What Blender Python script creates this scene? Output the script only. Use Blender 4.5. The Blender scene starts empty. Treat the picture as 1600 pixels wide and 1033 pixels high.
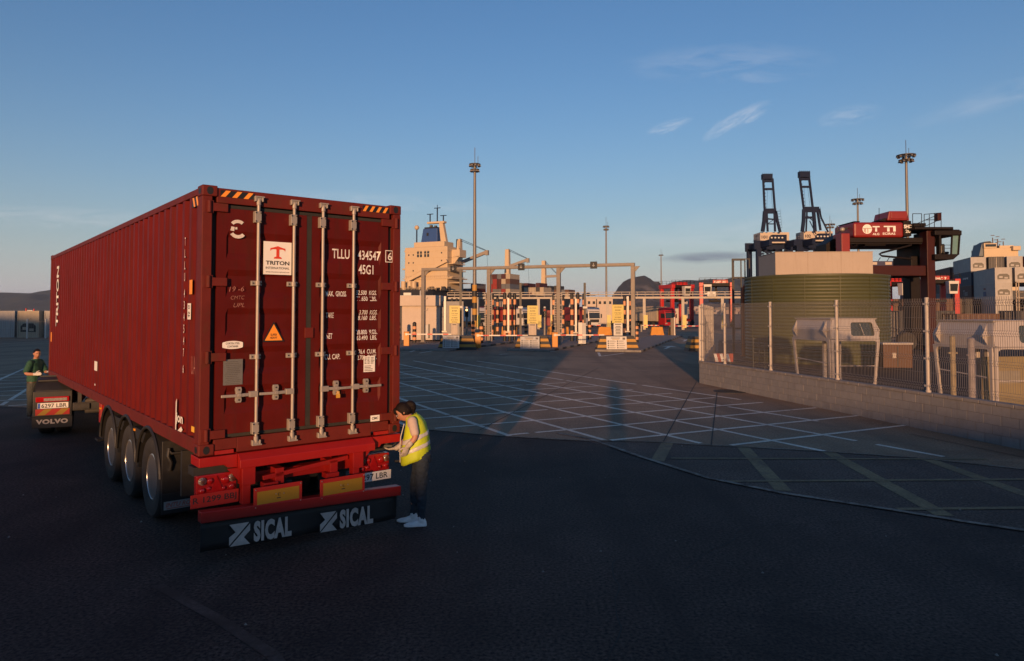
import bpy, math, random
from mathutils import Vector, Matrix
R = math.radians
random.seed(7)
S = bpy.context.scene
COL = S.collection

# ------------------------------------------------------------------ camera
CAM_H, FPX, CYPX, PITCH = 2.65, 1100.0, 451.0, R(2.0)
cd = bpy.data.cameras.new('camera')
cam = bpy.data.objects.new('camera', cd)
COL.objects.link(cam)
cam.location = (0, 0, CAM_H)
cam.rotation_euler = (R(90) + PITCH, 0, 0)
cd.sensor_width = 36
cd.lens = FPX / 1600 * 36
cd.shift_y = -(516.5 - CYPX) / 1600
cd.clip_start = 0.1
cd.clip_end = 20000
S.camera = cam
S.view_settings.view_transform = 'Standard'
S.view_settings.look = 'None'
S.view_settings.exposure = 0.29
S.view_settings.gamma = 1.0
S.view_settings.use_curve_mapping = False
S.cycles.max_bounces = 6
S.cycles.transparent_max_bounces = 8

# ------------------------------------------------------------------ sky and sun
SUN_AZ, SUN_EL = R(188.0), R(5.5)          # clockwise from +Y: the sun stands low behind the camera
W = bpy.data.worlds.new('World')
S.world = W
W.use_nodes = True
NT = W.node_tree
NT.nodes.clear()
def wn(t, **k):
    n = NT.nodes.new(t)
    for a, b in k.items(): setattr(n, a, b)
    return n
def wmath(op, a, b=None, c=None):
    n = wn('ShaderNodeMath', operation=op)
    for i, x in enumerate((a, b, c)):
        if x is None: continue
        if isinstance(x, (int, float)): n.inputs[i].default_value = x
        else: NT.links.new(x, n.inputs[i])
    return n.outputs[0]
def wdot(a, v):
    n = wn('ShaderNodeVectorMath', operation='DOT_PRODUCT')
    NT.links.new(a, n.inputs[0]); n.inputs[1].default_value = v
    return n.outputs['Value']
sky = wn('ShaderNodeTexSky', sky_type='NISHITA', sun_disc=False)
sky.sun_elevation = SUN_EL
sky.sun_rotation = SUN_AZ
sky.air_density = 1.3
sky.dust_density = 0.0
sky.ozone_density = 4.0
tc = wn('ShaderNodeTexCoord')
DIRV = tc.outputs['Generated']
col = sky.outputs['Color']
def cirrus(u, v, du, dv, ang, strength, rgb, scale, lo):
    """a wisp of cirrus high in the sky, round the direction of one point; ragged by noise"""
    global col
    a, b = (u - 800) / FPX, (CYPX - v) / FPX
    d = Vector((a, math.cos(PITCH) - math.sin(PITCH) * b, math.sin(PITCH) + math.cos(PITCH) * b)).normalized()
    r = d.cross(Vector((0, 0, 1))).normalized(); up = r.cross(d)
    e1 = r * math.cos(ang) + up * math.sin(ang); e2 = -r * math.sin(ang) + up * math.cos(ang)
    x, y = wdot(DIRV, e1), wdot(DIRV, e2)
    cv = wn('ShaderNodeCombineXYZ')
    NT.links.new(wmath('MULTIPLY', x, scale), cv.inputs[0])
    NT.links.new(wmath('MULTIPLY', y, scale * 4.5), cv.inputs[1])
    cv.inputs[2].default_value = u * .01
    no = wn('ShaderNodeTexNoise'); no.inputs['Scale'].default_value = 1.0
    no.inputs['Detail'].default_value = 7; no.inputs['Roughness'].default_value = .62
    no.inputs['Distortion'].default_value = .5
    NT.links.new(cv.outputs[0], no.inputs['Vector'])
    # bend the wisp with slow noise, then an elliptical falloff
    yb = wmath('ADD', y, wmath('MULTIPLY', wmath('SUBTRACT', no.outputs['Fac'], .5), dv * 1.2))
    q = wmath('ADD', wmath('POWER', wmath('ABSOLUTE', wmath('DIVIDE', x, du)), 2), wmath('POWER', wmath('ABSOLUTE', wmath('DIVIDE', yb, dv)), 2))
    g = wmath('MAXIMUM', wmath('SUBTRACT', 1.0, q), 0.0)
    g = wmath('MULTIPLY', g, wmath('GREATER_THAN', wdot(DIRV, d), 0))
    mr = wn('ShaderNodeMapRange'); mr.inputs[1].default_value = lo; mr.inputs[2].default_value = .78
    NT.links.new(no.outputs['Fac'], mr.inputs[0])
    fac = wmath('MULTIPLY', wmath('MULTIPLY', g, mr.outputs[0]), strength)
    mx = wn('ShaderNodeMix', data_type='RGBA')
    NT.links.new(fac, mx.inputs['Factor']); NT.links.new(col, mx.inputs['A']); mx.inputs['B'].default_value = (*rgb, 1)
    col = mx.outputs['Result']
CW = (4.6, 4.4, 4.5)
#CIRRUS
bg = wn('ShaderNodeBackground'); bg.inputs['Strength'].default_value = 0.15
SKY_BG = bg
wo = wn('ShaderNodeOutputWorld')
# the clear blue of the photograph: a slight tint of the whole sky
tn = wn('ShaderNodeMix', data_type='RGBA', blend_type='MULTIPLY'); tn.inputs['Factor'].default_value = 1
NT.links.new(col, tn.inputs['A']); tn.inputs['B'].default_value = (.97, .96, 1.08, 1); col = tn.outputs['Result']
# low layer of sea haze round the whole horizon
sep = wn('ShaderNodeSeparateXYZ'); NT.links.new(DIRV, sep.inputs[0])
hz = wmath('MULTIPLY', wmath('POWER', 2.71828, wmath('DIVIDE', wmath('ABSOLUTE', sep.outputs[2]), -.11)), .75)
hmx = wn('ShaderNodeMix', data_type='RGBA'); NT.links.new(hz, hmx.inputs['Factor']); NT.links.new(col, hmx.inputs['A']); hmx.inputs['B'].default_value = (3.35, 3.4, 4.1, 1)
col = hmx.outputs['Result']
cirrus(1150, 188, .05, .012, R(25), .6, CW, 26, .36)
cirrus(1046, 197, .034, .008, R(14), .5, CW, 34, .35)
cirrus(1328, 180, .04, .013, R(4), .3, CW, 26, .35)
cirrus(1130, 98, .14, .028, R(-4), .22, CW, 12, .42)
cirrus(1560, 150, .10, .018, R(10), .16, CW, 14, .40)
cirrus(70, 338, .13, .014, R(3), .35, CW, 14, .38)
cirrus(620, 315, .16, .012, R(-3), .25, CW, 12, .38)
cirrus(1250, 360, .32, .05, R(2), .28, CW, 7, .36)
cirrus(1110, 402, .075, .0095, R(1), 1.0, (.75, .85, 1.3), 16, .05)
cirrus(1330, 397, .13, .009, R(1), .6, (1.5, 1.6, 2.0), 16, .25)
NT.links.new(col, bg.inputs['Color'])
NT.links.new(bg.outputs[0], wo.inputs['Surface'])

sl = bpy.data.lights.new('sun', 'SUN')
sl.energy = 5.0
sl.angle = R(0.8)
sl.color = (1.0, 0.54, 0.25)
sun = bpy.data.objects.new('sun', sl)
COL.objects.link(sun)
to_sun = Vector((math.sin(SUN_AZ) * math.cos(SUN_EL), math.cos(SUN_AZ) * math.cos(SUN_EL), math.sin(SUN_EL)))
sun.rotation_euler = to_sun.to_track_quat('Z', 'Y').to_euler()

# ------------------------------------------------------------------ measuring helpers (points of the place, from the calibrated camera)
def ray(u, v):
    a, b = (u - 800) / FPX, (CYPX - v) / FPX
    return Vector((a, math.cos(PITCH) - math.sin(PITCH) * b, math.sin(PITCH) + math.cos(PITCH) * b))
def gp(u, v, z=0.0):
    r = ray(u, v); t = (z - CAM_H) / r.z
    return Vector((0, 0, CAM_H)) + r * t
def at(u, v, Y):
    r = ray(u, v)
    return Vector((0, 0, CAM_H)) + r * (Y / r.y)

# ------------------------------------------------------------------ materials
def srgb(r, g, b):
    f = lambda c: (c / 255 / 12.92) if c <= 10 else ((c / 255 + .055) / 1.055) ** 2.4
    return (f(r), f(g), f(b))
MATS = {}
def mat(name, rgb, rough=.6, metal=0.0, var=.18, scale=3.0, bump=.0, bscale=60.0, dirt=0.0, dirt_rgb=(.06, .045, .035), dscale=2.0,
        streak=False, spec=.5, emit=None, estr=0.0, coords='Object', coat=0.0, world=False, scuff=0.0, dent=0.0):
    if name in MATS: return MATS[name]
    m = bpy.data.materials.new(name); m.use_nodes = True
    t = m.node_tree; N = t.nodes; L = t.links
    p = N['Principled BSDF']
    p.inputs['Roughness'].default_value = rough
    p.inputs['Metallic'].default_value = metal
    p.inputs['Specular IOR Level'].default_value = spec
    p.inputs['Coat Weight'].default_value = coat
    c = N.new('ShaderNodeNewGeometry') if world else N.new('ShaderNodeTexCoord')
    if world: coords = 'Position'
    no = N.new('ShaderNodeTexNoise'); no.inputs['Scale'].default_value = scale; no.inputs['Detail'].default_value = 6
    no.inputs['Roughness'].default_value = .65
    L.new(c.outputs[coords], no.inputs['Vector'])
    mp = N.new('ShaderNodeMapRange'); mp.inputs[1].default_value = .25; mp.inputs[2].default_value = .75
    mp.inputs[3].default_value = 1 - var; mp.inputs[4].default_value = 1 + var
    L.new(no.outputs['Fac'], mp.inputs[0])
    mu = N.new('ShaderNodeMix'); mu.data_type = 'RGBA'; mu.blend_type = 'MULTIPLY'; mu.inputs['Factor'].default_value = 1
    mu.inputs['A'].default_value = (*rgb, 1); L.new(mp.outputs[0], mu.inputs['B'])
    out = mu.outputs['Result']
    if dirt:
        n2 = N.new('ShaderNodeTexNoise'); n2.inputs['Scale'].default_value = dscale; n2.inputs['Detail'].default_value = 8
        n2.inputs['Roughness'].default_value = .7
        if streak:
            mg = N.new('ShaderNodeMapping'); mg.inputs['Scale'].default_value = (5, 5, .35)
            L.new(c.outputs[coords], mg.inputs[0]); L.new(mg.outputs[0], n2.inputs['Vector'])
        else: L.new(c.outputs[coords], n2.inputs['Vector'])
        m2 = N.new('ShaderNodeMapRange'); m2.inputs[1].default_value = .52; m2.inputs[2].default_value = .74
        m2.inputs[3].default_value = 0; m2.inputs[4].default_value = dirt
        L.new(n2.outputs['Fac'], m2.inputs[0])
        mx = N.new('ShaderNodeMix'); mx.data_type = 'RGBA'; L.new(m2.outputs[0], mx.inputs['Factor'])
        L.new(out, mx.inputs['A']); mx.inputs['B'].default_value = (*dirt_rgb, 1)
        out = mx.outputs['Result']
        rr = N.new('ShaderNodeMapRange'); rr.inputs[3].default_value = rough; rr.inputs[4].default_value = min(1, rough + .3)
        L.new(m2.outputs[0], rr.inputs[0]); L.new(rr.outputs[0], p.inputs['Roughness'])
    if scuff:
        # long thin scrapes and rubbed spots that show paler primer
        n4 = N.new('ShaderNodeTexNoise'); n4.inputs['Scale'].default_value = 3.2; n4.inputs['Detail'].default_value = 9; n4.inputs['Roughness'].default_value = .8
        mg4 = N.new('ShaderNodeMapping'); mg4.inputs['Scale'].default_value = (1, .5, 3.0); mg4.inputs['Rotation'].default_value = (.3, .1, 0)
        L.new(c.outputs[coords], mg4.inputs[0]); L.new(mg4.outputs[0], n4.inputs['Vector'])
        m4 = N.new('ShaderNodeMapRange'); m4.inputs[1].default_value = .66; m4.inputs[2].default_value = .72; m4.inputs[3].default_value = 0; m4.inputs[4].default_value = scuff
        L.new(n4.outputs['Fac'], m4.inputs[0])
        x4 = N.new('ShaderNodeMix'); x4.data_type = 'RGBA'; L.new(m4.outputs[0], x4.inputs['Factor']); L.new(out, x4.inputs['A']); x4.inputs['B'].default_value = (min(1, rgb[0] * 1.9 + .02), rgb[1] * 3 + .02, rgb[2] * 3 + .02, 1)
        out = x4.outputs['Result']
    L.new(out, p.inputs['Base Color'])
    if dent:
        n5 = N.new('ShaderNodeTexNoise'); n5.inputs['Scale'].default_value = 1.7; n5.inputs['Detail'].default_value = 2
        L.new(c.outputs[coords], n5.inputs['Vector']); b5 = N.new('ShaderNodeBump'); b5.inputs['Strength'].default_value = dent; b5.inputs['Distance'].default_value = .08
        L.new(n5.outputs['Fac'], b5.inputs['Height']); L.new(b5.outputs[0], p.inputs['Normal'])
    elif bump:
        n3 = N.new('ShaderNodeTexNoise'); n3.inputs['Scale'].default_value = bscale; n3.inputs['Detail'].default_value = 5
        L.new(c.outputs[coords], n3.inputs['Vector'])
        b = N.new('ShaderNodeBump'); b.inputs['Strength'].default_value = bump; b.inputs['Distance'].default_value = .02
        L.new(n3.outputs['Fac'], b.inputs['Height']); L.new(b.outputs[0], p.inputs['Normal'])
    if emit:
        p.inputs['Emission Color'].default_value = (*emit, 1); p.inputs['Emission Strength'].default_value = estr
    MATS[name] = m
    return m

# ------------------------------------------------------------------ mesh builder
class MB:
    def __init__(self, M=None):
        self.v = []; self.f = []; self.m = []; self.cur = 0; self.M = M
    def add(self, vs, fs):
        o = len(self.v)
        self.v += [self.M @ Vector(p) for p in vs] if self.M else [Vector(p) for p in vs]
        for q in fs: self.f.append([i + o for i in q]); self.m.append(self.cur)
    def mi(self, i): self.cur = i; return self
    BF = [(0, 3, 2, 1), (4, 5, 6, 7), (0, 1, 5, 4), (1, 2, 6, 5), (2, 3, 7, 6), (3, 0, 4, 7)]
    def box(self, x0, x1, y0, y1, z0, z1):
        self.add([(x0, y0, z0), (x1, y0, z0), (x1, y1, z0), (x0, y1, z0), (x0, y0, z1), (x1, y0, z1), (x1, y1, z1), (x0, y1, z1)], self.BF); return self
    def frus(self, b, t, z0, z1):
        """frustum: b,t = (x0,x1,y0,y1) at z0 and z1"""
        self.add([(b[0], b[2], z0), (b[1], b[2], z0), (b[1], b[3], z0), (b[0], b[3], z0), (t[0], t[2], z1), (t[1], t[2], z1), (t[1], t[3], z1), (t[0], t[3], z1)], self.BF); return self
    def beam(self, p0, p1, w, h, up=(0, 0, 1)):
        p0 = Vector(p0); p1 = Vector(p1); d = (p1 - p0).normalized(); up = Vector(up)
        if abs(d.dot(up)) > .98: up = Vector((0, 1, 0))
        s = d.cross(up).normalized() * (w / 2); u = s.cross(d).normalized() * (h / 2)
        self.add([p0 - s - u, p0 + s - u, p0 + s + u, p0 - s + u, p1 - s - u, p1 + s - u, p1 + s + u, p1 - s + u],
                 [(0, 1, 2, 3), (4, 7, 6, 5), (0, 4, 5, 1), (1, 5, 6, 2), (2, 6, 7, 3), (3, 7, 4, 0)]); return self
    def cyl(self, p0, p1, r0, r1=None, n=10, caps=True):
        p0 = Vector(p0); p1 = Vector(p1); r1 = r0 if r1 is None else r1
        d = (p1 - p0).normalized(); a = Vector((1, 0, 0)) if abs(d.x) < .9 else Vector((0, 1, 0))
        s = d.cross(a).normalized(); u = d.cross(s)
        vs = []
        for i in range(n):
            q = 2 * math.pi * i / n; e = s * math.cos(q) + u * math.sin(q)
            vs.append(p0 + e * r0); vs.append(p1 + e * r1)
        fs = [(2 * i, 2 * i + 1, (2 * i + 3) % (2 * n), (2 * i + 2) % (2 * n)) for i in range(n)]
        if caps: fs += [tuple(2 * i for i in range(n)), tuple(2 * i + 1 for i in reversed(range(n)))]
        self.add(vs, fs); return self
    def loft(self, rings, caps=True, close=True):
        n = len(rings[0]); vs = [p for r in rings for p in r]; fs = []
        for k in range(len(rings) - 1):
            for i in range(n if close else n - 1):
                j = (i + 1) % n
                fs.append((k * n + i, k * n + j, (k + 1) * n + j, (k + 1) * n + i))
        if caps: fs += [tuple(reversed(range(n))), tuple((len(rings) - 1) * n + i for i in range(n))]
        self.add(vs, fs); return self
    def tube(self, pts, r, n=8, caps=True):
        pts = [Vector(p) for p in pts]
        rs = r if isinstance(r, (list, tuple)) else [r] * len(pts)
        rings = []; s = None
        for i, p in enumerate(pts):
            a = pts[max(i - 1, 0)]; b = pts[min(i + 1, len(pts) - 1)]
            d = (b - a).normalized()
            if s is None:
                x = Vector((0, 0, 1)) if abs(d.z) < .9 else Vector((1, 0, 0)); s = d.cross(x).normalized()
            s = (s - d * s.dot(d)).normalized(); u = d.cross(s)
            rings.append([p + (s * math.cos(2 * math.pi * k / n) + u * math.sin(2 * math.pi * k / n)) * rs[i] for k in range(n)])
        return self.loft(rings, caps)
    def prism(self, poly, vec):
        n = len(poly); vec = Vector(vec); a = [Vector(p) for p in poly]; b = [p + vec for p in a]
        self.add(a + b, [tuple(reversed(range(n))), tuple(range(n, 2 * n))] + [(i, (i + 1) % n, n + (i + 1) % n, n + i) for i in range(n)]); return self
    def lathe(self, prof, n=24, axis='z', c=(0, 0, 0), closed=False):
        rings = []
        for r, h in prof:
            ring = []
            for k in range(n):
                q = 2 * math.pi * k / n; x, y = r * math.cos(q), r * math.sin(q)
                p = (x, y, h) if axis == 'z' else ((h, x, y) if axis == 'x' else (y, h, x))
                ring.append(Vector(p) + Vector(c))
            rings.append(ring)
        if closed: rings.append(rings[0])
        return self.loft(rings, caps=not closed)
    def sphere(self, c, rx, ry=None, rz=None, n=12, m=8):
        ry = ry or rx; rz = rz or rx
        rings = []
        for i in range(m + 1):
            t = math.pi * i / m; s = max(math.sin(t), 1e-3)
            rings.append([Vector((c[0] + rx * s * math.cos(2 * math.pi * k / n), c[1] + ry * s * math.sin(2 * math.pi * k / n), c[2] - rz * math.cos(t))) for k in range(n)])
        return self.loft(rings)
    def obj(self, name, mats, parent=None, smooth=False, bevel=0.0, seg=2, loc=None, sub=0):
        me = bpy.data.meshes.new(name)
        me.from_pydata([tuple(p) for p in self.v], [], self.f)
        ms = mats if isinstance(mats, (list, tuple)) else [mats]
        for m in ms: me.materials.append(m)
        if len(ms) > 1: me.polygons.foreach_set('material_index', self.m)
        if smooth:
            me.polygons.foreach_set('use_smooth', [True] * len(self.f))
            if not sub: me.set_sharp_from_angle(angle=R(38))
        me.update()
        o = bpy.data.objects.new(name, me); COL.objects.link(o)
        if parent is not None: o.parent = parent
        if loc is not None: o.location = loc
        if bevel:
            b = o.modifiers.new('bevel', 'BEVEL'); b.width = bevel; b.segments = seg; b.limit_method = 'ANGLE'; b.angle_limit = R(40)
            b.harden_normals = False
        if sub:
            s = o.modifiers.new('sub', 'SUBSURF'); s.levels = sub; s.render_levels = sub
        return o

def tag(o, label=None, cat=None, group=None, kind=None):
    if label: o['label'] = label
    if cat: o['category'] = cat
    if group: o['group'] = group
    if kind: o['kind'] = kind
    return o
def thing(name, label, cat, loc=(0, 0, 0), rz=0.0, group=None):
    o = bpy.data.objects.new(name, None); COL.objects.link(o)
    o.location = loc; o.rotation_euler = (0, 0, rz); o.empty_display_size = .2
    return tag(o, label, cat, group)
KIDS = {}
def copy_tree(o, parent=None):
    c = o.copy(); COL.objects.link(c)
    if parent is not None: c.parent = parent
    for ch in o.children: copy_tree(ch, c)
    return c
def dup(o, label, loc=None, rz=None, group=None):
    c = copy_tree(o); c['label'] = label
    if loc is not None: c.location = loc
    if rz is not None: c.rotation_euler = (0, 0, rz)
    if group: c['group'] = group
    return c
def text(name, s, w, h, loc, right, up, m, parent=None, bold=.0, spacing=1.0, thick=.0, shear=0.0):
    """flat lettering fitted to w x h; loc = lower left corner"""
    cu = bpy.data.curves.new(name, 'FONT'); cu.body = s; cu.offset = bold; cu.space_character = spacing
    cu.resolution_u = 3; cu.shear = shear
    if thick: cu.extrude = thick
    t = bpy.data.objects.new(name, cu)
    me = bpy.data.meshes.new_from_object(t)
    bpy.data.objects.remove(t); bpy.data.curves.remove(cu)
    xs = [v.co.x for v in me.vertices]; ys = [v.co.y for v in me.vertices]
    x0, x1, y0, y1 = min(xs), max(xs), min(ys), max(ys)
    right = Vector(right).normalized(); up = Vector(up).normalized(); nn = right.cross(up)
    for v in me.vertices:
        v.co = Vector(loc) + right * ((v.co.x - x0) / max(x1 - x0, 1e-6) * w) + up * ((v.co.y - y0) / max(y1 - y0, 1e-6) * h) + nn * v.co.z
    me.materials.clear(); me.materials.append(m); me.name = name
    o = bpy.data.objects.new(name, me); COL.objects.link(o)
    if parent is not None: o.parent = parent
    return o
# ------------------------------------------------------------------ ground materials
def ground_mat(name, rgb, var, big, speck, stain, stain_rgb, rough, bump, slab=None, wear=None, spk=.3):
    m = bpy.data.materials.new(name); m.use_nodes = True
    t = m.node_tree; N = t.nodes; L = t.links; p = N['Principled BSDF']
    p.inputs['Roughness'].default_value = rough
    p.inputs['Specular IOR Level'].default_value = .25
    c = N.new('ShaderNodeTexCoord').outputs['Object']
    def noise(scale, det=6, ro=.6, vec=None, dist=0):
        n = N.new('ShaderNodeTexNoise'); n.inputs['Scale'].default_value = scale; n.inputs['Detail'].default_value = det
        n.inputs['Roughness'].default_value = ro; n.inputs['Distortion'].default_value = dist
        L.new(vec or c, n.inputs['Vector']); return n.outputs['Fac']
    def rng(x, a, b, c0, d):
        n = N.new('ShaderNodeMapRange'); n.inputs[1].default_value = a; n.inputs[2].default_value = b; n.inputs[3].default_value = c0; n.inputs[4].default_value = d
        L.new(x, n.inputs[0]); return n.outputs[0]
    def mix(f, a, b, bt='MIX'):
        n = N.new('ShaderNodeMix'); n.data_type = 'RGBA'; n.blend_type = bt
        for k, x in (('Factor', f), ('A', a), ('B', b)):
            if isinstance(x, (int, float)): n.inputs[k].default_value = x
            elif isinstance(x, tuple): n.inputs[k].default_value = (*x, 1)
            else: L.new(x, n.inputs[k])
        return n.outputs['Result']
    o = mix(1.0, rgb, rng(noise(big), .3, .7, 1 - var, 1 + var), 'MULTIPLY')
    o = mix(1.0, o, rng(noise(speck, 3, .6), .3, .7, 1 - spk, 1 + spk), 'MULTIPLY')
    # stretched tyre wear along the lanes
    mp = N.new('ShaderNodeMapping'); mp.inputs['Rotation'].default_value = (0, 0, R(18)); mp.inputs['Scale'].default_value = (.9, .05, 1)
    L.new(c, mp.inputs[0])
    o = mix(rng(noise(1.0, 4, .55, mp.outputs[0]), .48, .70, 0, .6), o, stain_rgb)
    o = mix(rng(noise(stain, 7, .7, None, .6), .52, .70, 0, .8), o, stain_rgb)
    if slab:
        # poured bays: each bay its own slight tone
        mp2 = N.new('ShaderNodeMapping'); mp2.inputs['Rotation'].default_value = (0, 0, R(slab[2])); mp2.inputs['Scale'].default_value = (1 / slab[0], 1 / slab[1], 1)
        L.new(c, mp2.inputs[0])
        vf = N.new('ShaderNodeVectorMath'); vf.operation = 'FLOOR'; L.new(mp2.outputs[0], vf.inputs[0])
        wn_ = N.new('ShaderNodeTexWhiteNoise'); L.new(vf.outputs[0], wn_.inputs['Vector'])
        o = mix(1.0, o, rng(wn_.outputs['Value'], 0, 1, .9, 1.1), 'MULTIPLY')
    if wear:
        o = mix(rng(noise(wear[0], 8, .75), wear[1], wear[2], 0, 1), o, wear[3])
    L.new(o, p.inputs['Base Color'])
    b = N.new('ShaderNodeBump'); b.inputs['Strength'].default_value = bump; b.inputs['Distance'].default_value = .01
    L.new(noise(speck * .8, 4, .6), b.inputs['Height']); L.new(b.outputs[0], p.inputs['Normal'])
    return m
ASPH = ground_mat('asphalt', (.062, .041, .033), .38, .35, 30, .55, (.026, .018, .016), .9, .9, spk=.95)
CONC = ground_mat('yard_concrete', (.285, .185, .115), .20, .22, 26, .35, (.14, .09, .06), .88, .35, slab=(9, 14, 18), spk=.35)
FARG = ground_mat('far_paving', (.17, .11, .085), .2, .08, 12, .1, (.075, .056, .052), .9, .2)
WHITE_LINE = ground_mat('worn_white_paint', (.72, .62, .50), .15, .9, 25, 1.3, (.45, .38, .31), .7, .2, wear=(2.6, .60, .70, (.24, .18, .14)))
FAINT_LINE = ground_mat('faint_white_paint', (.30, .24, .19), .2, .9, 25, 1.3, (.16, .13, .10), .8, .2, wear=(2.4, .44, .60, (.075, .05, .04)))
YEL_LINE = ground_mat('worn_yellow_paint', (.25, .175, .09), .2, .9, 25, 1.3, (.17, .12, .075), .8, .2, wear=(2.8, .52, .66, (.118, .08, .062)))
TAR = mat('tar_joint', (.012, .012, .012), .8)
KERB = mat('kerb_concrete', (.20, .185, .17), .85, var=.2, scale=4, dirt=.5, dscale=3)

def sheet(name, pts, z, m, thick=0.0):
    mb = MB(); mb.add([(p[0], p[1], z) for p in pts], [tuple(range(len(pts)))])
    return tag(mb.obj(name, m), kind='structure')

# ground: one big sheet, denser pieces near the camera are not needed (flat)
g = MB(); g.add([(-9000, -3000, 0), (9000, -3000, 0), (9000, 12000, 0), (-9000, 12000, 0)], [(0, 1, 2, 3)])
tag(g.obj('ground', ASPH), kind='structure')
# concrete yard: from the joint line to beyond the gate
JOINT = [(-140, 44), (-60, 30), (-14.6, 20.1), (-8.5, 18.35), (-2.7, 16.55), (-1.9, 16.1), (-.3, 15.3), (1.4, 14.72), (2.7, 14.62), (4.0, 14.2), (5.6, 13.7), (7.4, 13.0), (8.7, 12.0), (10.3, 10.4), (14, 9.0), (40, 2)]
sheet('concrete_yard', JOINT + [(140, 60), (140, 118), (-140, 118)], .004, CONC)
sheet('fence_shade_sheet', [(7.7, 26.6), (11.0, 10.6), (60, 10.6), (60, 70), (20.5, 70)], .0065, ground_mat('fence_shade_dark', (.030, .022, .020), .3, .3, 20, .5, (.016, .012, .011), .9, .3, spk=.5))  # darkened sheet laid in place of the shade on the ground behind the fence
sheet('quay_paving', [(-900, 118), (900, 118), (900, 700), (-900, 700)], .003, FARG)

def strip(mb, p, q, w, z):
    p = Vector((p[0], p[1], 0)); q = Vector((q[0], q[1], 0)); d = (q - p).normalized(); s = Vector((-d.y, d.x, 0)) * w / 2
    z = Vector((0, 0, z))
    mb.add([p - s + z, q - s + z, q + s + z, p + s + z], [(0, 1, 2, 3)])
# yellow-box style hatch: two families of lines 1.55 m apart
a_dir = Vector((.457, -.889)); a_n = Vector((.889, .457)); b_n = Vector((-.455, .890)); b_dir = Vector((.890, .455))
hm = MB()
def joint_y(x):
    for (x0, y0), (x1, y1) in zip(JOINT, JOINT[1:]):
        if x0 <= x <= x1: return y0 + (y1 - y0) * (x - x0) / (x1 - x0)
    return 0
rnd = random.Random(3)
def hatch(n, d, off, s0, s1, w, z=.008):
    """line n.p = off, clipped to the concrete, laid in worn lengths"""
    base = n * off
    s = s0
    while s < s1:
        e = min(s1, s + rnd.uniform(2.5, 7.5))
        k = int((e - s) / .25) + 1
        seg = [base + d * (s + (e - s) * i / k) for i in range(k + 1)]
        ok = [p for p in seg if p.y > joint_y(p.x) + .03]
        if len(ok) > 1: strip(hm, ok[0], ok[-1], w * rnd.uniform(.9, 1.1), z)
        s = e + (rnd.uniform(.08, .5) if rnd.random() < .35 else 0)
for i in range(-24, 7):
    off = 6.95 + 1.53 * i
    # parameter along a_dir: start far (negative) and end near the joint
    far = -41 if i > -4 else -44
    hatch(a_n, a_dir, off, far + max(0, i) * .9, -8.0 if i < 5 else (-12.0 if i == 5 else -16.0), .125)
for j in range(-1, 17):
    off = 12.2 + 1.545 * j
    hatch(b_n, b_dir, off, -24, 17.0 - .42 * max(j, 0), .12, .0105)
tag(hm.obj('hatch_markings', WHITE_LINE), kind='structure')
# worn yellow continuation on the asphalt, and the solid edge line that bends round
ym = MB()
for p, q, w in (((3.2, 14.55), (2.6, 12.7), .24), ((4.58, 14.1), (4.05, 10.6), .24), ((6.03, 13.55), (5.66, 9.3), .24), ((7.53, 13.0), (7.51, 10.4), .24), ((7.51, 10.4), (7.5, 7.4), .2),
                ((2.9, 12.93), (8.6, 12.85), .11), ((3.3, 11.17), (8.6, 11.32), .11), ((5.2, 9.6), (9.5, 9.75), .11)):
    strip(ym, p, q, w, .0105 if abs(p[1] - q[1]) < .3 else .0065)
tag(ym.obj('yellow_markings', YEL_LINE), kind='structure')
em = MB()
EDGE = [(1.0, 15.6), (1.64, 14.9), (2.36, 13.09), (3.15, 11.39), (3.97, 10.45), (5.03, 9.62), (5.7, 9.06), (6.23, 8.66), (7.6, 7.9)]
for i, (p, q) in enumerate(zip(EDGE, EDGE[1:])): strip(em, p, q, .1, .0145 + .001 * (i % 2))
for i, (p, q) in enumerate(zip(JOINT[2:13], JOINT[3:14])): strip(em, (p[0], p[1] - .02), (q[0], q[1] - .02), .05, .0135 + .0005 * (i % 2))
tag(em.obj('edge_markings', FAINT_LINE), kind='structure')
GHOST = ground_mat('worn_off_paint', (.10, .070, .058), .2, .9, 25, 1.3, (.07, .05, .04), .85, .2, wear=(2.4, .42, .56, (.062, .041, .033)))
em = MB()
for p, q in zip([(-3.1, 4.75), (-2.2, 4.0), (-1.5, 3.35)], [(-2.2, 4.0), (-1.5, 3.35), (-1.0, 2.6)]): strip(em, (p[0] - .35, p[1] + 2.2), (q[0] - .35, q[1] + 2.2), .11, .004)
tag(em.obj('ghost_marking', GHOST), kind='structure')
# sealed joints of the concrete
jm = MB()
for p, q in (((-.74, 16.0), (1.46, 24.1)), ((1.46, 24.1), (4.2, 34.2)), ((3.12, 14.6), (7.1, 27.2)), ((3.99, 14.2), (7.0, 24.1)), ((-12, 30.5), (7.1, 24.6)), ((-12, 44), (9.5, 38)), ((8.7, 15.5), (9.6, 12.2))):
    strip(jm, p, q, .022, .0125)
tag(jm.obj('pavement_joints', TAR), kind='structure')
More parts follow.
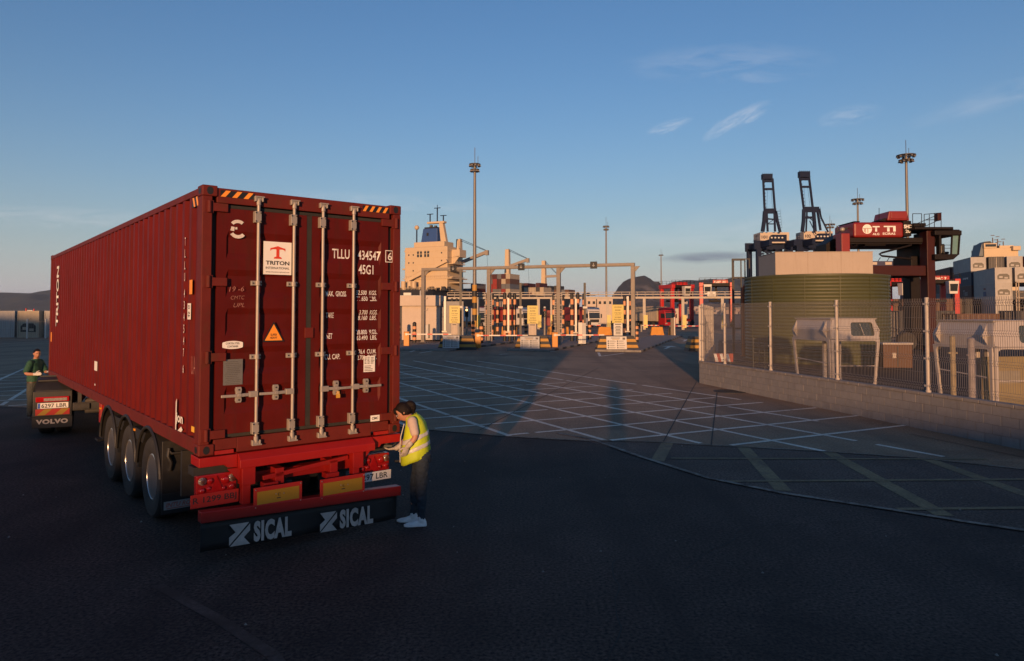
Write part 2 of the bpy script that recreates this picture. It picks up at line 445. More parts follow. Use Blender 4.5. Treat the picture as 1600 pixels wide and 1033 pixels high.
# painted arrows, bay corners at the gate
am = MB()
for u0, v0, u1, v1 in ((935, 551, 938, 557), (938, 557, 975, 552), (640, 550, 662, 545), (655, 552, 690, 546), (781, 554, 793, 553), (793, 548, 800, 545), (860, 550, 868, 549)):
    strip(am, gp(u0, v0), gp(u1, v1), .16, .008)
for c, h in ((gp(1044, 543), .3), (gp(1071, 532), .3)):
    d = Vector((.31, .95)); s = Vector((.95, -.31)); c = Vector((c.x, c.y))
    strip(am, c - d * 2.4, c + d * 1.0, .22, .008)
    a, b, e = c + d * 2.6, c + d * .9 + s * .6, c + d * .9 - s * .6
    am.add([(a.x, a.y, .008), (e.x, e.y, .008), (b.x, b.y, .008)], [(0, 1, 2)])
tag(am.obj('lane_markings', WHITE_LINE), kind='structure')
# open cracks in the near asphalt
cm = MB(); cr = random.Random(31)
for x, y, a, n in ((-1.2, 4.6, .3, 26), (1.8, 7.4, 1.1, 22), (-6.8, 8.2, -.5, 24), (3.6, 4.2, .15, 20), (-.2, 11.6, .05, 26), (-9, 12, -.9, 20)):
    p = Vector((x, y))
    for k in range(n):
        a += cr.uniform(-.35, .35); q = p + Vector((math.cos(a), math.sin(a))) * cr.uniform(.1, .26); strip(cm, p, q, cr.uniform(.006, .014), .0048 + .0001 * (k % 3)); p = q
tag(cm.obj('asphalt_cracks', TAR), kind='structure')
dm_ = MB(); dr_ = random.Random(12)
for k in range(150):
    x, y = dr_.uniform(-9, 12), dr_.uniform(3.2, 26); r = dr_.uniform(.006, .02)
    dm_.add([(x + r * math.cos(q), y + r * math.sin(q), .0095) for q in (0, 1.3, 2.7, 4.1, 5.3)] + [(x, y, .0095 + r)], [(0, 1, 5), (1, 2, 5), (2, 3, 5), (3, 4, 5), (4, 0, 5)])
tag(dm_.obj('grit', mat('grit', (.22, .2, .18), .9)), kind='stuff', label='scattered grit and small stones on the paving')
# older, paler asphalt between the concrete joint and the curved edge line
APRON = ground_mat('worn_asphalt', (.118, .080, .062), .28, .4, 30, .7, (.07, .047, .037), .9, .8, spk=.8)
def resample(pts, n):
    P = [Vector(p) for p in pts]; L = [0]
    for p, q in zip(P, P[1:]): L.append(L[-1] + (q - p).length)
    out = []
    for i in range(n + 1):
        d = L[-1] * i / n; k = max(j for j in range(len(P) - 1) if L[j] <= d + 1e-9); t = (d - L[k]) / (L[k + 1] - L[k]); out.append(P[k].lerp(P[k + 1], t))
    return out
lo_ = resample([(1.5, 14.85)] + EDGE[2:] + [(10, 6.3), (15, 3.6)], 30); hi_ = resample([(1.7, 14.71), (2.7, 14.63), (4.0, 14.21), (5.6, 13.71), (7.4, 13.01), (8.7, 12.01), (10.3, 10.41), (14, 9.01), (18, 7.7)], 30)
ap_ = MB(); ap_.add([(p.x, p.y, .0022) for p in lo_] + [(p.x, p.y, .0022) for p in hi_], [(i, i + 1, 32 + i, 31 + i) for i in range(30)])
tag(ap_.obj('asphalt_apron', APRON), kind='structure')
# drain cover by the wall
dc = MB(); c0 = gp(1141, 612); dc.cyl((c0.x, c0.y, .004), (c0.x, c0.y, .016), .55, n=24)
tag(dc.obj('drain_cover', mat('cast_iron', (.02, .02, .02), .6)), 'dark round drain cover in the concrete beside the block wall', 'drain cover')

# ------------------------------------------------------------------ the terminal building behind the camera, whose long shadow lies over the foreground
WALLP = mat('terminal_render', (.5, .46, .4), .9, var=.1)
tb = thing('terminal_building', 'long pale terminal building standing behind the photographer', 'building', (0, -46, 0))
prof = [(60, 0), (-90, 0), (-90, 15.5), (-69, 14.3), (-21, 6.6), (-14.4, 6.1), (-8.5, 6.04), (-5.5, 6.14), (-2.5, 6.34), (60, 6.4)]
b = MB(); b.prism([(x, 0, z) for x, z in prof], (0, -14, 0)); b.obj('wall', WALLP, tb)
for i in range(14):
    b = MB(); b.box(-50 + i * 7, -47 + i * 7, .0, .06, 1.1, 2.6); b.obj('window', mat('dark_window', (.02, .025, .03), .1), tb)

# ------------------------------------------------------------------ hills
def hill_mat(name, rgb, rock):
    m = mat(name, rgb, .95, var=.3, scale=.004, dirt=.9, dirt_rgb=rock, dscale=.011, spec=.1)
    return m
import mathutils.noise as mn
def ridge(name, prof, D, depth, m, amp, seed, front=1.2):
    """prof: (u, v) skyline seen from the yard, at distance D; a real hill body with slopes front and back"""
    P = [at(u, v, D) for u, v in prof]
    xs = [p.x for p in P]; hs = [max(p.z, 0) for p in P]
    nx, ny = 150, 34
    vs = []; fs = []
    def hh(x):
        for i in range(len(xs) - 1):
            if xs[i] <= x <= xs[i + 1]:
                t = (x - xs[i]) / (xs[i + 1] - xs[i]); t = t * t * (3 - 2 * t) * .5 + t * .5
                return hs[i] + (hs[i + 1] - hs[i]) * t
        return hs[-1] if x > xs[-1] else hs[0]
    for j in range(ny + 1):
        t = j / ny
        y = D - depth * front + t * depth * (front + 1)
        s = (t * (front + 1) / front) if t <= front / (front + 1) else (1 - t) * (front + 1)
        s = max(0, min(1, s))
        for i in range(nx + 1):
            x = xs[0] + (xs[-1] - xs[0]) * i / nx
            h = hh(x)
            f = s ** .85
            n = mn.fractal(Vector((x / 260 + seed, y / 260, seed)), .9, 2.1, 6)
            z = h * f + n * amp * math.sin(math.pi * min(s, .97)) * (h / max(hs))
            r = (abs(mn.noise(Vector((x / 90 + seed, y / 700, 3)))) * amp * .9) * math.sin(math.pi * min(s, .98))
            vs.append((x, y, z - r - (2 if j in (0, ny) else 0)))
    for j in range(ny):
        for i in range(nx):
            a = j * (nx + 1) + i; fs.append((a, a + 1, a + nx + 2, a + nx + 1))
    mb = MB(); mb.add(vs, fs)
    return tag(mb.obj(name, m, smooth=True), kind='structure')
ROCK = hill_mat('hill_rock', (.045, .045, .045), (.19, .165, .15))
FAR_HILL = hill_mat('hill_scrub', (.045, .055, .05), (.09, .085, .07))
ridge('rock_mountain', [(938, 489), (956, 464), (962, 455), (968, 446), (976, 438), (984, 434), (996, 430.5), (1006, 429), (1014, 433), (1021, 438), (1028, 438), (1033, 444), (1042, 444), (1050, 450), (1075, 452), (1110, 462), (1180, 489)], 3200, 420, ROCK, 26, 2)
ridge('far_hills', [(1010, 489), (1024, 456), (1034, 447), (1042, 443), (1056, 438), (1072, 436.5), (1090, 437), (1108, 435), (1128, 436), (1148, 431.5), (1160, 431), (1172, 434), (1200, 440), (1260, 452), (1330, 462), (1420, 470), (1560, 478), (1750, 489)], 4300, 800, FAR_HILL, 30, 5)
ridge('left_hills', [(-420, 489), (-300, 452), (-200, 460), (-90, 456), (-30, 457), (0, 456), (24, 456.5), (45, 457.5), (58, 458), (72, 455), (84, 452), (120, 446), (200, 452), (300, 458), (420, 470), (560, 489)], 5200, 900, FAR_HILL, 26, 9)

# town at the foot of the rock: thousands of windows too far away to count
tw = MB(); tr = random.Random(11)
for k in range(520):
    u = tr.uniform(930, 1180); D = tr.uniform(2100, 2650)
    p = at(u, 488, D); w = tr.uniform(8, 26); hgt = tr.uniform(5, 13) * (1.6 if tr.random() < .10 else 1)
    base = max(0, (D - 2250) * .035)
    tw.mi(tr.randrange(4)).box(p.x, p.x + w, D, D + 14, base - 4, base + hgt)
tag(tw.obj('distant_town', [mat('town_white', (.30, .25, .23), .9), mat('town_rose', (.24, .16, .14), .9), mat('town_sand', (.26, .2, .16), .9), mat('town_grey', (.13, .125, .125), .9)]), kind='stuff', label='hazy town of pale blocks at the foot of the rock mountain')
# ================================================================== the container on its trailer
TRZ = R(39.6)
TO = Vector((-3.315, 7.50, 0))              # rear left corner of the container, on the ground
RED = mat('container_red', (.110, .0066, .0038), .55, var=.2, scale=1.4, dirt=.75, dirt_rgb=(.06, .012, .008), dscale=1.5, streak=True, spec=.2, scuff=.6, dent=.4)
REDF = mat('container_frame_red', (.115, .0145, .010), .6, var=.2, scale=3, dirt=.75, dirt_rgb=(.075, .028, .014), dscale=4, bump=.08, bscale=30, spec=.25, scuff=.6)
DOORRED = mat('container_door_red', (.088, .0058, .0036), .55, var=.2, scale=1.6, dirt=.75, dirt_rgb=(.05, .010, .007), dscale=1.8, streak=True, spec=.2, scuff=.6, dent=.45)
GASK = mat('rubber_gasket', (.022, .020, .017), .8, var=.3, dirt=.4, dirt_rgb=(.07, .05, .03))
GALV = mat('galvanised_steel', (.36, .32, .28), .5, .35, var=.15, scale=9, dirt=.35, dirt_rgb=(.22, .13, .07), dscale=9)
BLACK = mat('black_paint', (.012, .012, .013), .5)
ORANGE = mat('orange_sheeting', (.85, .30, .03), .5, var=.08)
WHITE = mat('white_vinyl', (.78, .76, .72), .55, var=.05)
PRINTW = mat('white_lettering', (.74, .72, .68), .6, var=.1, scale=9, dirt=.35, dirt_rgb=(.25, .07, .05), dscale=14)
PRINTK = mat('black_lettering', (.02, .02, .02), .6)
PRINTR = mat('red_lettering', (.62, .05, .02), .5)
YELL = mat('yellow_vinyl', (.8, .45, .05), .5)

CL, CWD, CH, CZ = 12.192, 2.438, 2.896, 1.13
CT = CZ + CH
ct = thing('shipping_container', 'long dark red shipping container riding on the trailer, doors shut', 'container', TO, TRZ)
# castings
def casting(x, y, z, sx, sy):
    """corner casting with its oval holes modelled as recessed dark pockets"""
    w, d, h = .162, .178, .118
    x0, x1 = (x, x + w) if sx > 0 else (x - w, x)
    y0, y1 = (y, y + d) if sy > 0 else (y - d, y)
    m = MB(); m.box(x0, x1, y0, y1, z, z + h)
    o = m.obj('corner_casting', REDF, ct, bevel=.012)
    cx = (x0 + x1) / 2; cz = z + h / 2; k = MB()
    yy = y - .002 * sy
    ring = lambda a, b, s: [Vector((cx + a * math.cos(t), yy, cz + b * math.sin(t))) for t in [2 * math.pi * i / 14 * s for i in range(14)]]
    k.add(ring(.034, .044, 1), [tuple(range(14))]); k.obj('lock_hole', BLACK, o); k = MB()
    xx = x - .002 * sx; cy = (y0 + y1) / 2
    k.add([(xx, cy + .045 * math.cos(2 * math.pi * i / 14), cz + .036 * math.sin(2 * math.pi * i / 14)) for i in range(14)], [tuple(range(14))])
    k.obj('lock_hole', BLACK, o)
for x, sx in ((-.004, 1), (CWD + .004, -1)):
    for y, sy in ((-.006, 1), (CL + .006, -1)):
        for z in (CZ, CT - .112): casting(x, y, z, sx, sy)
# rear posts, header, sill, rails
for x0, x1 in ((0, .105), (CWD - .105, CWD)):
    m = MB(); m.box(x0, x1, 0, .16, CZ + .115, CT - .112); m.obj('corner_post', REDF, ct, bevel=.008)
    m = MB(); m.box(x0, x1, CL - .14, CL, CZ + .115, CT - .112); m.obj('corner_post', REDF, ct, bevel=.008)
m = MB(); m.box(.156, CWD - .156, .012, .15, CT - .175, CT - .012); m.obj('door_header', REDF, ct, bevel=.006)
m = MB()
m.box(.156, .40, .012, .15, CZ + .045, CZ + .16); m.box(CWD - .40, CWD - .156, .012, .15, CZ + .045, CZ + .16); m.box(.40, CWD - .40, .012, .15, CZ, CZ + .16)
m.obj('door_sill', REDF, ct, bevel=.006)
for x0, x1 in ((.006, .07), (CWD - .07, CWD - .006)):
    m = MB(); m.box(x0, x1, .16, CL - .14, CT - .085, CT - .012); m.obj('top_rail', REDF, ct, bevel=.005)
    m = MB(); m.box(x0 - .004, x1, .16, CL - .14, CZ + .012, CZ + .168); m.obj('bottom_rail', REDF, ct, bevel=.005)
for z0, z1 in ((CZ, CZ + .14), (CT - .12, CT - .01)):
    m = MB(); m.box(.11, CWD - .11, CL - .12, CL - .01, z0, z1); m.obj('front_rail', REDF, ct, bevel=.005)
# corrugated side walls: real folds, 36 mm deep
def corr(y0, y1, n, xin, xout):
    p = (y1 - y0) / n; out = []
    for i in range(n):
        a = y0 + i * p
        out += [(xout, a), (xout, a + p * .27), (xin, a + p * .5), (xin, a + p * .77)]
    out.append((xout, y1)); return out
for side in (0, 1):
    pr = corr(.16, CL - .14, 42, .052, .016)
    if side: pr = [(CWD - x, y) for x, y in pr]
    m = MB(); vs = [(x, y, CZ + .165) for x, y in pr] + [(x, y, CT - .083) for x, y in pr]; n = len(pr)
    m.add(vs, [(i, i + 1, n + i + 1, n + i) if side == 1 else (i + 1, i, n + i, n + i + 1) for i in range(n - 1)])
    o = m.obj('side_wall', RED, ct)
    s = o.modifiers.new('solid', 'SOLIDIFY'); s.thickness = .004; s.offset = 1
m = MB(); pr = corr(.1, CWD - .1, 9, CL - .075, CL - .03); n = len(pr)
m.add([(y, x, CZ + .14) for x, y in pr] + [(y, x, CT - .12) for x, y in pr], [(i, i + 1, n + i + 1, n + i) for i in range(n - 1)])
m.obj('front_wall', RED, ct)
m = MB(); m.box(.06, CWD - .06, .14, CL - .1, CT - .05, CT - .025); m.obj('roof', REDF, ct)
m = MB(); m.box(.07, CWD - .07, .16, CL - .14, CZ + .10, CZ + .15); m.obj('floor', BLACK, ct)
# doors
DZ0, DZ1 = CZ + .205, CT - .225
def recess(z):
    step = (DZ1 - DZ0 - .34) / 5; k = (z - DZ0 - .17) / step
    if k < 0 or k > 5: return 0
    f = k % 1
    for (a, ra), (b_, rb) in zip([(0, 0), (.10, 0), (.26, .026), (.66, .026), (.82, 0)], [(.10, 0), (.26, .026), (.66, .026), (.82, 0), (1, 0)]):
        if a <= f <= b_: return ra + (rb - ra) * (f - a) / (b_ - a)
    return 0
def door(x0, x1, label):
    d = MB()
    yF = .030                                       # outer skin
    # frame of the leaf
    zb = [DZ0, DZ0 + .10]
    band = []                                       # (z, recess) profile, five shallow folds
    z = DZ0 + .17
    prof = [(DZ0, 0), (z, 0)]
    step = (DZ1 - DZ0 - .34) / 5
    for k in range(5):
        a = z + k * step
        prof += [(a + step * .10, 0), (a + step * .26, .026), (a + step * .66, .026), (a + step * .82, 0)]
    prof += [(DZ1 - .17, 0), (DZ1, 0)]
    vs = []
    for zz, r in prof:
        vs += [(x0, yF, zz), (x0 + .10, yF, zz), (x0 + .125, yF + r, zz), (x1 - .125, yF + r, zz), (x1 - .10, yF, zz), (x1, yF, zz)]
    n = len(prof); fs = []
    for k in range(n - 1):
        for i in range(5):
            a = k * 6 + i; fs.append((a, a + 1, a + 7, a + 6))
    d.add(vs, fs)
    # thickness round the edge
    d.box(x0, x0 + .02, yF + .0005, yF + .06, DZ0, DZ1); d.box(x1 - .02, x1, yF + .0005, yF + .06, DZ0, DZ1)
    d.box(x0 + .02, x1 - .02, yF + .0005, yF + .06, DZ0, DZ0 + .02); d.box(x0 + .02, x1 - .02, yF + .0005, yF + .06, DZ1 - .02, DZ1)
    o = d.obj('door', DOORRED, ct)
    if label: o['label'] = label
    return o
dl = door(.165, 1.185, 'left door leaf with the white plate')
dr = door(1.250, 2.273, 'right door leaf with the white numbers')
# rubber gasket behind and round the leaves
m = MB(); m.box(.106, CWD - .106, .075, .09, CZ + .158, CT - .173); m.obj('gasket', GASK, ct)
m = MB(); m.box(1.187, 1.248, .034, .05, DZ0, DZ1)
for z in (DZ1 + .002,): m.box(.15, CWD - .15, .034, .05, z, z + .035)
m.box(.15, CWD - .15, .034, .05, DZ0 - .032, DZ0 - .002); m.obj('gasket', GASK, ct)
def bolt(mb, x, y, z, r=.009):
    mb.cyl((x, y, z), (x, y - .012, z), r, n=6)
RODS = (.598, 1.012, 1.368, 1.768)
for i, x in enumerate(RODS):
    leaf = dl if i < 2 else dr
    yR = -.018
    m = MB(); m.cyl((x, yR, CZ + .10), (x, yR, CT - .10), .0185, n=14)
    o = m.obj('lock_rod', GALV, leaf, smooth=True)
    # cam ends and keepers
    m = MB()
    for z, s in ((CT - .095, 1), (CZ + .085, -1)):
        m.box(x - .028, x + .028, yR - .02, yR + .016, z - .018, z + .018)
        m.box(x - .045, x - .030, yR - .026, yR + .03, z - .03, z + .03); m.box(x + .032, x + .048, yR - .026, yR + .03, z - .03, z + .03)
        m.box(x - .05, x + .06, yR - .03, yR - .018, z + s * .022 - .008, z + s * .022 + .008)
        m.cyl((x, yR, z), (x, yR, z - s * .07), .025, n=12)
    m.obj('cam', GALV, leaf, bevel=.003, seg=1)
    # bearing brackets top and bottom, guides between
    for z in (CT - .30, CZ + .245):
        m = MB(); m.box(x - .048, x + .027, yR - .022, yR + .046, z - .064, z + .064)
        for dx in (-.037, .018):
            for dz in (-.047, .047): m.mi(1); bolt(m, x + dx, yR - .022, z + dz)
        m.mi(0)
        m.obj('bracket', [GALV, BLACK], leaf, bevel=.006)
    for z in (2.985, 2.165):
        m = MB(); m.box(x - .07, x + .048, yR + .008, yR + .046, z - .027, z + .027); m.cyl((x, yR, z - .027), (x, yR, z + .027), .027, n=12)
        m.mi(1); bolt(m, x - .05, yR + .008, z); bolt(m, x + .038, yR + .008, z)
        m.obj('rod_guide', [GALV, BLACK], leaf, bevel=.004)
    # handle: hub on the rod, flat bar across its retainer; toward the hinge side
    z = 1.755; s = -1 if i < 2 else 1
    m = MB(); m.box(min(x, x + s * .07) - .012, max(x, x + s * .07) + .012, yR - .022, yR + .03, z - .032, z + .032)
    m.beam((x + s * .05, yR - .01, z), (x + s * .22, yR - .022, z - .005), .014, .036)
    m.beam((x + s * .22, yR - .022, z - .005), (x + s * .385, yR - .012, z - .004), .012, .03)
    m.obj('handle', GALV, leaf, bevel=.004)
    m = MB(); cx = x + s * .19
    m.prism([(cx - .026, yR + .01, z - .085), (cx + .026, yR + .01, z - .085), (cx + .034, yR + .01, z - .06), (cx + .026, yR + .01, z), (cx + .034, yR + .01, z + .06), (cx + .026, yR + .01, z + .085), (cx - .026, yR + .01, z + .085), (cx - .034, yR + .01, z + .06), (cx - .026, yR + .01, z), (cx - .034, yR + .01, z - .06)], (0, .035, 0))
    m.cyl((cx, yR - .03, z), (cx, yR + .01, z), .022, n=10)
    m.mi(1); bolt(m, cx, yR + .01, z + .055); bolt(m, cx, yR + .01, z - .055)
    m.obj('handle_retainer', [GALV, BLACK], leaf, bevel=.003)
m = MB(); x = RODS[2] + .19; m.box(x - .02, x + .02, -.07, -.045, 1.64, 1.685); m.tube([(x - .012, -.057, 1.685), (x - .012, -.057, 1.715), (x + .012, -.057, 1.715), (x + .012, -.057, 1.685)], .004, 6)
m.obj('padlock', mat('brass_seal', (.75, .42, .06), .4, .3), dr)
for leaf, xa, xb, xp in ((dl, .06, .29, .07), (dr, CWD - .29, CWD - .06, CWD - .07)):
    for z in (3.80, 2.99, 2.175, 1.345):
        s = 1 if leaf is dl else -1
        m = MB(); m.cyl((xp, -.012, z - .065), (xp, -.012, z + .065), .022, n=10)
        m.box(min(xp, xp + s * .20), max(xp, xp + s * .20), -.004, .034, z - .045, z + .045); m.box(xp - .055, xp + .05, -.003, .02, z - .07, z + .07)
        m.obj('hinge', REDF, leaf, bevel=.004)
m = MB(); m.box(1.165, 1.27, .006, .036, 2.36, 2.48); m.obj('anti_rack_plate', REDF, ct, bevel=.004)
# recess slots beside the lower castings (red gooseneck cheek seen through)
# ---- lettering and stickers on the doors
YS = .026
Rr, Uu = (1, 0, 0), (0, 0, 1)
def dtext(s, x0, x1, z0, z1, parent=dr, m=PRINTW, bold=.018, y=None, spacing=1.0, shear=0):
    x0 += .014; x1 += .014
    o = text('lettering', s, x1 - x0, z1 - z0, (x0, YS if y is None else y, z0), Rr, Uu, m, parent, bold, spacing, shear=shear)
    flush(o)
    return o
def flush(o):
    for v in o.data.vertices:
        edge = v.co.x > 2.273 - .11
        v.co.y = .0285 + (0 if edge else recess(v.co.z) * 1.0)
dtext('TLLU', 1.505, 1.735, 3.315, 3.432, bold=.012)
dtext('434547', 1.845, 2.155, 3.315, 3.432, bold=.012)
dtext('6', 2.255, 2.315, 3.325, 3.425, bold=.012)
m = MB()
for a in ((2.232, 2.338, 3.298, 3.307), (2.232, 2.338, 3.443, 3.452), (2.232, 2.241, 3.307, 3.443), (2.329, 2.338, 3.307, 3.443)): m.box(a[0], a[1], YS - .001, YS + .002, a[2], a[3])
m.obj('check_digit_frame', PRINTW, dr)
dtext('45G1', 1.845, 2.05, 3.135, 3.252, bold=.012)
for s, a, b, z in (('MAX.  GROSS', 1.425, 1.69, 2.885), ('TARE', 1.43, 1.53, 2.625), ('NET', 1.425, 1.505, 2.375), ('CU. CAP.', 1.42, 1.62, 2.125)):
    dtext(s, a, b, z - .032, z + .032, bold=.012)
for s, a, b, z, sh in (('32.500  KGS.', 1.825, 2.11, 2.905, .2), ('71.650  LBS.', 1.825, 2.10, 2.83, 0), ('3.700  KGS.', 1.868, 2.12, 2.66, 0), ('8.160  LBS.', 1.855, 2.11, 2.592, .2), ('28.800  KGS.', 1.825, 2.11, 2.415, 0), ('63.490  LBS.', 1.825, 2.105, 2.345, 0), ('76.4  CU.M.', 1.868, 2.11, 2.172, 0), ('2.700  CU.FT.', 1.85, 2.118, 2.10, 0)):
    dtext(s, a, b, z - .028, z + .028, bold=.012, shear=sh)
def plate(name, x0, x1, z0, z1, m, parent, y=.020, t=.004):
    b = MB(); b.box(x0, x1, y, y + t, z0, z1); return b.obj(name, m, parent)
# white maker's plate with the red T
pl = plate('company_plate', .672, .995, 3.09, 3.465, WHITE, dl, .012, .016)
yt = .0105
T = [(.0, .62), (.04, .62), (.06, .70), (.20, .74), (.40, .735), (.40, .17), (.30, .13), (.24, .07), (.24, 0), (.76, 0), (.76, .07), (.70, .13), (.60, .17), (.60, .735), (.80, .74), (.94, .70), (.96, .62), (1.0, .62), (1.0, .82), (.82, .87), (.5, 1.0), (.18, .87), (.0, .82)]
m = MB(); m.prism([(.745 + p[0] * .175, yt, 3.272 + p[1] * .145) for p in T], (0, -.001, 0)); m.obj('emblem', PRINTR, pl)
text('lettering', 'TRITON', .275, .046, (.695, yt, 3.20), Rr, Uu, PRINTK, pl, .03)
text('lettering', 'INTERNATIONAL', .275, .026, (.695, yt, 3.152), Rr, Uu, PRINTK, pl, .01)
text('lettering', 'www.tritoninternational.com', .275, .017, (.695, yt, 3.112), Rr, Uu, PRINTK, pl, .0)
# super heavy triangle
m = MB(); m.prism([(.672, .018, 2.325), (.925, .018, 2.325), (.7985, .018, 2.555)], (0, .004, 0)); tri = m.obj('warning_sticker', BLACK, dl)
m = MB(); m.prism([(.697, .0165, 2.34), (.900, .0165, 2.34), (.7985, .0165, 2.525)], (0, .001, 0)); m.obj('warning_face', ORANGE, tri)
text('lettering', 'SUPER', .075, .026, (.761, .0155, 2.392), Rr, Uu, PRINTK, tri, .02)
text('lettering', 'HEAVY', .085, .026, (.756, .0155, 2.358), Rr, Uu, PRINTK, tri, .02)
# corten oval
ov = [(.345 + .11 * math.copysign(min(1, abs(math.cos(t)) * 1.25), math.cos(t)), .018, 2.302 + .044 * math.sin(t)) for t in [2 * math.pi * i / 28 for i in range(28)]]
m = MB(); m.prism(list(reversed(ov)), (0, .004, 0)); co = m.obj('corten_sticker', WHITE, dl)
text('lettering', 'CORTEN STEEL', .15, .022, (.27, .0165, 2.308), Rr, Uu, PRINTK, co, .01)
text('lettering', 'CONTAINER', .12, .022, (.285, .0165, 2.275), Rr, Uu, PRINTK, co, .01)
# approval plate with rows of stamping
ap = plate('approval_plate', .248, .456, 1.865, 2.145, mat('steel_plate', (.22, .21, .19), .5, .5, var=.15), dl)
rr = random.Random(5)
m = MB()
for k in range(13):
    z = 2.125 - k * .020; a = .262 + rr.uniform(0, .03); e = .44 - rr.uniform(0, .05)
    while a < e:
        w = rr.uniform(.008, .03); m.box(a, min(a + w, e), .0175, .0195, z - .010, z - .003); a += w + .005
m.obj('stamping', mat('plate_stamp', (.10, .095, .09), .6), ap)
cp = plate('capacity_label', 1.935, 2.09, 1.92, 2.115, WHITE, dr)
m = MB()
for k in range(9):
    for a, e in ((1.945, 1.975), (1.985, 2.02), (2.03, 2.08)):
        if k < 5: m.box(a, e - rr.uniform(0, .012), .0175, .0195, 2.10 - k * .017 - .009, 2.10 - k * .017 - .002)
    if k >= 5: m.box(1.945, 2.08 - rr.uniform(0, .05), .0175, .0195, 2.095 - k * .019 - .009, 2.095 - k * .019 - .003)
m.obj('print', PRINTK, cp)
cm = plate('maker_label', 2.035, 2.16, 1.30, 1.375, WHITE, dr)
text('lettering', 'CIMC', .09, .032, (2.052, .0185, 1.322), Rr, Uu, PRINTK, cm, .03)
# torn round sticker
def arc(c, r0, r1, a0, a1, n=10, sq=1.0):
    pts = [(c[0] + r1 * math.cos(a0 + (a1 - a0) * i / n), .022, c[1] + sq * r1 * math.sin(a0 + (a1 - a0) * i / n)) for i in range(n + 1)]
    pts += [(c[0] + r0 * math.cos(a1 - (a1 - a0) * i / n), .022, c[1] + sq * r0 * math.sin(a1 - (a1 - a0) * i / n)) for i in range(n + 1)]
    return pts
TORN = mat('torn_vinyl', (.62, .58, .54), .7, var=.2, dirt=.8, dirt_rgb=(.2, .05, .04), dscale=45)
m = MB()
m.prism(arc((.385, 3.585), .062, .098, R(50), R(140)), (0, .004, 0)); m.prism(arc((.385, 3.575), .062, .10, R(215), R(320)), (0, .004, 0))
m.prism([(.305, .022, 3.56), (.345, .022, 3.555), (.35, .022, 3.60), (.315, .022, 3.605)], (0, .004, 0)); m.prism([(.355, .022, 3.575), (.378, .022, 3.575), (.378, .022, 3.60), (.36, .022, 3.60)], (0, .004, 0))
m.obj('torn_sticker', TORN, dl)
CHALK = mat('chalk', (.36, .16, .13), .9, var=.4, scale=30)
text('lettering', '19 -6', .16, .055, (.30, YS, 2.885), (1, 0, .05), Uu, CHALK, dl, -.012, shear=.2)
text('lettering', 'CMTC', .15, .04, (.32, YS, 2.80), (1, 0, .03), Uu, CHALK, dl, -.012, shear=.2)
text('lettering', 'UPL', .12, .045, (.35, YS, 2.715), (1, 0, .03), Uu, CHALK, dl, -.012, shear=.3)
# hazard chevrons on the header and round the corner
def chevrons(x0, x1, z0, z1, n, y, parent, axis='x'):
    m = MB(); w = (x1 - x0) / n
    m.mi(0)
    if axis == 'x': m.box(x0, x1, y, y + .003, z0, z1)
    else: m.box(y, y + .003, x0, x1, z0, z1)
    m.mi(1)
    for k in range(n):
        a = x0 + k * w
        q = [(a + .0 * w, z0), (a + .42 * w, z0), (a + .88 * w, z1), (a + .46 * w, z1)]
        if axis == 'x': m.prism([(p, y - .0015, z) for p, z in q], (0, .001, 0))
        else: m.prism([(y - .0015, p, z) for p, z in q], (.001, 0, 0))
    return m.obj('hazard_stripes', [BLACK, ORANGE], parent)
chevrons(.19, .56, CT - .105, CT - .035, 3, .008, ct)
chevrons(1.90, 2.27, CT - .105, CT - .035, 4, .008, ct)
chevrons(.17, .42, CT - .20, CT - .095, 2, .011, ct, 'y')
# ---- lettering on the long side (reads along the wall)
XS = .0105
def stext(s, y0, y1, z0, z1, m=PRINTW, bold=.015):
    return text('lettering', s, y1 - y0, z1 - z0, (XS, y1, z0), (0, -1, 0), (0, 0, 1), m, ct, bold)
def vtext(s, y, z0, z1, w, m=PRINTW, bold=.02):
    """lettering turned to read upward"""
    return text('lettering', s, z1 - z0, w, (XS, y, z0), (0, 0, 1), (0, 1, 0), m, ct, bold)
vtext('TRITON', 10.85, 2.35, 3.72, .36, bold=.03)
for k, chx in enumerate('TLLU4345476'):
    z = 3.42 - k * .135 - (.05 if k > 3 else 0) - (.05 if k > 9 else 0)
    text('lettering', chx, .032, .095, (XS, .69, z), (0, -1, 0), (0, 0, 1), PRINTW, ct, .01)
b = MB(); b.box(.006, .010, .36, .46, 2.86, 3.02); b.obj('reflector', ORANGE, ct)
b = MB(); b.box(.006, .010, .40, .52, 2.58, 2.76); lb = b.obj('owner_label', WHITE, ct)
text('lettering', '45 G', .14, .07, (.005, .495, 2.60), (0, 0, 1), (0, -1, 0), PRINTK, lb, .02)
b = MB(); b.box(.006, .010, .2, .3, 1.36, 1.42); b.obj('reflector', YELL, ct)
b = MB(); b.box(.006, .010, CL - .36, CL - .22, 1.98, 2.20); b.obj('reflector', ORANGE, ct)
b = MB(); b.box(.006, .010, 5.95, 6.2, 1.66, 1.82); b.obj('tag_plate', WHITE, ct)
b = MB(); b.box(.008, .0105, 6.1, 6.16, 1.40, 1.43); b.obj('tag_plate', WHITE, ct)
stext('jon', .66, .95, 1.36, 1.50, bold=.03)
m = MB(); m.prism([(XS, .93, 1.28), (XS, .97, 1.28), (XS, .96, 1.62), (XS, .92, 1.66)], (.001, 0, 0)); m.prism([(XS, .72, 1.36), (XS, .66, 1.33), (XS, .82, 1.24), (XS, .95, 1.26)], (.001, 0, 0)); m.obj('emblem', PRINTW, ct)
text('lettering', 'UA', .16, .2, (XS, .36, 1.98), (0, -1, 0), (0, 0, 1), CHALK, ct, -.02)

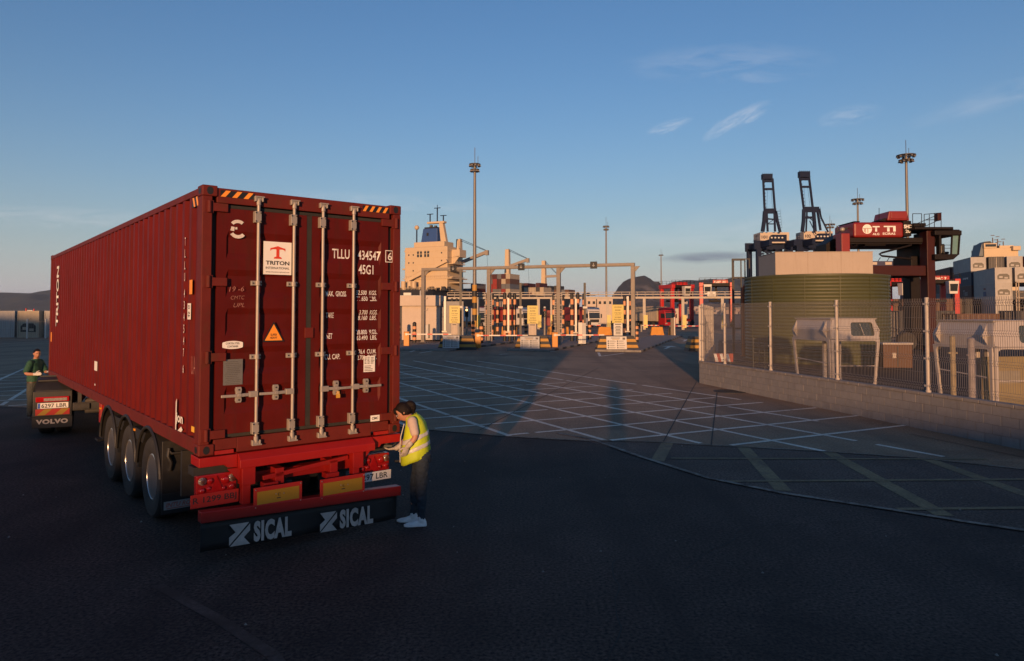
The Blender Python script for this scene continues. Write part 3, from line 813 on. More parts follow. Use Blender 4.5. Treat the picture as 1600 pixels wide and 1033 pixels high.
# ================================================================== semi trailer
TRED = mat('chassis_red', (.30, .009, .007), .45, var=.12, scale=4, dirt=.35, dirt_rgb=(.14, .03, .02), dscale=4, spec=.4)
TREDB = mat('bumper_red', (.30, .010, .008), .42, var=.1, scale=4, dirt=.3, dirt_rgb=(.2, .04, .03), dscale=5)
DARK = mat('dark_steel', (.028, .026, .025), .6, var=.3, scale=8, dirt=.4, dirt_rgb=(.07, .06, .05))
PLAST = mat('black_plastic', (.020, .019, .018), .5, var=.2, scale=5, dirt=.4, dirt_rgb=(.06, .055, .05), dscale=3)
RUBB = mat('tyre_rubber', (.026, .024, .023), .85, var=.2, scale=8, dirt=.6, dirt_rgb=(.075, .06, .05), dscale=3)
CHROME = mat('polished_rim', (.62, .60, .57), .28, .85, var=.1, scale=6, dirt=.3, dirt_rgb=(.2, .17, .14), dscale=6)
FLAP = mat('rubber_flap', (.016, .016, .017), .65, var=.25, scale=3, dirt=.3, dirt_rgb=(.045, .042, .04), dscale=3)
SILV = mat('silver_lettering', (.50, .44, .40), .5, var=.2, scale=8, dirt=.3, dirt_rgb=(.15, .15, .15), dscale=12)
REFY = mat('reflective_yellow', (.36, .20, .015), .45, var=.08)
REFR = mat('reflective_red', (.42, .02, .012), .45, var=.06)
LENSR = mat('red_lens', (.36, .008, .008), .15, var=.15, scale=30, coat=.6)
LENSW = mat('clear_lens', (.38, .36, .33), .15, .3, var=.5, scale=60, coat=.5)
tr_ = thing('semi_trailer', 'red three-axle container trailer with black rear flap and polished wheels', 'trailer', TO, TRZ)
for x in (.62, 1.70):
    m = MB(); m.box(x, x + .14, .35, CL - .3, CZ - .03, CZ - .004); m.box(x, x + .14, .35, CL - .3, CZ - .36, CZ - .33); m.box(x + .06, x + .08, .35, CL - .3, CZ - .33, CZ - .03)
    m.obj('main_beam', TRED, tr_)
m = MB()
for y in (1.2, 3.0, 4.2, 5.6, 7.4, 9.0, 11.4): m.box(.76, 1.70, y, y + .08, CZ - .26, CZ - .08)
m.obj('cross_member', DARK, tr_)
# rear bolster: the folded red beam under the doors
m = MB()
m.prism([(.0, -.02, CZ - .015), (.40, -.02, CZ - .015), (.40, -.02, CZ - .16), (.30, -.02, CZ - .15), (.27, -.02, CZ - .115), (.0, -.02, CZ - .115)], (0, .3, 0))
m.prism([(2.04, -.02, CZ - .015), (2.438, -.02, CZ - .015), (2.438, -.02, CZ - .115), (2.17, -.02, CZ - .115), (2.14, -.02, CZ - .15), (2.04, -.02, CZ - .16)], (0, .3, 0))
# centre: upper slope then face
m.prism([(.402, -.02, CZ - .012), (.402, -.10, CZ - .075), (.402, -.10, CZ - .165), (.402, .28, CZ - .165), (.402, .28, CZ - .012)], (1.636, 0, 0))
m.obj('rear_bolster', TRED, tr_, bevel=.006)
m = MB(); m.box(.165, .36, -.012, .03, CZ + .002, CZ + .042); m.obj('twist_lock', TREDB, tr_)
m = MB(); m.box(2.08, 2.27, -.012, .03, CZ + .002, CZ + .042); m.obj('twist_lock', TREDB, tr_)
# hangers: two posts down to the bumper and the gussets
for x0, x1, gx in ((.44, .585, .30), (1.76, 1.90, 2.04)):
    m = MB(); m.box(x0, x1, -.06, .10, CZ - .36, CZ - .168); m.box(x0 + .01, x1 - .045, -.04, .06, .56, CZ - .362)
    m.prism([(x0 if gx < 1 else x1, .0, CZ - .168), (x0 if gx < 1 else x1, .0, CZ - .33), (gx, .0, CZ - .168)], (0, .03, 0))
    m.obj('bumper_hanger', TRED, tr_, bevel=.005)
m = MB(); m.box(.60, 1.88, .18, .30, CZ - .40, CZ - .28); m.box(.84, .94, .02, .30, CZ - .42, CZ - .24); m.box(1.50, 1.60, .02, .30, CZ - .42, CZ - .24)
m.beam((.70, .05, CZ - .33), (1.74, .05, CZ - .23), .06, .05); m.box(.70, .86, -.02, .12, CZ - .44, CZ - .38); m.box(1.44, 1.60, -.02, .12, CZ - .44, CZ - .38)
m.obj('rear_crossbeam', TRED, tr_, bevel=.005)
m = MB(); m.cyl((1.1, .7, .62), (1.1, .7, .78), .15, n=16); m.cyl((1.1, .7, .58), (1.1, .7, .62), .11, n=16); m.obj('air_bellow', DARK, tr_, smooth=True)
m = MB(); m.box(.10, 2.34, 1.0, 1.06, .5, CZ - .1); m.box(.3, 2.1, .9, 1.0, .75, .9); m.obj('bulkhead', DARK, tr_)
# bumper and reflective plates, sagging slightly to the right
bump = MB(); 
bump.prism([(-.01, -.16, .470), (2.37, -.16, .375), (2.37, -.16, .490), (-.01, -.16, .585)], (0, .12, 0))
bm_ = bump.obj('rear_bumper', TREDB, tr_, bevel=.008)
for x0, x1, z0, z1 in ((.535, 1.08, .515, .745), (1.30, 1.868, .49, .722)):
    m = MB(); m.box(x0, x1, -.155, -.14, z0, z1); o = m.obj('reflector_plate', REFR, tr_, bevel=.003)
    m = MB(); m.box(x0 + .035, x1 - .035, -.158, -.1555, z0 + .045, z1 - .045); f = m.obj('reflector_face', REFY, o)
    m = MB()
    for bx, bz in ((x0 + .018, z0 + .02), (x1 - .018, z0 + .02), (x0 + .018, z1 - .02), (x1 - .018, z1 - .02), ((x0 + x1) / 2 - .03, (z0 + z1) / 2 + .02), ((x0 + x1) / 2 + .06, (z0 + z1) / 2 + .015)): m.cyl((bx, -.155, bz), (bx, -.163, bz), .007, n=6)
    m.obj('screw', GALV, o)
    text('lettering', 'E', .03, .032, ((x0 + x1) / 2 - .005, -.1585, (z0 + z1) / 2 - .005), Rr, Uu, PRINTK, f, -.01)
    m = MB(); m.box((x0 + x1) / 2 - .02, (x0 + x1) / 2 + .025, -.1588, -.158, (z0 + z1) / 2 - .032, (z0 + z1) / 2 - .022); m.obj('print', PRINTK, f)
# spray flap right across, with the haulier's name twice
m = MB(); nx = 26
def flap_pt(x, t):
    zt = .468 - .040 * x; zb = .155 - .032 * x
    return (x, -.10 + .018 * math.sin(x * 5.3 + 1) * (1 - t) + .012 * math.sin(x * 11) * (1 - t), zb + (zt - zb) * t)
vs = [flap_pt(.005 + 2.335 * i / nx, j / 4) for j in range(5) for i in range(nx + 1)]
m.add(vs, [(j * (nx + 1) + i, j * (nx + 1) + i + 1, (j + 1) * (nx + 1) + i + 1, (j + 1) * (nx + 1) + i) for j in range(4) for i in range(nx)])
fl = m.obj('spray_flap', FLAP, tr_, smooth=True); s = fl.modifiers.new('solid', 'SOLIDIFY'); s.thickness = .008; s.offset = 1
sag = (1, 0, -.036)
def logo(x, z, s):
    m = MB(); y = -.137
    for poly in ([(0, 1), (.95, 1), (.62, .66), (.0, .05), (.0, .42), (.30, .62)], [(1, .97), (1, .30), (.12, 0), (.5, 0), (.98, 0), (.98, .12)][:0] or [(1, .93), (.10, .06), (.02, 0), (.95, 0), (1.0, .0), (.70, .34), (1, .62)]):
        m.prism([(x + p[0] * s * .95, y, z + p[1] * s - .036 * p[0] * s) for p in poly], (0, .002, 0))
    return m.obj('emblem', SILV, fl)
logo(.285, .165, .232); logo(1.31, .115, .22)
text('lettering', 'SICAL', .425, .225, (.545, -.137, .162), sag, Uu, SILV, fl, .055, 1.12)
text('lettering', 'SICAL', .44, .22, (1.555, -.137, .111), sag, Uu, SILV, fl, .055, 1.12)
# lamp clusters
def lamps(x0, x1, z0, z1, y, num):
    m = MB(); m.box(x0, x1, y, y + .09, z0, z1); o = m.obj('tail_light', mat('lamp_red', (.32, .01, .01), .25, coat=.4), tr_, bevel=.01)
    w = x1 - x0; cz = (z0 + z1) / 2
    def disc(cx, cz, r, m_, nm):
        k = MB(); k.cyl((cx, y - .0005, cz), (cx, y - .016, cz), r, r * .92, n=18); k.sphere((cx, y - .016, cz), r * .85, .012, r * .85, 14, 6); return k.obj(nm, m_, o, smooth=True)
    for cx in (x0 + .06, x1 - .05): 
        d = disc(cx, cz + .045, .043, LENSW, 'lens')
        k = MB()
        for i in range(12):
            t = 2 * math.pi * i / 12; k.beam((cx + .014 * math.cos(t), y - .030, cz + .045 + .014 * math.sin(t)), (cx + .038 * math.cos(t), y - .024, cz + .045 + .038 * math.sin(t)), .006, .006)
        k.cyl((cx, y - .026, cz + .045), (cx, y - .033, cz + .045), .012, n=8); k.obj('lens_rib', mat('lens_dark', (.12, .03, .02), .3), d)['kind'] = 'stuff'
    for cx, c2, r in ((x0 + .135, cz + .04, .036), (x1 - .12, cz + .03, .045), (x0 + .055, cz - .055, .034), (x0 + .125, cz - .04, .026), (x1 - .055, cz - .05, .036), (x1 - .14, cz - .055, .022)): disc(cx, c2, r, LENSR, 'lens')
    k = MB(); cx = (x0 + x1) / 2 - .005
    k.prism([(cx - .075, y - .014, z0 + .02), (cx + .075, y - .014, z0 + .02), (cx, y - .014, z1 - .02)], (0, .013, 0)); k.obj('reflector', LENSR, o)
    return o
lamps(-.0, .42, .70, .915, .06, 0)
lamps(1.885, 2.325, .665, .88, .06, 1)
m = MB(); m.box(-.065, .435, .03, .036, .585, .728); p = m.obj('licence_plate', REFR, tr_, bevel=.003); p['label'] = 'red number plate under the left lamp cluster'
text('lettering', 'R 1299 BBJ', .45, .082, (-.04, .0285, .614), Rr, Uu, PRINTK, p, .012)
m = MB(); m.box(1.865, 2.335, .03, .036, .56, .672); p = m.obj('licence_plate', WHITE, tr_, bevel=.003); p['label'] = 'white number plate under the right lamp cluster'
text('lettering', '6297 LBR', .40, .072, (1.885, .0285, .580), Rr, Uu, PRINTK, p, .012)
for bx0, bx1 in ((-.02, .44), (1.88, 2.36)):
    m = MB(); m.box(bx0, bx1, .10, .3, .91, 1.0); m.obj('lamp_bracket', DARK, tr_)
m = MB(); m.cyl((2.40, .05, .76), (2.55, .0, .755), .016, n=8); m.obj('lamp_arm', DARK, tr_)
m = MB(); m.sphere((2.56, -.01, .755), .035, .035, .035); m.obj('marker_light', LENSR, tr_, smooth=True)
# wheels: single wide tyres, deep polished rims, mudguards
def tyre_mesh(R0, rim, wdt, c):
    m = MB(); h = wdt / 2
    prof = [(rim, -h * .86), (rim + .035, -h * .96), (R0 - .10, -h), (R0 - .045, -h * .97), (R0 - .012, -h * .80), (R0, -h * .62), (R0, -h * .31), (R0 - .014, -h * .30), (R0 - .014, -h * .25), (R0, -h * .24), (R0, h * .24), (R0 - .014, h * .25), (R0 - .014, h * .30), (R0, h * .31), (R0, h * .62), (R0 - .012, h * .80), (R0 - .045, h * .97), (R0 - .10, h), (rim + .035, h * .96), (rim, h * .86)]
    m.lathe(prof, 48, 'x', c, closed=True); return m
def rim_mesh(rim, wdt, c, sgn):
    """sgn -1: outer face toward -x"""
    m = MB(); h = wdt / 2 * .86
    pr = [(rim + .004, -h), (rim - .012, -h - .006), (rim - .022, -h + .01), (rim - .035, -h * .35), (rim - .05, h * .45), (rim - .10, h * .55), (.15, h * .42), (.135, h * .30), (.12, -h * .12), (.085, -h * .20), (.0015, -h * .22)]
    m.lathe([(r, sgn * -x) for r, x in pr], 40, 'x', c)
    return m
for y in (2.18, 3.50, 4.82):
    for side in (0, 1):
        sgn = -1 if side == 0 else 1
        cx = .215 if side == 0 else CWD - .215
        w = tyre_mesh(.53, .295, .385, (0, 0, 0)).obj('wheel', RUBB, tr_, smooth=True, loc=(cx, y, .53))
        rm = rim_mesh(.295, .385, (0, 0, 0), sgn).obj('rim', CHROME, w, smooth=True)
        k = MB()
        for i in range(10):
            t = 2 * math.pi * i / 10; xx = sgn * -.07
            k.cyl((xx, .168 * math.cos(t), .168 * math.sin(t)), (sgn * -.035, .168 * math.cos(t), .168 * math.sin(t)), .015, n=6)
        k.obj('wheel_nut', GALV, w)
    m = MB(); m.cyl((.3, y, .53), (CWD - .3, y, .53), .075, n=12); m.obj('axle', DARK, tr_, smooth=True)
for side in (0, 1):
    xa, xb = (-.005, .43) if side == 0 else (CWD - .43, CWD + .005)
    for y in (2.18, 3.50, 4.82):
        a0, a1 = R(8), R(172)
        n = 22; r0, r1 = .635, .655
        ring = []
        m = MB()
        for i in range(n + 1):
            t = a0 + (a1 - a0) * i / n; cy, sz = math.cos(t), math.sin(t)
            ring.append([(xa, y + r0 * cy, .53 + r0 * sz), (xb, y + r0 * cy, .53 + r0 * sz), (xb, y + r1 * cy, .53 + r1 * sz), (xa + (.0), y + r1 * cy, .53 + r1 * sz)])
        m.loft([[Vector(p) for p in r] for r in ring])
        # rolled outer lip
        ex = xa if side == 0 else xb
        m.tube([(ex, y + .642 * math.cos(a0 + (a1 - a0) * i / n), .53 + .642 * math.sin(a0 + (a1 - a0) * i / n)) for i in range(n + 1)], .022, 6)
        m.obj('mudguard', PLAST, tr_, smooth=True)
    # infill between guards
    m = MB()
    for y in (2.84, 4.16): 
        m.prism([(xa + .015, y - .28, .92), (xa + .015, y + .28, .92), (xa + .015, y + .45, 1.07), (xa + .015, y - .45, 1.07)], (.38, 0, 0))
        m.box(xa + .02, xb - .02, y - .03, y + .03, .55, .62)
    m.obj('guard_infill', PLAST, tr_)
    # rear face of the last guard with its lower strip
    m = MB(); m.box(xa + .01, xb + (.09 if side == 0 else 0), 1.515, 1.535, .26, 1.08); fl2 = m.obj('mud_flap', PLAST, tr_, bevel=.006)
    m = MB(); m.box(xa + .01, xb + (.09 if side == 0 else 0), 1.500, 1.514, .19, .44); lo = m.obj('flap_skirt', FLAP, fl2, bevel=.004)
    if side == 0:
        m = MB(); m.box(.03, .50, 1.494, 1.499, .245, .345); ls = m.obj('dealer_strip', mat('grey_strip', (.35, .33, .32), .6, var=.2, dirt=.4, dscale=10), lo)
        text('lettering', 'INTU ROMAS', .43, .055, (.05, 1.493, .275), Rr, Uu, mat('faded_red_print', (.40, .12, .10), .6), ls, .03, shear=.25)
        m = MB(); m.box(.06, .46, 1.491, 1.4935, .255, .265); m.obj('print', mat('faded_red_print', (.4, .12, .1)), ls)
        m = MB(); m.tube([(.07, 1.5, .98), (.10, 1.47, .93), (.40, 1.46, .93), (.46, 1.5, .98)], .018, 8); m.tube([(.08, 1.5, .99), (.06, 1.47, .90), (.10, 1.48, .82), (.09, 1.5, .72)], .024, 8); m.tube([(.44, 1.5, .96), (.47, 1.47, .88), (.44, 1.5, .76)], .02, 8); m.obj('hose', PLAST, tr_, smooth=True)
        m = MB(); m.cyl((.36, 1.51, .53), (.36, 1.46, .53), .035, n=14); m.sphere((.36, 1.46, .53), .034, .014, .034); m.obj('marker_light', LENSR, tr_, smooth=True)
for y, z in ((3.0, 1.02), (5.55, 1.05)):
    m = MB(); m.box(-.002, .02, y, y + .07, z, z + .03); m.obj('marker_light', mat('amber_lens', (.8, .3, .02), .2), tr_)
for x in (.25, CWD - .43):
    m = MB(); m.box(x, x + .18, 7.0, 7.18, .62, CZ - .05); m.obj('landing_leg', TREDB if x < 1 else TRED, tr_, bevel=.01)
    m = MB(); m.box(x + .02, x + .16, 7.02, 7.16, .34, .618); m.box(x - .05, x + .23, 6.95, 7.23, .30, .338); m.obj('landing_foot', DARK, tr_)
m = MB(); m.box(.3, .42, 6.2, 7.0, .5, .98); m.obj('tool_box', PLAST, tr_, bevel=.02)

# ================================================================== tractor unit, turned a little under the trailer
KR = R(27)
tt = thing('tractor_unit', 'black chassis tractor unit coupled under the front of the trailer', 'truck', (-10.17 + 1.25 * math.cos(KR), 15.02 + 1.25 * math.sin(KR), 0), KR)
for x in (-.43, .37):
    m = MB(); m.box(x, x + .07, -.1, 5.6, .72, 1.0); m.obj('frame_rail', DARK, tt)
for s in (-1, 1):
    w = tyre_mesh(.51, .29, .30, (0, 0, 0)).obj('wheel', RUBB, tt, smooth=True, loc=(s * 1.07, .78, .51))
    rim_mesh(.29, .30, (0, 0, 0), s).obj('rim', CHROME, w, smooth=True)
    w = tyre_mesh(.51, .29, .30, (0, 0, 0)).obj('wheel', RUBB, tt, smooth=True, loc=(s * .74, .78, .51))
    w = tyre_mesh(.51, .29, .32, (0, 0, 0)).obj('wheel', RUBB, tt, smooth=True, loc=(s * 1.03, 4.5, .51))
    rim_mesh(.29, .32, (0, 0, 0), s).obj('rim', CHROME, w, smooth=True)
    # wheel arch
    m = MB(); n = 16; ring = []
    for i in range(n + 1):
        t = R(-8) + (R(188)) * i / n; c_, s_ = -math.cos(t), math.sin(t)
        ring.append([Vector((s * x_, .78 + r_ * c_ * 1.04, .58 + r_ * s_)) for x_, r_ in ((.56, .62), (1.25, .62), (1.25, .65), (.56, .65))])
    m.loft(ring); m.obj('mudguard', PLAST, tt, smooth=True)
    # tread block pattern on the arch cover
    m = MB()
    for i in range(5):
        t = R(35) + R(110) * i / 4; c_, s_ = -math.cos(t), math.sin(t)
        m.beam((s * .6, .78 + .665 * c_ * 1.04, .58 + .665 * s_), (s * 1.22, .78 + .665 * c_ * 1.04, .58 + .665 * s_), .03, .03)
    m.obj('arch_rib', PLAST, tt)
    # rear panel with lamp, plate, chevrons and flap
    x0 = -1.25 if s < 0 else .54
    m = MB(); m.box(x0, x0 + .71, -.02, .03, .44, .98); pn = m.obj('rear_panel', PLAST, tt, bevel=.01)
    m = MB(); m.box(x0 + .05, x0 + .66, -.055, -.021, .755, .865); lm = m.obj('tail_light', LENSR, pn, bevel=.012)
    m = MB(); m.box(x0 + .20, x0 + .62, -.060, -.056, .775, .835); m.obj('lens', LENSW, lm)
    if s < 0:
        m = MB(); m.box(x0 + .085, x0 + .645, -.035, -.021, .615, .735); p = m.obj('licence_plate', WHITE, pn, bevel=.003)
        m = MB(); m.box(x0 + .09, x0 + .135, -.0365, -.0355, .62, .73); m.obj('plate_band', mat('plate_blue', (.03, .10, .45), .5), p)
        text('lettering', '6297 LBR', .46, .085, (x0 + .155, -.0365, .632), Rr, Uu, PRINTK, p, .015)
    m = MB(); m.mi(0).box(x0 + .05, x0 + .67, -.035, -.021, .475, .605); m.mi(1)
    for k in range(2):
        a = x0 + .08 + k * .31
        m.prism([(a, -.0365, .478), (a + .14, -.0365, .478), (a + .27, -.0365, .602), (a + .13, -.0365, .602)], (0, .001, 0))
    m.obj('hazard_stripes', [REFR, REFY], pn)
    m = MB(); m.box(x0 - .01, x0 + .72, -.015, -.003, .20, .438); f = m.obj('mud_flap', FLAP, tt, bevel=.003)
    text('lettering', 'VOLVO', .58, .10, (x0 + .06, -.0165, .285), Rr, Uu, SILV, f, .05, 1.1)
m = MB(); m.box(-.52, .52, -.12, -.02, .55, .72); m.box(-.50, -.20, -.16, -.121, .58, .70); m.obj('rear_crossbeam', DARK, tt, bevel=.008)
m = MB(); m.cyl((-.30, .1, .62), (.45, .1, .62), .17, n=16); m.cyl((-.2, 2.2, .55), (.9, 2.2, .55), .2, n=16); m.obj('air_tank', mat('tank_grey', (.12, .11, .10), .5, var=.2), tt, smooth=True)
m = MB(); m.cyl((0, 1.55, 1.0), (0, 1.55, 1.07), .5, n=24); m.obj('fifth_wheel', DARK, tt, smooth=True)
m = MB(); m.box(-1.2, -.6, 2.0, 3.4, .35, .95); m.box(.6, 1.2, 2.0, 3.4, .35, .95); m.obj('fuel_tank', CHROME, tt, bevel=.08)
CABM = mat('cab_white', (.6, .6, .58), .4)
m = MB(); m.prism([(-1.25, 3.9, .55), (-1.25, 6.1, .55), (-1.25, 6.15, 1.9), (-1.25, 5.9, 3.0), (-1.25, 5.2, 3.75), (-1.25, 3.95, 3.5)], (2.5, 0, 0)); m.obj('cab', CABM, tt, bevel=.08)
m = MB(); m.prism([(-1.1, 6.155, 1.95), (1.1, 6.155, 1.95), (1.1, 5.93, 2.95), (-1.1, 5.93, 2.95)], (0, .02, 0)); m.obj('windscreen', mat('cab_glass', (.02, .03, .035), .05), tt)
# ================================================================== block wall and mesh fence on the right
FA = Vector((7.09, 26.75, 0)); FB = Vector((10.55, 10.6, 0))
FD = (FB - FA).normalized(); FRZ = math.atan2(FD.y, FD.x); FL = (FB - FA).length
BLK = [mat('wall_block', (.205, .195, .195), .9, var=.10, scale=5, dirt=.35, dirt_rgb=(.13, .10, .09), dscale=2.5, streak=True, bump=.25, bscale=70, world=True),
       mat('wall_block_b', (.195, .186, .187), .9, var=.10, scale=6, dirt=.45, dirt_rgb=(.12, .09, .08), dscale=2.5, streak=True, bump=.25, bscale=70, world=True),
       mat('wall_block_c', (.215, .203, .202), .9, var=.10, scale=5, dirt=.3, dirt_rgb=(.15, .11, .10), dscale=3, streak=True, bump=.25, bscale=70, world=True)]
MORT = mat('wall_mortar', (.17, .16, .155), .95, bump=.3, bscale=60)
def block_wall(label, loc, rz, length, nrow=4, face_end=True):
    w = thing('block_wall', label, 'wall', loc, rz)
    m = MB(); m.box(.012, length, .012, .188, 0, .775); m.obj('core', MORT, w)
    protos = []
    bl, bh = .397, .190
    for k in range(3):
        m = MB(); m.box(0, bl, -.0, .2, 0, bh); me = m.obj('block', BLK[k], w, bevel=.004, seg=1); protos.append(me)
    used = [False] * 3
    rb = random.Random(4)
    for r in range(nrow):
        x = -(.2 if r % 2 else 0)
        while x < length - .05:
            k = rb.randrange(3)
            a = max(x, 0); e = min(x + bl, length)
            if e - a > .12:
                if not used[k]: o = protos[k]; used[k] = True
                else: o = protos[k].copy(); COL.objects.link(o); o.parent = w
                o.location = (a, rb.uniform(-.002, .003), .003 + r * .1945)
                o.scale = ((e - a) / bl, 1, 1)
            x += bl + .005
    c0 = None; x = -.02
    while x < length:
        if c0 is None:
            m = MB(); m.box(0, .392, -.02, .22, 0, .072); o = c0 = m.obj('coping_tile', mat('coping_block', (.21, .19, .18), .9, var=.15, scale=5, dirt=.5, dirt_rgb=(.10, .08, .07), dscale=2, bump=.2, world=True), w, bevel=.012)
        else: o = c0.copy(); COL.objects.link(o); o.parent = w
        o.location = (x, rb.uniform(-.003, .003), .780)
        x += .40
    return w
block_wall('low wall of pale concrete blocks under the mesh fence, along the yard', FA, FRZ, FL)
GD = Vector((4.25, 13.4, 0)).normalized()
block_wall('low block wall running back from the fence corner past the green tank', FA + Vector((.22, .05, 0)), math.atan2(GD.y, GD.x), 14.0)

POST = mat('fence_post_white', (.38, .34, .31), .5, var=.1, scale=6, dirt=.3, dirt_rgb=(.25, .17, .12), dscale=8)
WIRE = mat('fence_wire', (.21, .185, .175), .5, .3, var=.08)
def fence_panel(x0, x1, parent, name='mesh_panel'):
    m = MB(); z0, z1 = .875, 2.96
    folds = (1.0, 1.62, 2.24, 2.86)
    zz = [z0]
    for f in folds: zz += [f - .055, f, f + .055]
    zz.append(z1 + .03)
    def off(z): return -.04 if any(abs(z - f) < 1e-6 for f in folds) else 0
    r = .0027
    n = max(1, round((x1 - x0) / .052))
    for i in range(n + 1):
        x = x0 + (x1 - x0) * i / n
        rings = [[Vector((x + dx * r, .1 + off(z) + dy * r, z)) for dx, dy in ((-1, -1), (1, -1), (1, 1), (-1, 1))] for z in zz]
        m.loft(rings, caps=False)
    hs = [.92] + [f + d for f in folds for d in (-.055, 0, .055)] + [1.30, 1.93, 2.55]
    for z in hs: m.box(x0, x1, .1 + off(z) - r - .006, .1 + off(z) + r - .006, z - r, z + r)
    return m.obj(name, WIRE, parent)
def fence(label, loc, rz, posts, end=True):
    f = thing('mesh_fence', label, 'fence', loc, rz)
    pr = None
    for i, x in enumerate(posts):
        if pr is None:
            m = MB(); m.cyl((0, .1, .82), (0, .1, 2.98), .046, n=14); m.cyl((0, .1, 2.98), (0, .1, 3.01), .05, .044, n=14)
            for z in (1.0, 1.62, 2.24, 2.86): m.box(-.056, .056, .04, .06, z - .022, z + .022)
            m.cyl((0, .1, .852), (0, .1, .90), .06, n=14)
            pr = o = m.obj('post', POST, f, smooth=True)
        else: o = pr.copy(); COL.objects.link(o); o.parent = f
        o.location = (x, 0, 0)
    for a, b in zip(posts, posts[1:]): fence_panel(a + .05, b - .05, f)
    return f
fence('pale wire mesh fence with round white posts on the low block wall', FA, FRZ, [.10, 1.76, 4.62, 7.80, 10.92, 13.95, 16.4])
fr = fence('mesh fence running back from the corner with close-set white posts', FA + Vector((.22, .05, 0)), math.atan2(GD.y, GD.x), [.35, 5.2, 7.9, 11.6, 14.0])
m = MB(); m.box(-.10, .10, .0, .2, .853, 2.95); m.obj('corner_plate', POST, fr, bevel=.01)
for x in (1.1, 5.5, 8.3, 11.9):
    m = MB(); m.box(x, x + .12, .06, .14, .853, 2.9); m.obj('slat', POST, fr)

# ================================================================== behind the fence
GREEN = mat('tank_green', (.062, .066, .026), .55, var=.1, scale=1.2, dirt=.35, dirt_rgb=(.05, .05, .025), dscale=1.2, streak=True)
tc_ = at(1274, 489, 39.6)
tk = thing('ribbed_tank', 'olive green round water tank of ribbed steel behind the fence', 'tank', (tc_.x, tc_.y, 0))
pr = []; z = 0; RT = 3.74
while z < 4.55:
    pr += [(RT - .022, z), (RT + .012, z + .045), (RT + .020, z + .09), (RT + .012, z + .135)]; z += .18
pr += [(RT, 4.58), (RT + .04, 4.60), (RT + .04, 4.67), (RT - .1, 4.69)]
m = MB(); m.lathe(pr, 96); m.obj('tank_wall', GREEN, tk, smooth=True)
m = MB(); m.lathe([(RT - .09, 4.66), (1.2, 4.72), (.001, 4.73)], 64); m.obj('tank_lid', GREEN, tk)
m = MB()
for i in range(14):
    t = 2 * math.pi * (i + .3) / 14; m.box(-.0, .0, 0, 0, 0, 0) if False else m.beam(((RT + .03) * math.cos(t), (RT + .03) * math.sin(t), .02), ((RT + .03) * math.cos(t), (RT + .03) * math.sin(t), 4.55), .05, .02, (math.cos(t), math.sin(t), 0))
m.obj('seam_strip', GREEN, tk)['kind'] = 'stuff'
SAND = mat('sand_render', (.37, .31, .26), .92, var=.06, scale=.8, dirt=.4, dirt_rgb=(.26, .20, .15), dscale=1.3, streak=True)
bx = thing('plant_housing', 'plain sand coloured box standing on top of the green tank', 'box', (tc_.x, tc_.y, 4.735), R(-4))
m = MB(); m.box(-2.62, 2.52, -1.55, 1.7, 0, 1.22); m.obj('body', SAND, bx, bevel=.02)
m = MB(); m.box(-2.64, 2.54, -1.57, 1.72, 1.222, 1.25); m.obj('lid', SAND, bx)
for x in (-.9, .85):
    m = MB(); m.box(x - .006, x + .006, -1.554, -1.549, .02, 1.2); m.obj('seam', mat('seam_dark', (.22, .17, .13), .9), bx)

# cab shells
CABW = mat('cab_shell_white', (.36, .33, .32), .5, var=.08, scale=2, dirt=.45, dirt_rgb=(.28, .20, .15), dscale=3, streak=True, bump=.08, bscale=10)
GLASS = mat('tinted_glass', (.035, .045, .04), .08, spec=.7)
def holed(m, p, hole, r=.08, n=5):
    """panel p = (bl, br, tr, tl) with one rounded opening given in fractions"""
    bl, br, tr, tl = [Vector(q) for q in p]
    W_ = (br - bl).length; H_ = (tl - bl).length
    u0, u1, v0, v1 = hole
    P = lambda u, v: (bl * (1 - u) + br * u) * (1 - v) + (tl * (1 - u) + tr * u) * v
    inner = []; outer = []
    for (cu, cv, a0, su, sv) in ((u1, v1, 0, 1, 1), (u0, v1, 90, -1, 1), (u0, v0, 180, -1, -1), (u1, v0, 270, 1, -1)):
        for k in range(n + 1):
            t = R(a0 + 90 * k / n)
            inner.append(P(cu - su * r / W_ + math.cos(t) * r / W_, cv - sv * r / H_ + math.sin(t) * r / H_))
            # matching point on the outer rectangle
            f = k / n
            if a0 == 0: q = (1, v1 + (1 - v1) * min(1, 2 * f)) if f < .5 else (1 - (1 - u1) * (2 * f - 1), 1)
            elif a0 == 90: q = (u0 * (1 - min(1, 2 * f)), 1) if f < .5 else (0, 1 - (1 - v1) * (2 * f - 1))
            elif a0 == 180: q = (0, v0 * (1 - min(1, 2 * f))) if f < .5 else (u0 * (2 * f - 1), 0)
            else: q = (u1 + (1 - u1) * min(1, 2 * f), 0) if f < .5 else (1, v0 * (2 * f - 1))
            outer.append(P(*q))
    N_ = len(inner)
    m.add(inner + outer, [(i, (i + 1) % N_, N_ + (i + 1) % N_, N_ + i) for i in range(N_)])
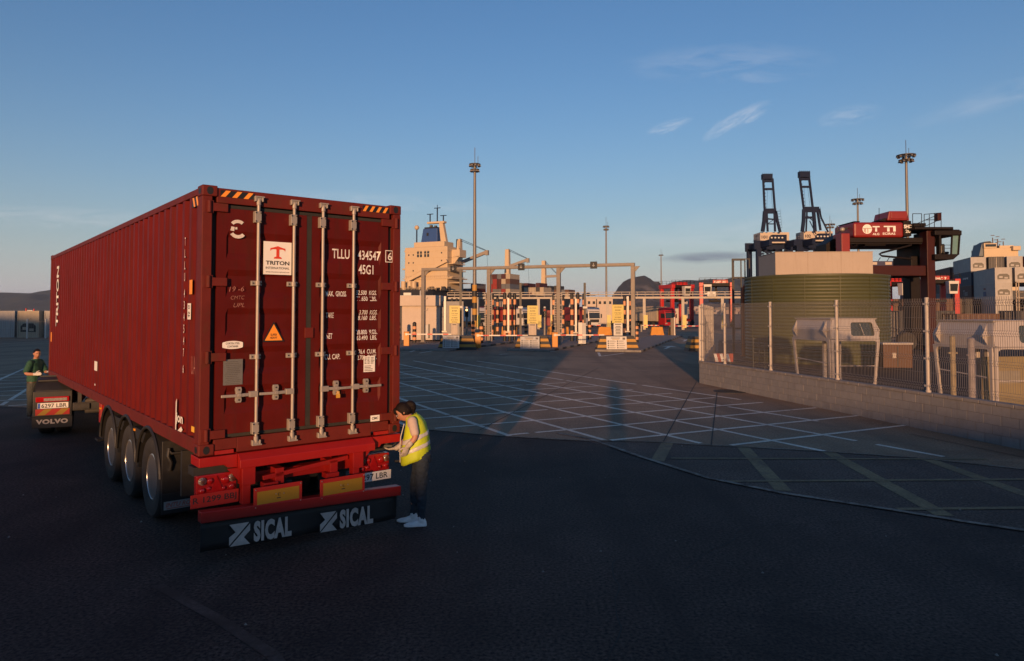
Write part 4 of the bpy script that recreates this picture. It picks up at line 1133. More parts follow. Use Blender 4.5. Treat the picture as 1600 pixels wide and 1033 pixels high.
def cab_shell(label, loc, rz):
    c = thing('cab_shell', label, 'cab shell', loc, rz, 'spare cab shells behind the fence')
    Lx, Ly = 1.92, 2.15; z0, z1, z2, z3 = .05, 1.74, 2.06, 2.43
    def ringpts(z, o): return [Vector((-o, -o, z)), Vector((Lx + o, -o, z)), Vector((Lx + o, Ly + o, z)), Vector((-o, Ly + o, z))]
    r0, r1, r2, r3 = ringpts(z0, -.10), ringpts(z1, 0.0), ringpts(z2, .03), ringpts(z3, -.10)
    m = MB()
    for i in range(4):
        j = (i + 1) % 4
        holed(m, (r0[i], r0[j], r1[j], r1[i]), (.05, .95, .05, .965), .12)
        m.add([r1[i], r1[j], r2[j], r2[i]], [(0, 1, 2, 3)]) if i not in (0,) else None
        if i == 0:
            holed(m, (r1[i], r1[j], r3[j], r3[i]), (.42, .92, .16, .84), .09)
        else: m.add([r2[i], r2[j], r3[j], r3[i]], [(0, 1, 2, 3)])
    o = m.obj('shell', CABW, c); s = o.modifiers.new('solid', 'SOLIDIFY'); s.thickness = .055; s.offset = -1
    b = o.modifiers.new('bevel', 'BEVEL'); b.width = .008; b.segments = 1; b.limit_method = 'ANGLE'
    m = MB(); m.add(ringpts(z3 + .002, -.05), [(0, 1, 2, 3)]); m.frus((.06, Lx - .06, .06, Ly - .06), (.02, Lx - .02, .02, Ly - .02), z3 - .01, z3 + .045); m.obj('roof', CABW, c, bevel=.01)
    for y in (.16, 1.86):
        m = MB(); m.prism([(-.03, y, z1 + .05), (-.20, y, z2 - .02), (-.16, y, z2 + .06), (-.03, y, z3 - .04)], (0, .02, 0)); m.prism([(-.20, y - .05, z2 - .03), (-.03, y - .10, z2 - .02), (-.03, y + .12, z2 - .02), (-.20, y + .07, z2 - .03)], (0, 0, .015)); m.obj('gusset', CABW, c)
    m = MB(); P = lambda u, v: (r1[0] * (1 - u) + r1[1] * u) * (1 - v) + (r3[0] * (1 - u) + r3[1] * u) * v
    m.add([P(.40, .14) + Vector((0, .03, 0)), P(.94, .14) + Vector((0, .03, 0)), P(.94, .86) + Vector((0, .03, 0)), P(.40, .86) + Vector((0, .03, 0))], [(0, 1, 2, 3)]); m.obj('window_pane', GLASS, c)
    m = MB(); m.beam(P(.64, .78) - Vector((0, .02, 0)), P(.70, .2) - Vector((0, .02, 0)), .02, .012); m.obj('wiper', CABW, c)
    m = MB(); m.box(.1, Lx - .1, .1, Ly - .1, .0, .048); m.obj('floor_plate', mat('cab_floor', (.16, .13, .10), .8), c)
    m = MB(); m.box(.75, .86, 1.4, 1.5, .05, z1); m.box(1.1, 1.2, 1.4, 1.5, .05, z1); m.beam((.05, .3, .9), (.05, Ly - .1, 1.0), .03, .03); m.beam((.2, .06, .82), (Lx - .1, .06, .8), .03, .03); m.obj('inner_frame', CABW, c)
    return c
p = at(1297, 489, 24.4)
cab_shell('white empty cab shell in front of the green tank, behind the fence', (p.x, p.y, 0), R(12))
p = at(1551, 489, 19.2)
c2 = cab_shell('white cab shell with a yellow inner panel at the fence end', (p.x, p.y, -.02), R(9))
m = MB(); m.box(.1, 1.7, .5, .55, .07, 1.45); m.obj('inner_panel', mat('cream_panel', (.20, .16, .09), .7, var=.1), c2)
m = MB(); m.box(.35, 1.3, .49, .498, .7, 1.05); m.obj('panel_pad', mat('grey_pad', (.2, .18, .15), .7), c2)
# two stub posts
for u, Y, h, lab in ((1487, 17.6, 2.06, 'yellowish stub post behind the fence, next to the cab shell at its end'), (1516, 17.4, 2.02, 'grey stub post behind the fence, touching the cab shell at its end')):
    q = at(u, 489, Y); t_ = thing('stub_post', lab, 'post', (q.x, q.y, 0), 0, 'stub posts behind the fence')
    mm = mat('post_yellowed', (.36, .28, .16), .6, dirt=.4) if u < 1500 else mat('post_grey', (.34, .29, .27), .6, dirt=.4)
    m = MB(); m.cyl((0, 0, 0), (0, 0, h), .085 if u > 1500 else .065, n=16); m.obj('shaft', mm, t_, smooth=True)
    m = MB(); m.cyl((0, 0, h), (0, 0, h + .03), .09 if u > 1500 else .07, .04, n=16); m.box(-.11, .11, -.03, .03, h - .42, h - .38); m.obj('cap', mm, t_)
# orange cabinet
q = at(1379, 489, 33); t_ = thing('site_cabinet', 'orange metal cabinet with a pale lid on the ground behind the fence', 'cabinet', (q.x, q.y, 0), R(-6))
m = MB(); m.box(0, 1.3, 0, .8, .1, 1.18); m.obj('body', mat('cabinet_orange', (.075, .028, .010), .6, var=.15, dirt=.4), t_, bevel=.02)
m = MB(); m.box(-.03, 1.33, -.03, .83, 1.182, 1.27); m.obj('lid', POST, t_, bevel=.01)
m = MB(); m.box(.62, .66, -.012, 0, .15, 1.1); m.obj('door_seam', BLACK, t_)
m = MB(); m.box(.4, .56, -.03, -.001, .55, .8); m.obj('lock_plate', GALV, t_)
# red and white board
q = at(1104, 489, 30.5); t_ = thing('striped_board', 'red and white striped board leaning behind the block wall corner', 'barrier board', (q.x + .35, q.y, .55), R(-10))
m = MB(); m.mi(0).box(0, .75, 0, .04, 0, .36); m.mi(1)
for k in range(3): m.prism([(.02 + k * .25, -.004, .01), (.14 + k * .25, -.004, .01), (.02 + k * .25 + .04, -.004, .35), (-.08 + k * .25 + .12 - .1 + .0, -.004, .35)], (0, .003, 0))
m.obj('board', [mat('board_red', (.38, .05, .03), .6), WHITE], t_)
m = MB(); m.beam((.1, .06, -.55), (.1, .06, .3), .05, .05); m.beam((.65, .06, -.55), (.65, .06, .3), .05, .05); m.obj('leg', DARK, t_)
# dark steel racks leaning
q = at(1176, 489, 33); t_ = thing('steel_rack', 'dark green steel rack standing in front of the tank foot', 'rack', (q.x, q.y, 0), R(-8))
for i in range(4):
    m = MB(); m.beam((i * .26, 0, 0), (i * .26 + .06, .25, 1.5), .04, .04); m.obj('upright', mat('rack_green', (.03, .04, .03), .6), t_)
m = MB(); m.beam((0, .05, .35), (.8, .05, .35), .04, .04); m.beam((.03, .13, .8), (.84, .13, .8), .04, .04); m.beam((.06, .24, 1.45), (.86, .24, 1.45), .04, .04); m.obj('rail', mat('rack_green', (.03, .04, .03)), t_)
# open steel frame and orange pipe beside the tank
q = at(1145, 489, 46); t_ = thing('access_frame', 'tall open frame of dark steel tubes left of the green tank', 'steel frame', (q.x, q.y, 0), R(-6))
for x, y in ((0, 0), (1.08, 0), (.26, .9), (1.0, .9), (.55, 0)):
    m = MB(); m.box(x - .035, x + .035, y - .035, y + .035, 0, 6.2); m.obj('upright', DARK, t_)
for z in (6.15, 4.95, 3.2, 1.6):
    m = MB(); m.box(-.03, 1.12, -.05, -.037, z, z + .07); m.box(.2, 1.05, .94, .95, z, z + .07); m.obj('crossbar', DARK, t_)
q = at(1161, 489, 43.5); t_ = thing('orange_pipe', 'orange standpipe bent over at its top beside the steel frame', 'pipe', (q.x, q.y, 0))
m = MB(); m.tube([(0, 0, 0), (0, 0, 3.9), (.03, 0, 4.2), (.13, 0, 4.38), (.3, 0, 4.44), (.42, 0, 4.44)], .085, 10); m.obj('pipe', mat('pipe_orange', (.45, .09, .02), .55, var=.12), t_, smooth=True)
m = MB(); m.cyl((0, 0, 0), (0, 0, .05), .18, n=12); m.cyl((.42, 0, 4.44), (.47, 0, 4.44), .13, n=12); m.obj('flange', mat('pipe_orange', (.45, .09, .02)), t_)

# ================================================================== the shuttle carrier
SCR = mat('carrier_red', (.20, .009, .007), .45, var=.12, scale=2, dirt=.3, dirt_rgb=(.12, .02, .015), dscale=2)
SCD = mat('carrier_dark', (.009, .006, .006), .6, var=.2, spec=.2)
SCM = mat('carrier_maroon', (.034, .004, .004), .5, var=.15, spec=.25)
CGL = mat('cab_glazing', (.12, .22, .22), .05, spec=.6)
YC = 50.0
root = at(1380, 489, YC); root.z = 0
sc = thing('shuttle_carrier', 'large red shuttle carrier with lettered engine beam rising behind the green tank', 'straddle carrier', root)
T_ = Matrix.Translation(-root)
def PX(u, v, Y=YC): return at(u, v, Y)
def slab(mb, u0, u1, v0, v1, Ya, Yb):
    a = at(u0, v1, Ya); b = at(u1, v0, Ya)
    mb.box(a.x, b.x, Ya, Yb, a.z, b.z)
def slabs(name, mat_, parent, lst, bevel=.0):
    m = MB(T_)
    for l in lst: slab(m, *l)
    return m.obj(name, mat_, parent, bevel=bevel)
body = slabs('engine_beam', SCR, sc, [(1334.5, 1412, 347, 371, 48.6, 51.6)], .14)
slabs('top_rail', SCD, sc, [(1334, 1344, 345.5, 347.2, 48.9, 51.3), (1412.3, 1424, 345, 369, 48.7, 51.5)], .04)
slabs('main_girder', SCD, sc, [(1318, 1462, 371.3, 379, 48.8, 49.5), (1318, 1462, 371.3, 379, 52.6, 53.3)], .03)
slabs('under_girder', SCD, sc, [(1326, 1450, 379.2, 381.5, 48.9, 53), (1352, 1384, 381.7, 384, 49, 50)], .03)
m = MB(T_)
a = [PX(1376, 346.9), PX(1410, 346.9), PX(1406, 332.6), PX(1379, 332.6)]
m.prism([(p.x, 49.1, p.z) for p in a], (0, 2.0, 0)); m.obj('engine_hood', SCR, sc, bevel=.06)
m = MB(T_); a = [PX(1381.5, 344.5), PX(1405.5, 344.5), PX(1402.5, 334.5), PX(1381.5, 334.5)]; m.prism([(p.x, 49.06, p.z) for p in a], (0, .05, 0)); m.obj('hood_panel', SCR, sc, bevel=.02)
m = MB(T_); m.cyl(PX(1373.6, 345, 49.2), PX(1373.6, 325, 49.2), .02, n=5); m.obj('antenna', SCD, sc)
m = MB(T_); a = [PX(1364, 346.9), PX(1376, 346.9), PX(1376, 342.5)]; m.prism([(p.x, 49.3, p.z) for p in a], (0, 1.2, 0)); m.obj('intake', SCD, sc)
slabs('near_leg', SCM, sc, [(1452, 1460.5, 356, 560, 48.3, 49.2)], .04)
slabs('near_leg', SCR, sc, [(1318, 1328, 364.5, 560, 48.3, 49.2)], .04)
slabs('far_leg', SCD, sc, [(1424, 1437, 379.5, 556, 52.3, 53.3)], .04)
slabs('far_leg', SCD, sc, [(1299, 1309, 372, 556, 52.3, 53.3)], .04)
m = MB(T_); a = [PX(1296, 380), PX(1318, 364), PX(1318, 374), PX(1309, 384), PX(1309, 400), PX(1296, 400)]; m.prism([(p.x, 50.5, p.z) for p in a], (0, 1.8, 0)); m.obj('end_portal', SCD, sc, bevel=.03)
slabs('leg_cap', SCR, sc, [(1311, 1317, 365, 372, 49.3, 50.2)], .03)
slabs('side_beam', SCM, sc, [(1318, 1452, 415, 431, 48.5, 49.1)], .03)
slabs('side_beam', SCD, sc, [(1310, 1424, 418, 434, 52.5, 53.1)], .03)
slabs('gear_block', SCD, sc, [(1437.3, 1452, 379.5, 415, 49.5, 52.5), (1424, 1452, 400, 432, 49.6, 52.0)], .05)
m = MB(T_)
m.tube([PX(1424, 383, 49), PX(1378, 395, 49), PX(1374, 397, 49), PX(1378, 400, 49), PX(1424, 404.5, 49)], .07, 8); m.obj('brace', SCD, sc, smooth=True)
m = MB(T_); m.tube([PX(1308, 353, 49.5), PX(1309, 361, 49.5), PX(1315, 360, 49.5), PX(1318, 357.5, 49.5), PX(1334, 355.5, 49.5)], .05, 8); m.obj('exhaust', DARK, sc, smooth=True)
m = MB(T_); m.sphere(PX(1316, 358.5, 49.5), .18, .18, .16); m.obj('silencer', GALV, sc, smooth=True)
m = MB(T_); m.tube([PX(1328, 381.5, 49), PX(1333, 386, 49), PX(1338, 383, 49), PX(1341, 380, 49)], .03, 6); m.tube([PX(1329, 386, 49), PX(1336, 387, 49), PX(1342, 381, 49)], .02, 6); m.obj('hose', SCD, sc)
# operator's cab: roof, floor, posts and glass
slabs('cab_roof', SCD, sc, [(1430, 1490, 354.5, 358.5, 47.8, 50.6), (1461, 1503, 360, 367.5, 47.8, 50.4), (1474, 1490, 356, 360, 48, 50.2), (1490, 1500, 358.6, 361, 48.2, 50)], .04)
m = MB(T_); a = [PX(1461, 405.5, 47.9), PX(1490, 405.5, 47.9), PX(1498.5, 398, 47.9), PX(1498.5, 397, 47.9), PX(1461, 397, 47.9)]; m.prism([(p.x, 47.9, p.z) for p in a], (0, 2.2, 0)); m.obj('cab_floor', SCD, sc, bevel=.03)
for Y in (47.95, 50.05):
    m = MB(T_)
    m.beam(PX(1499.5, 366, Y), PX(1497.2, 398, Y), .09, .09); m.beam(PX(1487.5, 367, Y), PX(1486, 398, Y), .09, .09); m.beam(PX(1468, 367, Y), PX(1468, 398, Y), .12, .12)
    m.obj('cab_frame', SCD, sc)
m = MB(T_)
a = [PX(1488, 367.2), PX(1499, 367.2), PX(1496.5, 397.5), PX(1487, 397.5)]; k = 48.0 / 50
for Y in (48.0,): m.add([(at(1488.3, 367.6, Y)), at(1499, 367.6, Y), at(1496.8, 397, Y), at(1486.8, 397, Y)], [(0, 1, 2, 3)])
m.obj('cab_window', CGL, sc)
slabs('seat', BLACK, sc, [(1470, 1477, 381, 396.8, 48.8, 49.4), (1474, 1484, 393, 396.8, 48.7, 49.5)], .08)
slabs('operator_panel', BLACK, sc, [(1469, 1472, 372, 384, 48.4, 49.5)], .05)
m = MB(T_)
for v in (383, 388): m.beam(PX(1470, v, 50.1), PX(1487, v, 50.1), .03, .03)
m.obj('cab_bar', SCD, sc)
# railings on the roof
for Y in (48.2, 50.2):
    m = MB(T_)
    for u, v0 in ((1426, 334), (1440, 334), (1444, 335), (1452, 335), (1460, 333), (1470.5, 333)): m.cyl(PX(u, 355, Y), PX(u, v0, Y), .022, n=6)
    for p, q in (((1426, 334), (1440, 334)), ((1444, 335), (1471, 332.5)), ((1444, 344), (1471, 343)), ((1429, 351), (1460, 338)), ((1447, 353), (1471, 342))): m.cyl(PX(*p, Y), PX(*q, Y), .022, n=6)
    m.obj('railing', SCD, sc)
slabs('lamp_box', SCM, sc, [(1465.5, 1470.5, 333, 344.5, 48.0, 48.4)], .02)
slabs('walkway', SCD, sc, [(1428, 1447, 348.5, 354, 48.4, 50)], .03)
m = MB(T_)
for k in range(8):
    v = 380 + k * 4.4; m.cyl(PX(1439, v, 49.3), PX(1449, v, 49.3), .025, n=5)
m.cyl(PX(1439, 378, 49.3), PX(1441, 415, 49.3), .03, n=5); m.cyl(PX(1449, 378, 49.3), PX(1449, 415, 49.3), .03, n=5); m.obj('ladder', GALV, sc)
for x0 in (1306, 1345, 1415, 1456):
    for Y in (48.75, 52.8):
        p_ = at(x0, 489, Y); m = MB(T_); m.lathe([(.25, -.2), (.62, -.22), (.68, -.12), (.68, .12), (.62, .22), (.25, .2)], 24, 'y', (p_.x, Y, .68)); m.obj('wheel', RUBB, sc, smooth=True)
m = MB(T_); a = PX(1355, 358, 48.59); ring = [(a.x + .33 * math.cos(t), 48.585, a.z + .33 * math.sin(t)) for t in [2 * math.pi * i / 24 for i in range(24)]]; m.add(ring, [tuple(reversed(range(24)))])
em_ = m.obj('emblem', PRINTW, body)
m = MB(T_); m.box(a.x - .30, a.x + .30, 48.58, 48.584, a.z + .03, a.z + .06); m.box(a.x - .13, a.x - .09, 48.58, 48.584, a.z - .26, a.z + .02); m.box(a.x + .02, a.x + .06, 48.58, 48.584, a.z - .26, a.z + .02); m.box(a.x - .22, a.x - .18, 48.58, 48.584, a.z - .2, a.z + .02); m.obj('emblem_mark', SCR, em_)
def sctext(s, u0, u1, v0, v1, bold=.04):
    a = at(u0, v1, 48.58); b = at(u1, v0, 48.58)
    return text('lettering', s, b.x - a.x, b.z - a.z, Vector((a.x, 48.585, a.z)) - root, Rr, Uu, PRINTW, body, bold)
sctext('T', 1363.5, 1374.5, 353.3, 362); sctext('TI', 1381, 1399.5, 353, 361.8); sctext('ALG', 1363.5, 1374, 364, 367.5, .02); sctext('ECIRAS', 1379.5, 1399, 363.4, 367, .02)
sctext('SHC', 1412.5, 1424, 351, 357); sctext('20', 1415, 1422.5, 359, 364, .02)
# ================================================================== the gate: islands, posts, gantry, barriers, signs
GSTEEL = mat('gantry_steel', (.22, .19, .16), .55, .2, var=.15, scale=3, dirt=.3, dirt_rgb=(.12, .09, .07))
GDARK = mat('pole_dark', (.05, .045, .04), .55)
SBLK = mat('stripe_black', (.018, .016, .015), .6)
SYEL = mat('stripe_yellow', (.42, .22, .035), .65, var=.15, scale=3, dirt=.4, dirt_rgb=(.12, .07, .03), dscale=3)
SORA = mat('stripe_orange', (.60, .27, .12), .55, var=.1)
BOXO = mat('barrier_orange', (.50, .20, .015), .5, var=.1, dirt=.25, dirt_rgb=(.2, .09, .03))
CONO = mat('block_orange', (.50, .21, .025), .7, var=.12, dirt=.3, dirt_rgb=(.2, .09, .03))
SIGNY = mat('sign_yellow', (.50, .40, .10), .5, var=.04)
SIGNW = mat('sign_white', (.52, .50, .46), .5, var=.05)
SIGNG = mat('sign_grey', (.36, .36, .36), .5, var=.08)
CREAM = mat('hut_cream', (.48, .40, .33), .85, var=.06, scale=1.5, dirt=.25, dirt_rgb=(.3, .22, .16), streak=True)
BOOMR = mat('boom_red', (.5, .04, .03), .5)
LANE = Vector((.31, .951, 0)); CROSS = Vector((.951, -.31, 0)); LRZ = math.atan2(-.31, .951)   # local x across the lanes, y along them
def island(u, v, length, width, label):
    p = gp(u, v); t = thing('kerb_island', label, 'traffic island', (p.x, p.y, 0), LRZ, 'kerb islands of the gate')
    m = MB(); n = 12
    out = [(-width / 2, 0), (width / 2, 0), (width / 2, length), (-width / 2, length)]
    m.prism([(x, y, .005) for x, y in out], (0, 0, .135)); m.obj('slab', mat('island_paving', (.20, .15, .125), .9, var=.2, scale=2), t)
    k0 = None; y = 0
    for s in (-1, 1):
        i = 0; y = 0
        while y < length:
            m = MB(); x = s * (width / 2 + .002); m.box(min(x, x + s * .12), max(x, x + s * .12), 0, 1.15, .004, .15)
            if i < 14 or True:
                o = m.obj('kerb_stone', SBLK if i % 2 else KERB, t, bevel=.015, seg=1); o.location = (0, y, 0)
            i += 1; y += 1.2
    m = MB(); m.box(-width / 2 - .12, width / 2 + .12, -.14, -.002, .004, .15); m.obj('kerb_stone', KERB, t, bevel=.02)
    return t
island(648, 548, 30, 5.2, 'kerbed island with the cream hut and leftmost orange barrier box')
island(826, 549, 31, 2.9, 'kerbed island in the middle of the gate, under the second yellow sign')
island(966, 550, 34, 2.9, 'kerbed island at the right of the gate, under the third yellow sign')
# striped concrete ends
def stripe_block(u0, u1, v1, label, with_board=True):
    a = gp(u0, v1); b = gp(u1, v1); w = (b.x - a.x); t = thing('striped_block', label, 'concrete block', (a.x, a.y, 0), R(-2), 'black and yellow end blocks of the gate islands')
    h = 1.02; n = 5
    for i in range(n):
        m = MB(); f0, f1 = i / n, (i + 1) / n; s = .34
        m.frus((s * f0, w - s * f0, s * .7 * f0, 1.6), (s * f1, w - s * f1, s * .7 * f1, 1.6), h * f0 + (.006 if i else .0), h * f1)
        m.obj('band', SBLK if i % 2 == 0 else SYEL, t)
    return t, a, b, w
def info_board(u0, u1, v0, v1, Y, label, m_):
    a = at(u0, v1, Y); b = at(u1, v0, Y); t = thing('info_board', label, 'notice board', (a.x, Y, a.z), 0, 'notice boards on the striped blocks')
    w = b.x - a.x; h = b.z - a.z
    m = MB(); m.add([(0, 0, 0), (w, 0, 0), (w, .18, h), (0, .18, h), (0, .04, 0), (w, .04, 0), (w, .22, h), (0, .22, h)], [(0, 1, 2, 3), (7, 6, 5, 4), (0, 4, 5, 1), (3, 2, 6, 7), (0, 3, 7, 4), (1, 5, 6, 2)])
    o = m.obj('board', m_, t)
    up = Vector((0, .18, h)).normalized(); rr_ = random.Random(int(u0))
    P = lambda x, z: Vector((x, 0, 0)) + up * z + Vector((0, -.006, 0))
    H = Vector((0, .18, h)).length
    ink = mat('board_ink', (.10, .09, .09), .6)
    m = MB()
    def bar(x0, x1, z0, z1): m.add([P(x0, z0), P(x1, z0), P(x1, z1), P(x0, z1)], [(0, 1, 2, 3)])
    bar(w * .22, w * .68, H * .86, H * .91); bar(w * .80, w * .93, H * .76, H * .92)
    for c in (0, 1):
        for k in range(4):
            x = w * (.06 + .46 * c); z = H * (.10 + .165 * k)
            m.add([P(x + .045 + .055 * math.cos(q), z + .05 + .055 * math.sin(q)) for q in [2 * math.pi * i / 10 for i in range(10)]], [tuple(range(10))])
            for j in (0, 1): bar(x + .14, x + .14 + w * rr_.uniform(.22, .31), z + .015 + j * .045, z + .035 + j * .045)
    m.obj('print', ink, o)
    m = MB(); bar(w * .28, w * .64, H * .77, H * .815); m.obj('print', mat('board_gold', (.4, .25, .06), .6), o)
    return t
def yellow_sign(u0, u1, v0, v1, Y, label, sheet_, sm):
    a = at(u0, v1, Y); b = at(u1, v0, Y); t = thing('speed_sign', label, 'sign', (a.x, Y, 0), 0, 'yellow speed signs of the gate')
    w = b.x - a.x; m = MB()
    m.box(.02, w - .02, -.0, .03, a.z, b.z); pl_ = m.obj('panel', SIGNY, t, bevel=.012)
    cx = w / 2; h = b.z - a.z
    for s, f, hh, ww in (('VELOCIDAD', .83, .085, .62), ('MAXIMA', .67, .085, .46), ('5 km. hora', .52, .09, .56), ('NO PASAR', .28, .085, .52), ('EN LA ZONA', .16, .085, .64), ('PINTADA', .04, .085, .5)):
        ww *= w; text('lettering', s, ww, hh, (cx - ww / 2, -.004, a.z + h * f), Rr, Uu, PRINTK, pl_, .02)
    m = MB(); m.box(w * .25, w * .75, -.005, -.002, a.z + h * .435, a.z + h * .45); m.obj('print', PRINTK, pl_)
    c = at(sheet_[0], sheet_[3], Y); d = at(sheet_[1], sheet_[2], Y); m = MB(); m.box(c.x - a.x, d.x - a.x, -.02, .01, c.z, d.z); s2 = m.obj('lower_panel', sm, t, bevel=.008)
    m = MB(); rr_ = random.Random(int(u0)); x0_, x1_ = c.x - a.x, d.x - a.x
    m.box(x0_ + .1, x1_ - .1, -.024, -.021, d.z - .12, d.z - .06)
    if sm is SIGNW:
        for k in range(6):
            z = d.z - .22 - k * .11; g_ = rr_.uniform(.02, .12); m.box(x0_ + .06 + g_, x1_ - .06 - g_, -.024, -.021, z - .05, z)
    m.obj('print', PRINTK, s2)
    m = MB(); m.cyl((w * .3, .06, .3), (w * .3, .06, b.z), .028, n=8); m.cyl((w * .7, .06, .3), (w * .7, .06, b.z), .028, n=8); m.obj('leg', GSTEEL, t)
    return t
SB = [(683, 745, 547, 'black and yellow banded block at the left end of the gate'), (803, 862, 547, 'black and yellow banded block under the middle yellow sign'), (932, 999, 548, 'black and yellow banded block under the right yellow sign, in sunlight')]
for u0, u1, v, l in SB: stripe_block(u0, u1, v, l)
t_, a, b, w = stripe_block(1076, 1118, 549, 'black and yellow banded block in the lane beside the fence corner')
info_board(691.5, 717.5, 524.5, 544, 50.0, 'grey notice board leaning on the left banded block', SIGNG)
info_board(813, 843, 526, 545.2, 50.0, 'grey notice board leaning on the middle banded block', SIGNG)
info_board(948, 979.5, 526, 546.5, 49.1, 'white notice board leaning on the sunlit right banded block', SIGNW)
yellow_sign(701.5, 719, 477.5, 505.2, 53.5, 'yellow speed sign left of the gate, beside the cream hut', (705, 715, 505.5, 523), SIGNW if False else mat('sheet_cream', (.42, .35, .28), .7))
yellow_sign(823.5, 841.5, 477.5, 505.8, 53.5, 'yellow speed sign in the middle of the gate', (826, 838, 506, 523.8), mat('sheet_cream', (.42, .35, .28), .7))
yellow_sign(956, 975, 476, 504.8, 52.8, 'yellow speed sign at the right of the gate above a white notice', (958.8, 972.6, 505, 524.5), SIGNW)

# banded guard posts and short bollards
gpost = {}
def banded(h, r, n, first, name, cols):
    key = (name, round(h, 2))
    t = thing(name, '', 'post'); 
    z = 0.
    for i in range(n):
        m = MB(); m.cyl((0, 0, h * i / n), (0, 0, h * (i + 1) / n), r if (i + first) % 2 else r * 1.004, n=12); m.obj('band', cols[(i + first) % 2], t, smooth=True)
    m = MB(); m.sphere((0, 0, h), r, r, r * .9, 12, 6); m.obj('cap', SBLK, t, smooth=True)
    return t
ISZ = .14
def base_at(u, v): p = gp(u, v, ISZ); return (p.x, p.y, ISZ)
tall = [(689.7, 527, 'tall banded guard post at the right edge of the cream hut'), (697.6, 527, 'tall banded guard post right of the hut, beside the white tube'), (706.2, 521, 'tall banded guard post behind the left yellow sign, left of its pair'), (713.6, 521, 'tall banded guard post behind the left yellow sign, right of its pair'),
        (761.5, 531, 'tall banded guard post left of the second gantry leg'), (769.2, 531, 'tall banded guard post right of the second gantry leg'), (777.3, 524, 'slim tall banded guard post between the second gantry leg and the middle sign'),
        (788.6, 533, 'first of three tall banded guard posts left of the middle yellow sign'), (796.6, 533, 'second of three tall banded guard posts left of the middle yellow sign'), (804, 532, 'third of three tall banded guard posts, nearest the middle yellow sign'),
        (865.4, 530, 'tall banded guard post left of the third gantry leg'), (879.6, 528, 'tall banded guard post right of the third gantry leg'), (893.8, 533, 'first of three tall banded guard posts right of the third gantry leg'), (903, 533, 'second of three tall banded guard posts right of the third gantry leg'), (912.4, 531, 'third of three tall banded guard posts, beside the dark pole'),
        (976.2, 527, 'tall banded guard post right of the right yellow sign'), (984.2, 527, 'tall banded guard post left of the right gantry leg')]
proto = None
for u, v, lab in tall:
    x, y, z = base_at(u, v)
    if proto is None: proto = banded(4.25, .155, 9, 0, 'guard_post', [SBLK, SORA]); o = proto
    else: o = copy_tree(proto)
    o.location = (x, y, z); o['label'] = lab; o['category'] = 'post'; o['group'] = 'tall black and orange guard posts of the gate'
short = [(647.5, 535.5, 'short banded bollard in front of the cream hut'), (622.5, 533, 'short banded bollard left of the cream hut, beside the red container'), (739.3, 529, 'short banded bollard behind the left barrier box'), (752, 536, 'short banded bollard right of the left barrier box'), (821.8, 527, 'short banded bollard left of the middle yellow sign'), (864.3, 527, 'short banded bollard behind the middle barrier box'),
         (921, 530.5, 'short banded bollard right of the dark pole'), (985, 531, 'short banded bollard left of the right gantry leg'), (994.7, 535, 'short banded bollard right of the right gantry leg')]
proto = None
for u, v, lab in short:
    x, y, z = base_at(u, v)
    if proto is None: proto = banded(1.62, .17, 7, 0, 'banded_bollard', [SBLK, SORA]); o = proto
    else: o = copy_tree(proto)
    o.location = (x, y, z); o['label'] = lab; o['category'] = 'bollard'; o['group'] = 'short banded bollards of the gate'
# white light tubes on the posts
proto = None
for u, v0, v1, Y, lab in ((695.3, 465, 517, 58, 'upright white light tube between the hut guard posts'), (794.2, 465, 518, 60, 'upright white light tube left of the middle yellow sign'), (899.8, 464, 519, 60, 'upright white light tube between guard posts left of the dark pole'), (981, 466, 517, 58, 'upright white light tube beside the right yellow sign')):
    p = at(u, v1, Y)
    if proto is None:
        proto = o = thing('light_tube', lab, 'light tube', p, 0, 'upright white light tubes'); 
        m = MB(); m.box(-.09, .09, -.1, .05, 0, 2.85); m.obj('tube', mat('tube_white', (.62, .56, .48), .4), o, bevel=.03); m = MB(); m.box(-.25, .15, -.1, .1, -.1, -.003); m.obj('bracket', GALV, o)
    else: o = copy_tree(proto); o.location = p; o['label'] = lab
p = at(906.8, 532, 58); t_ = thing('white_post', 'plain white post between two guard posts left of the dark pole', 'post', (p.x, 58, ISZ)); m = MB(); m.box(-.17, .17, -.1, .1, 0, 1.75); m.obj('shaft', SIGNW, t_, bevel=.02); m = MB(); m.box(.172, .45, -.1, .2, 0, 1.7); m.obj('cabinet', SIGNG, t_)

# gantry across the lanes
GL = Vector(at(661.5, 489, 61.5)); GR = Vector(at(989.5, 489, 55.0)); 
gdir = (GR - GL); gdir.z = 0
ga = thing('gantry', 'long grey steel gantry over the gate lanes with black lane boxes', 'gantry', (GL.x, GL.y, 0), math.atan2(gdir.y, gdir.x))
gl = gdir.length; ZB = 6.33
m = MB(); m.box(-.14, gl + .14, -.14, .14, ZB, ZB + .26); m.obj('beam', GSTEEL, ga, bevel=.02)
m = MB(); m.box(-.14, -6.5, 0, .02, ZB, ZB + .02) if False else m.box(.2, gl - .2, -.2, -.145, ZB + .06, ZB + .12); m.obj('cable_tray', GSTEEL, ga)
def gx(u):
    d = ray(u, 489); d = Vector((d.x, d.y)); g2 = Vector((gdir.x, gdir.y)).normalized(); o2 = Vector((GL.x, GL.y))
    # intersect
    det = d.x * (-g2.y) + d.y * g2.x
    t = (o2.x * (-g2.y) + o2.y * g2.x) / det
    p = d * t; return (p - o2).dot(g2)
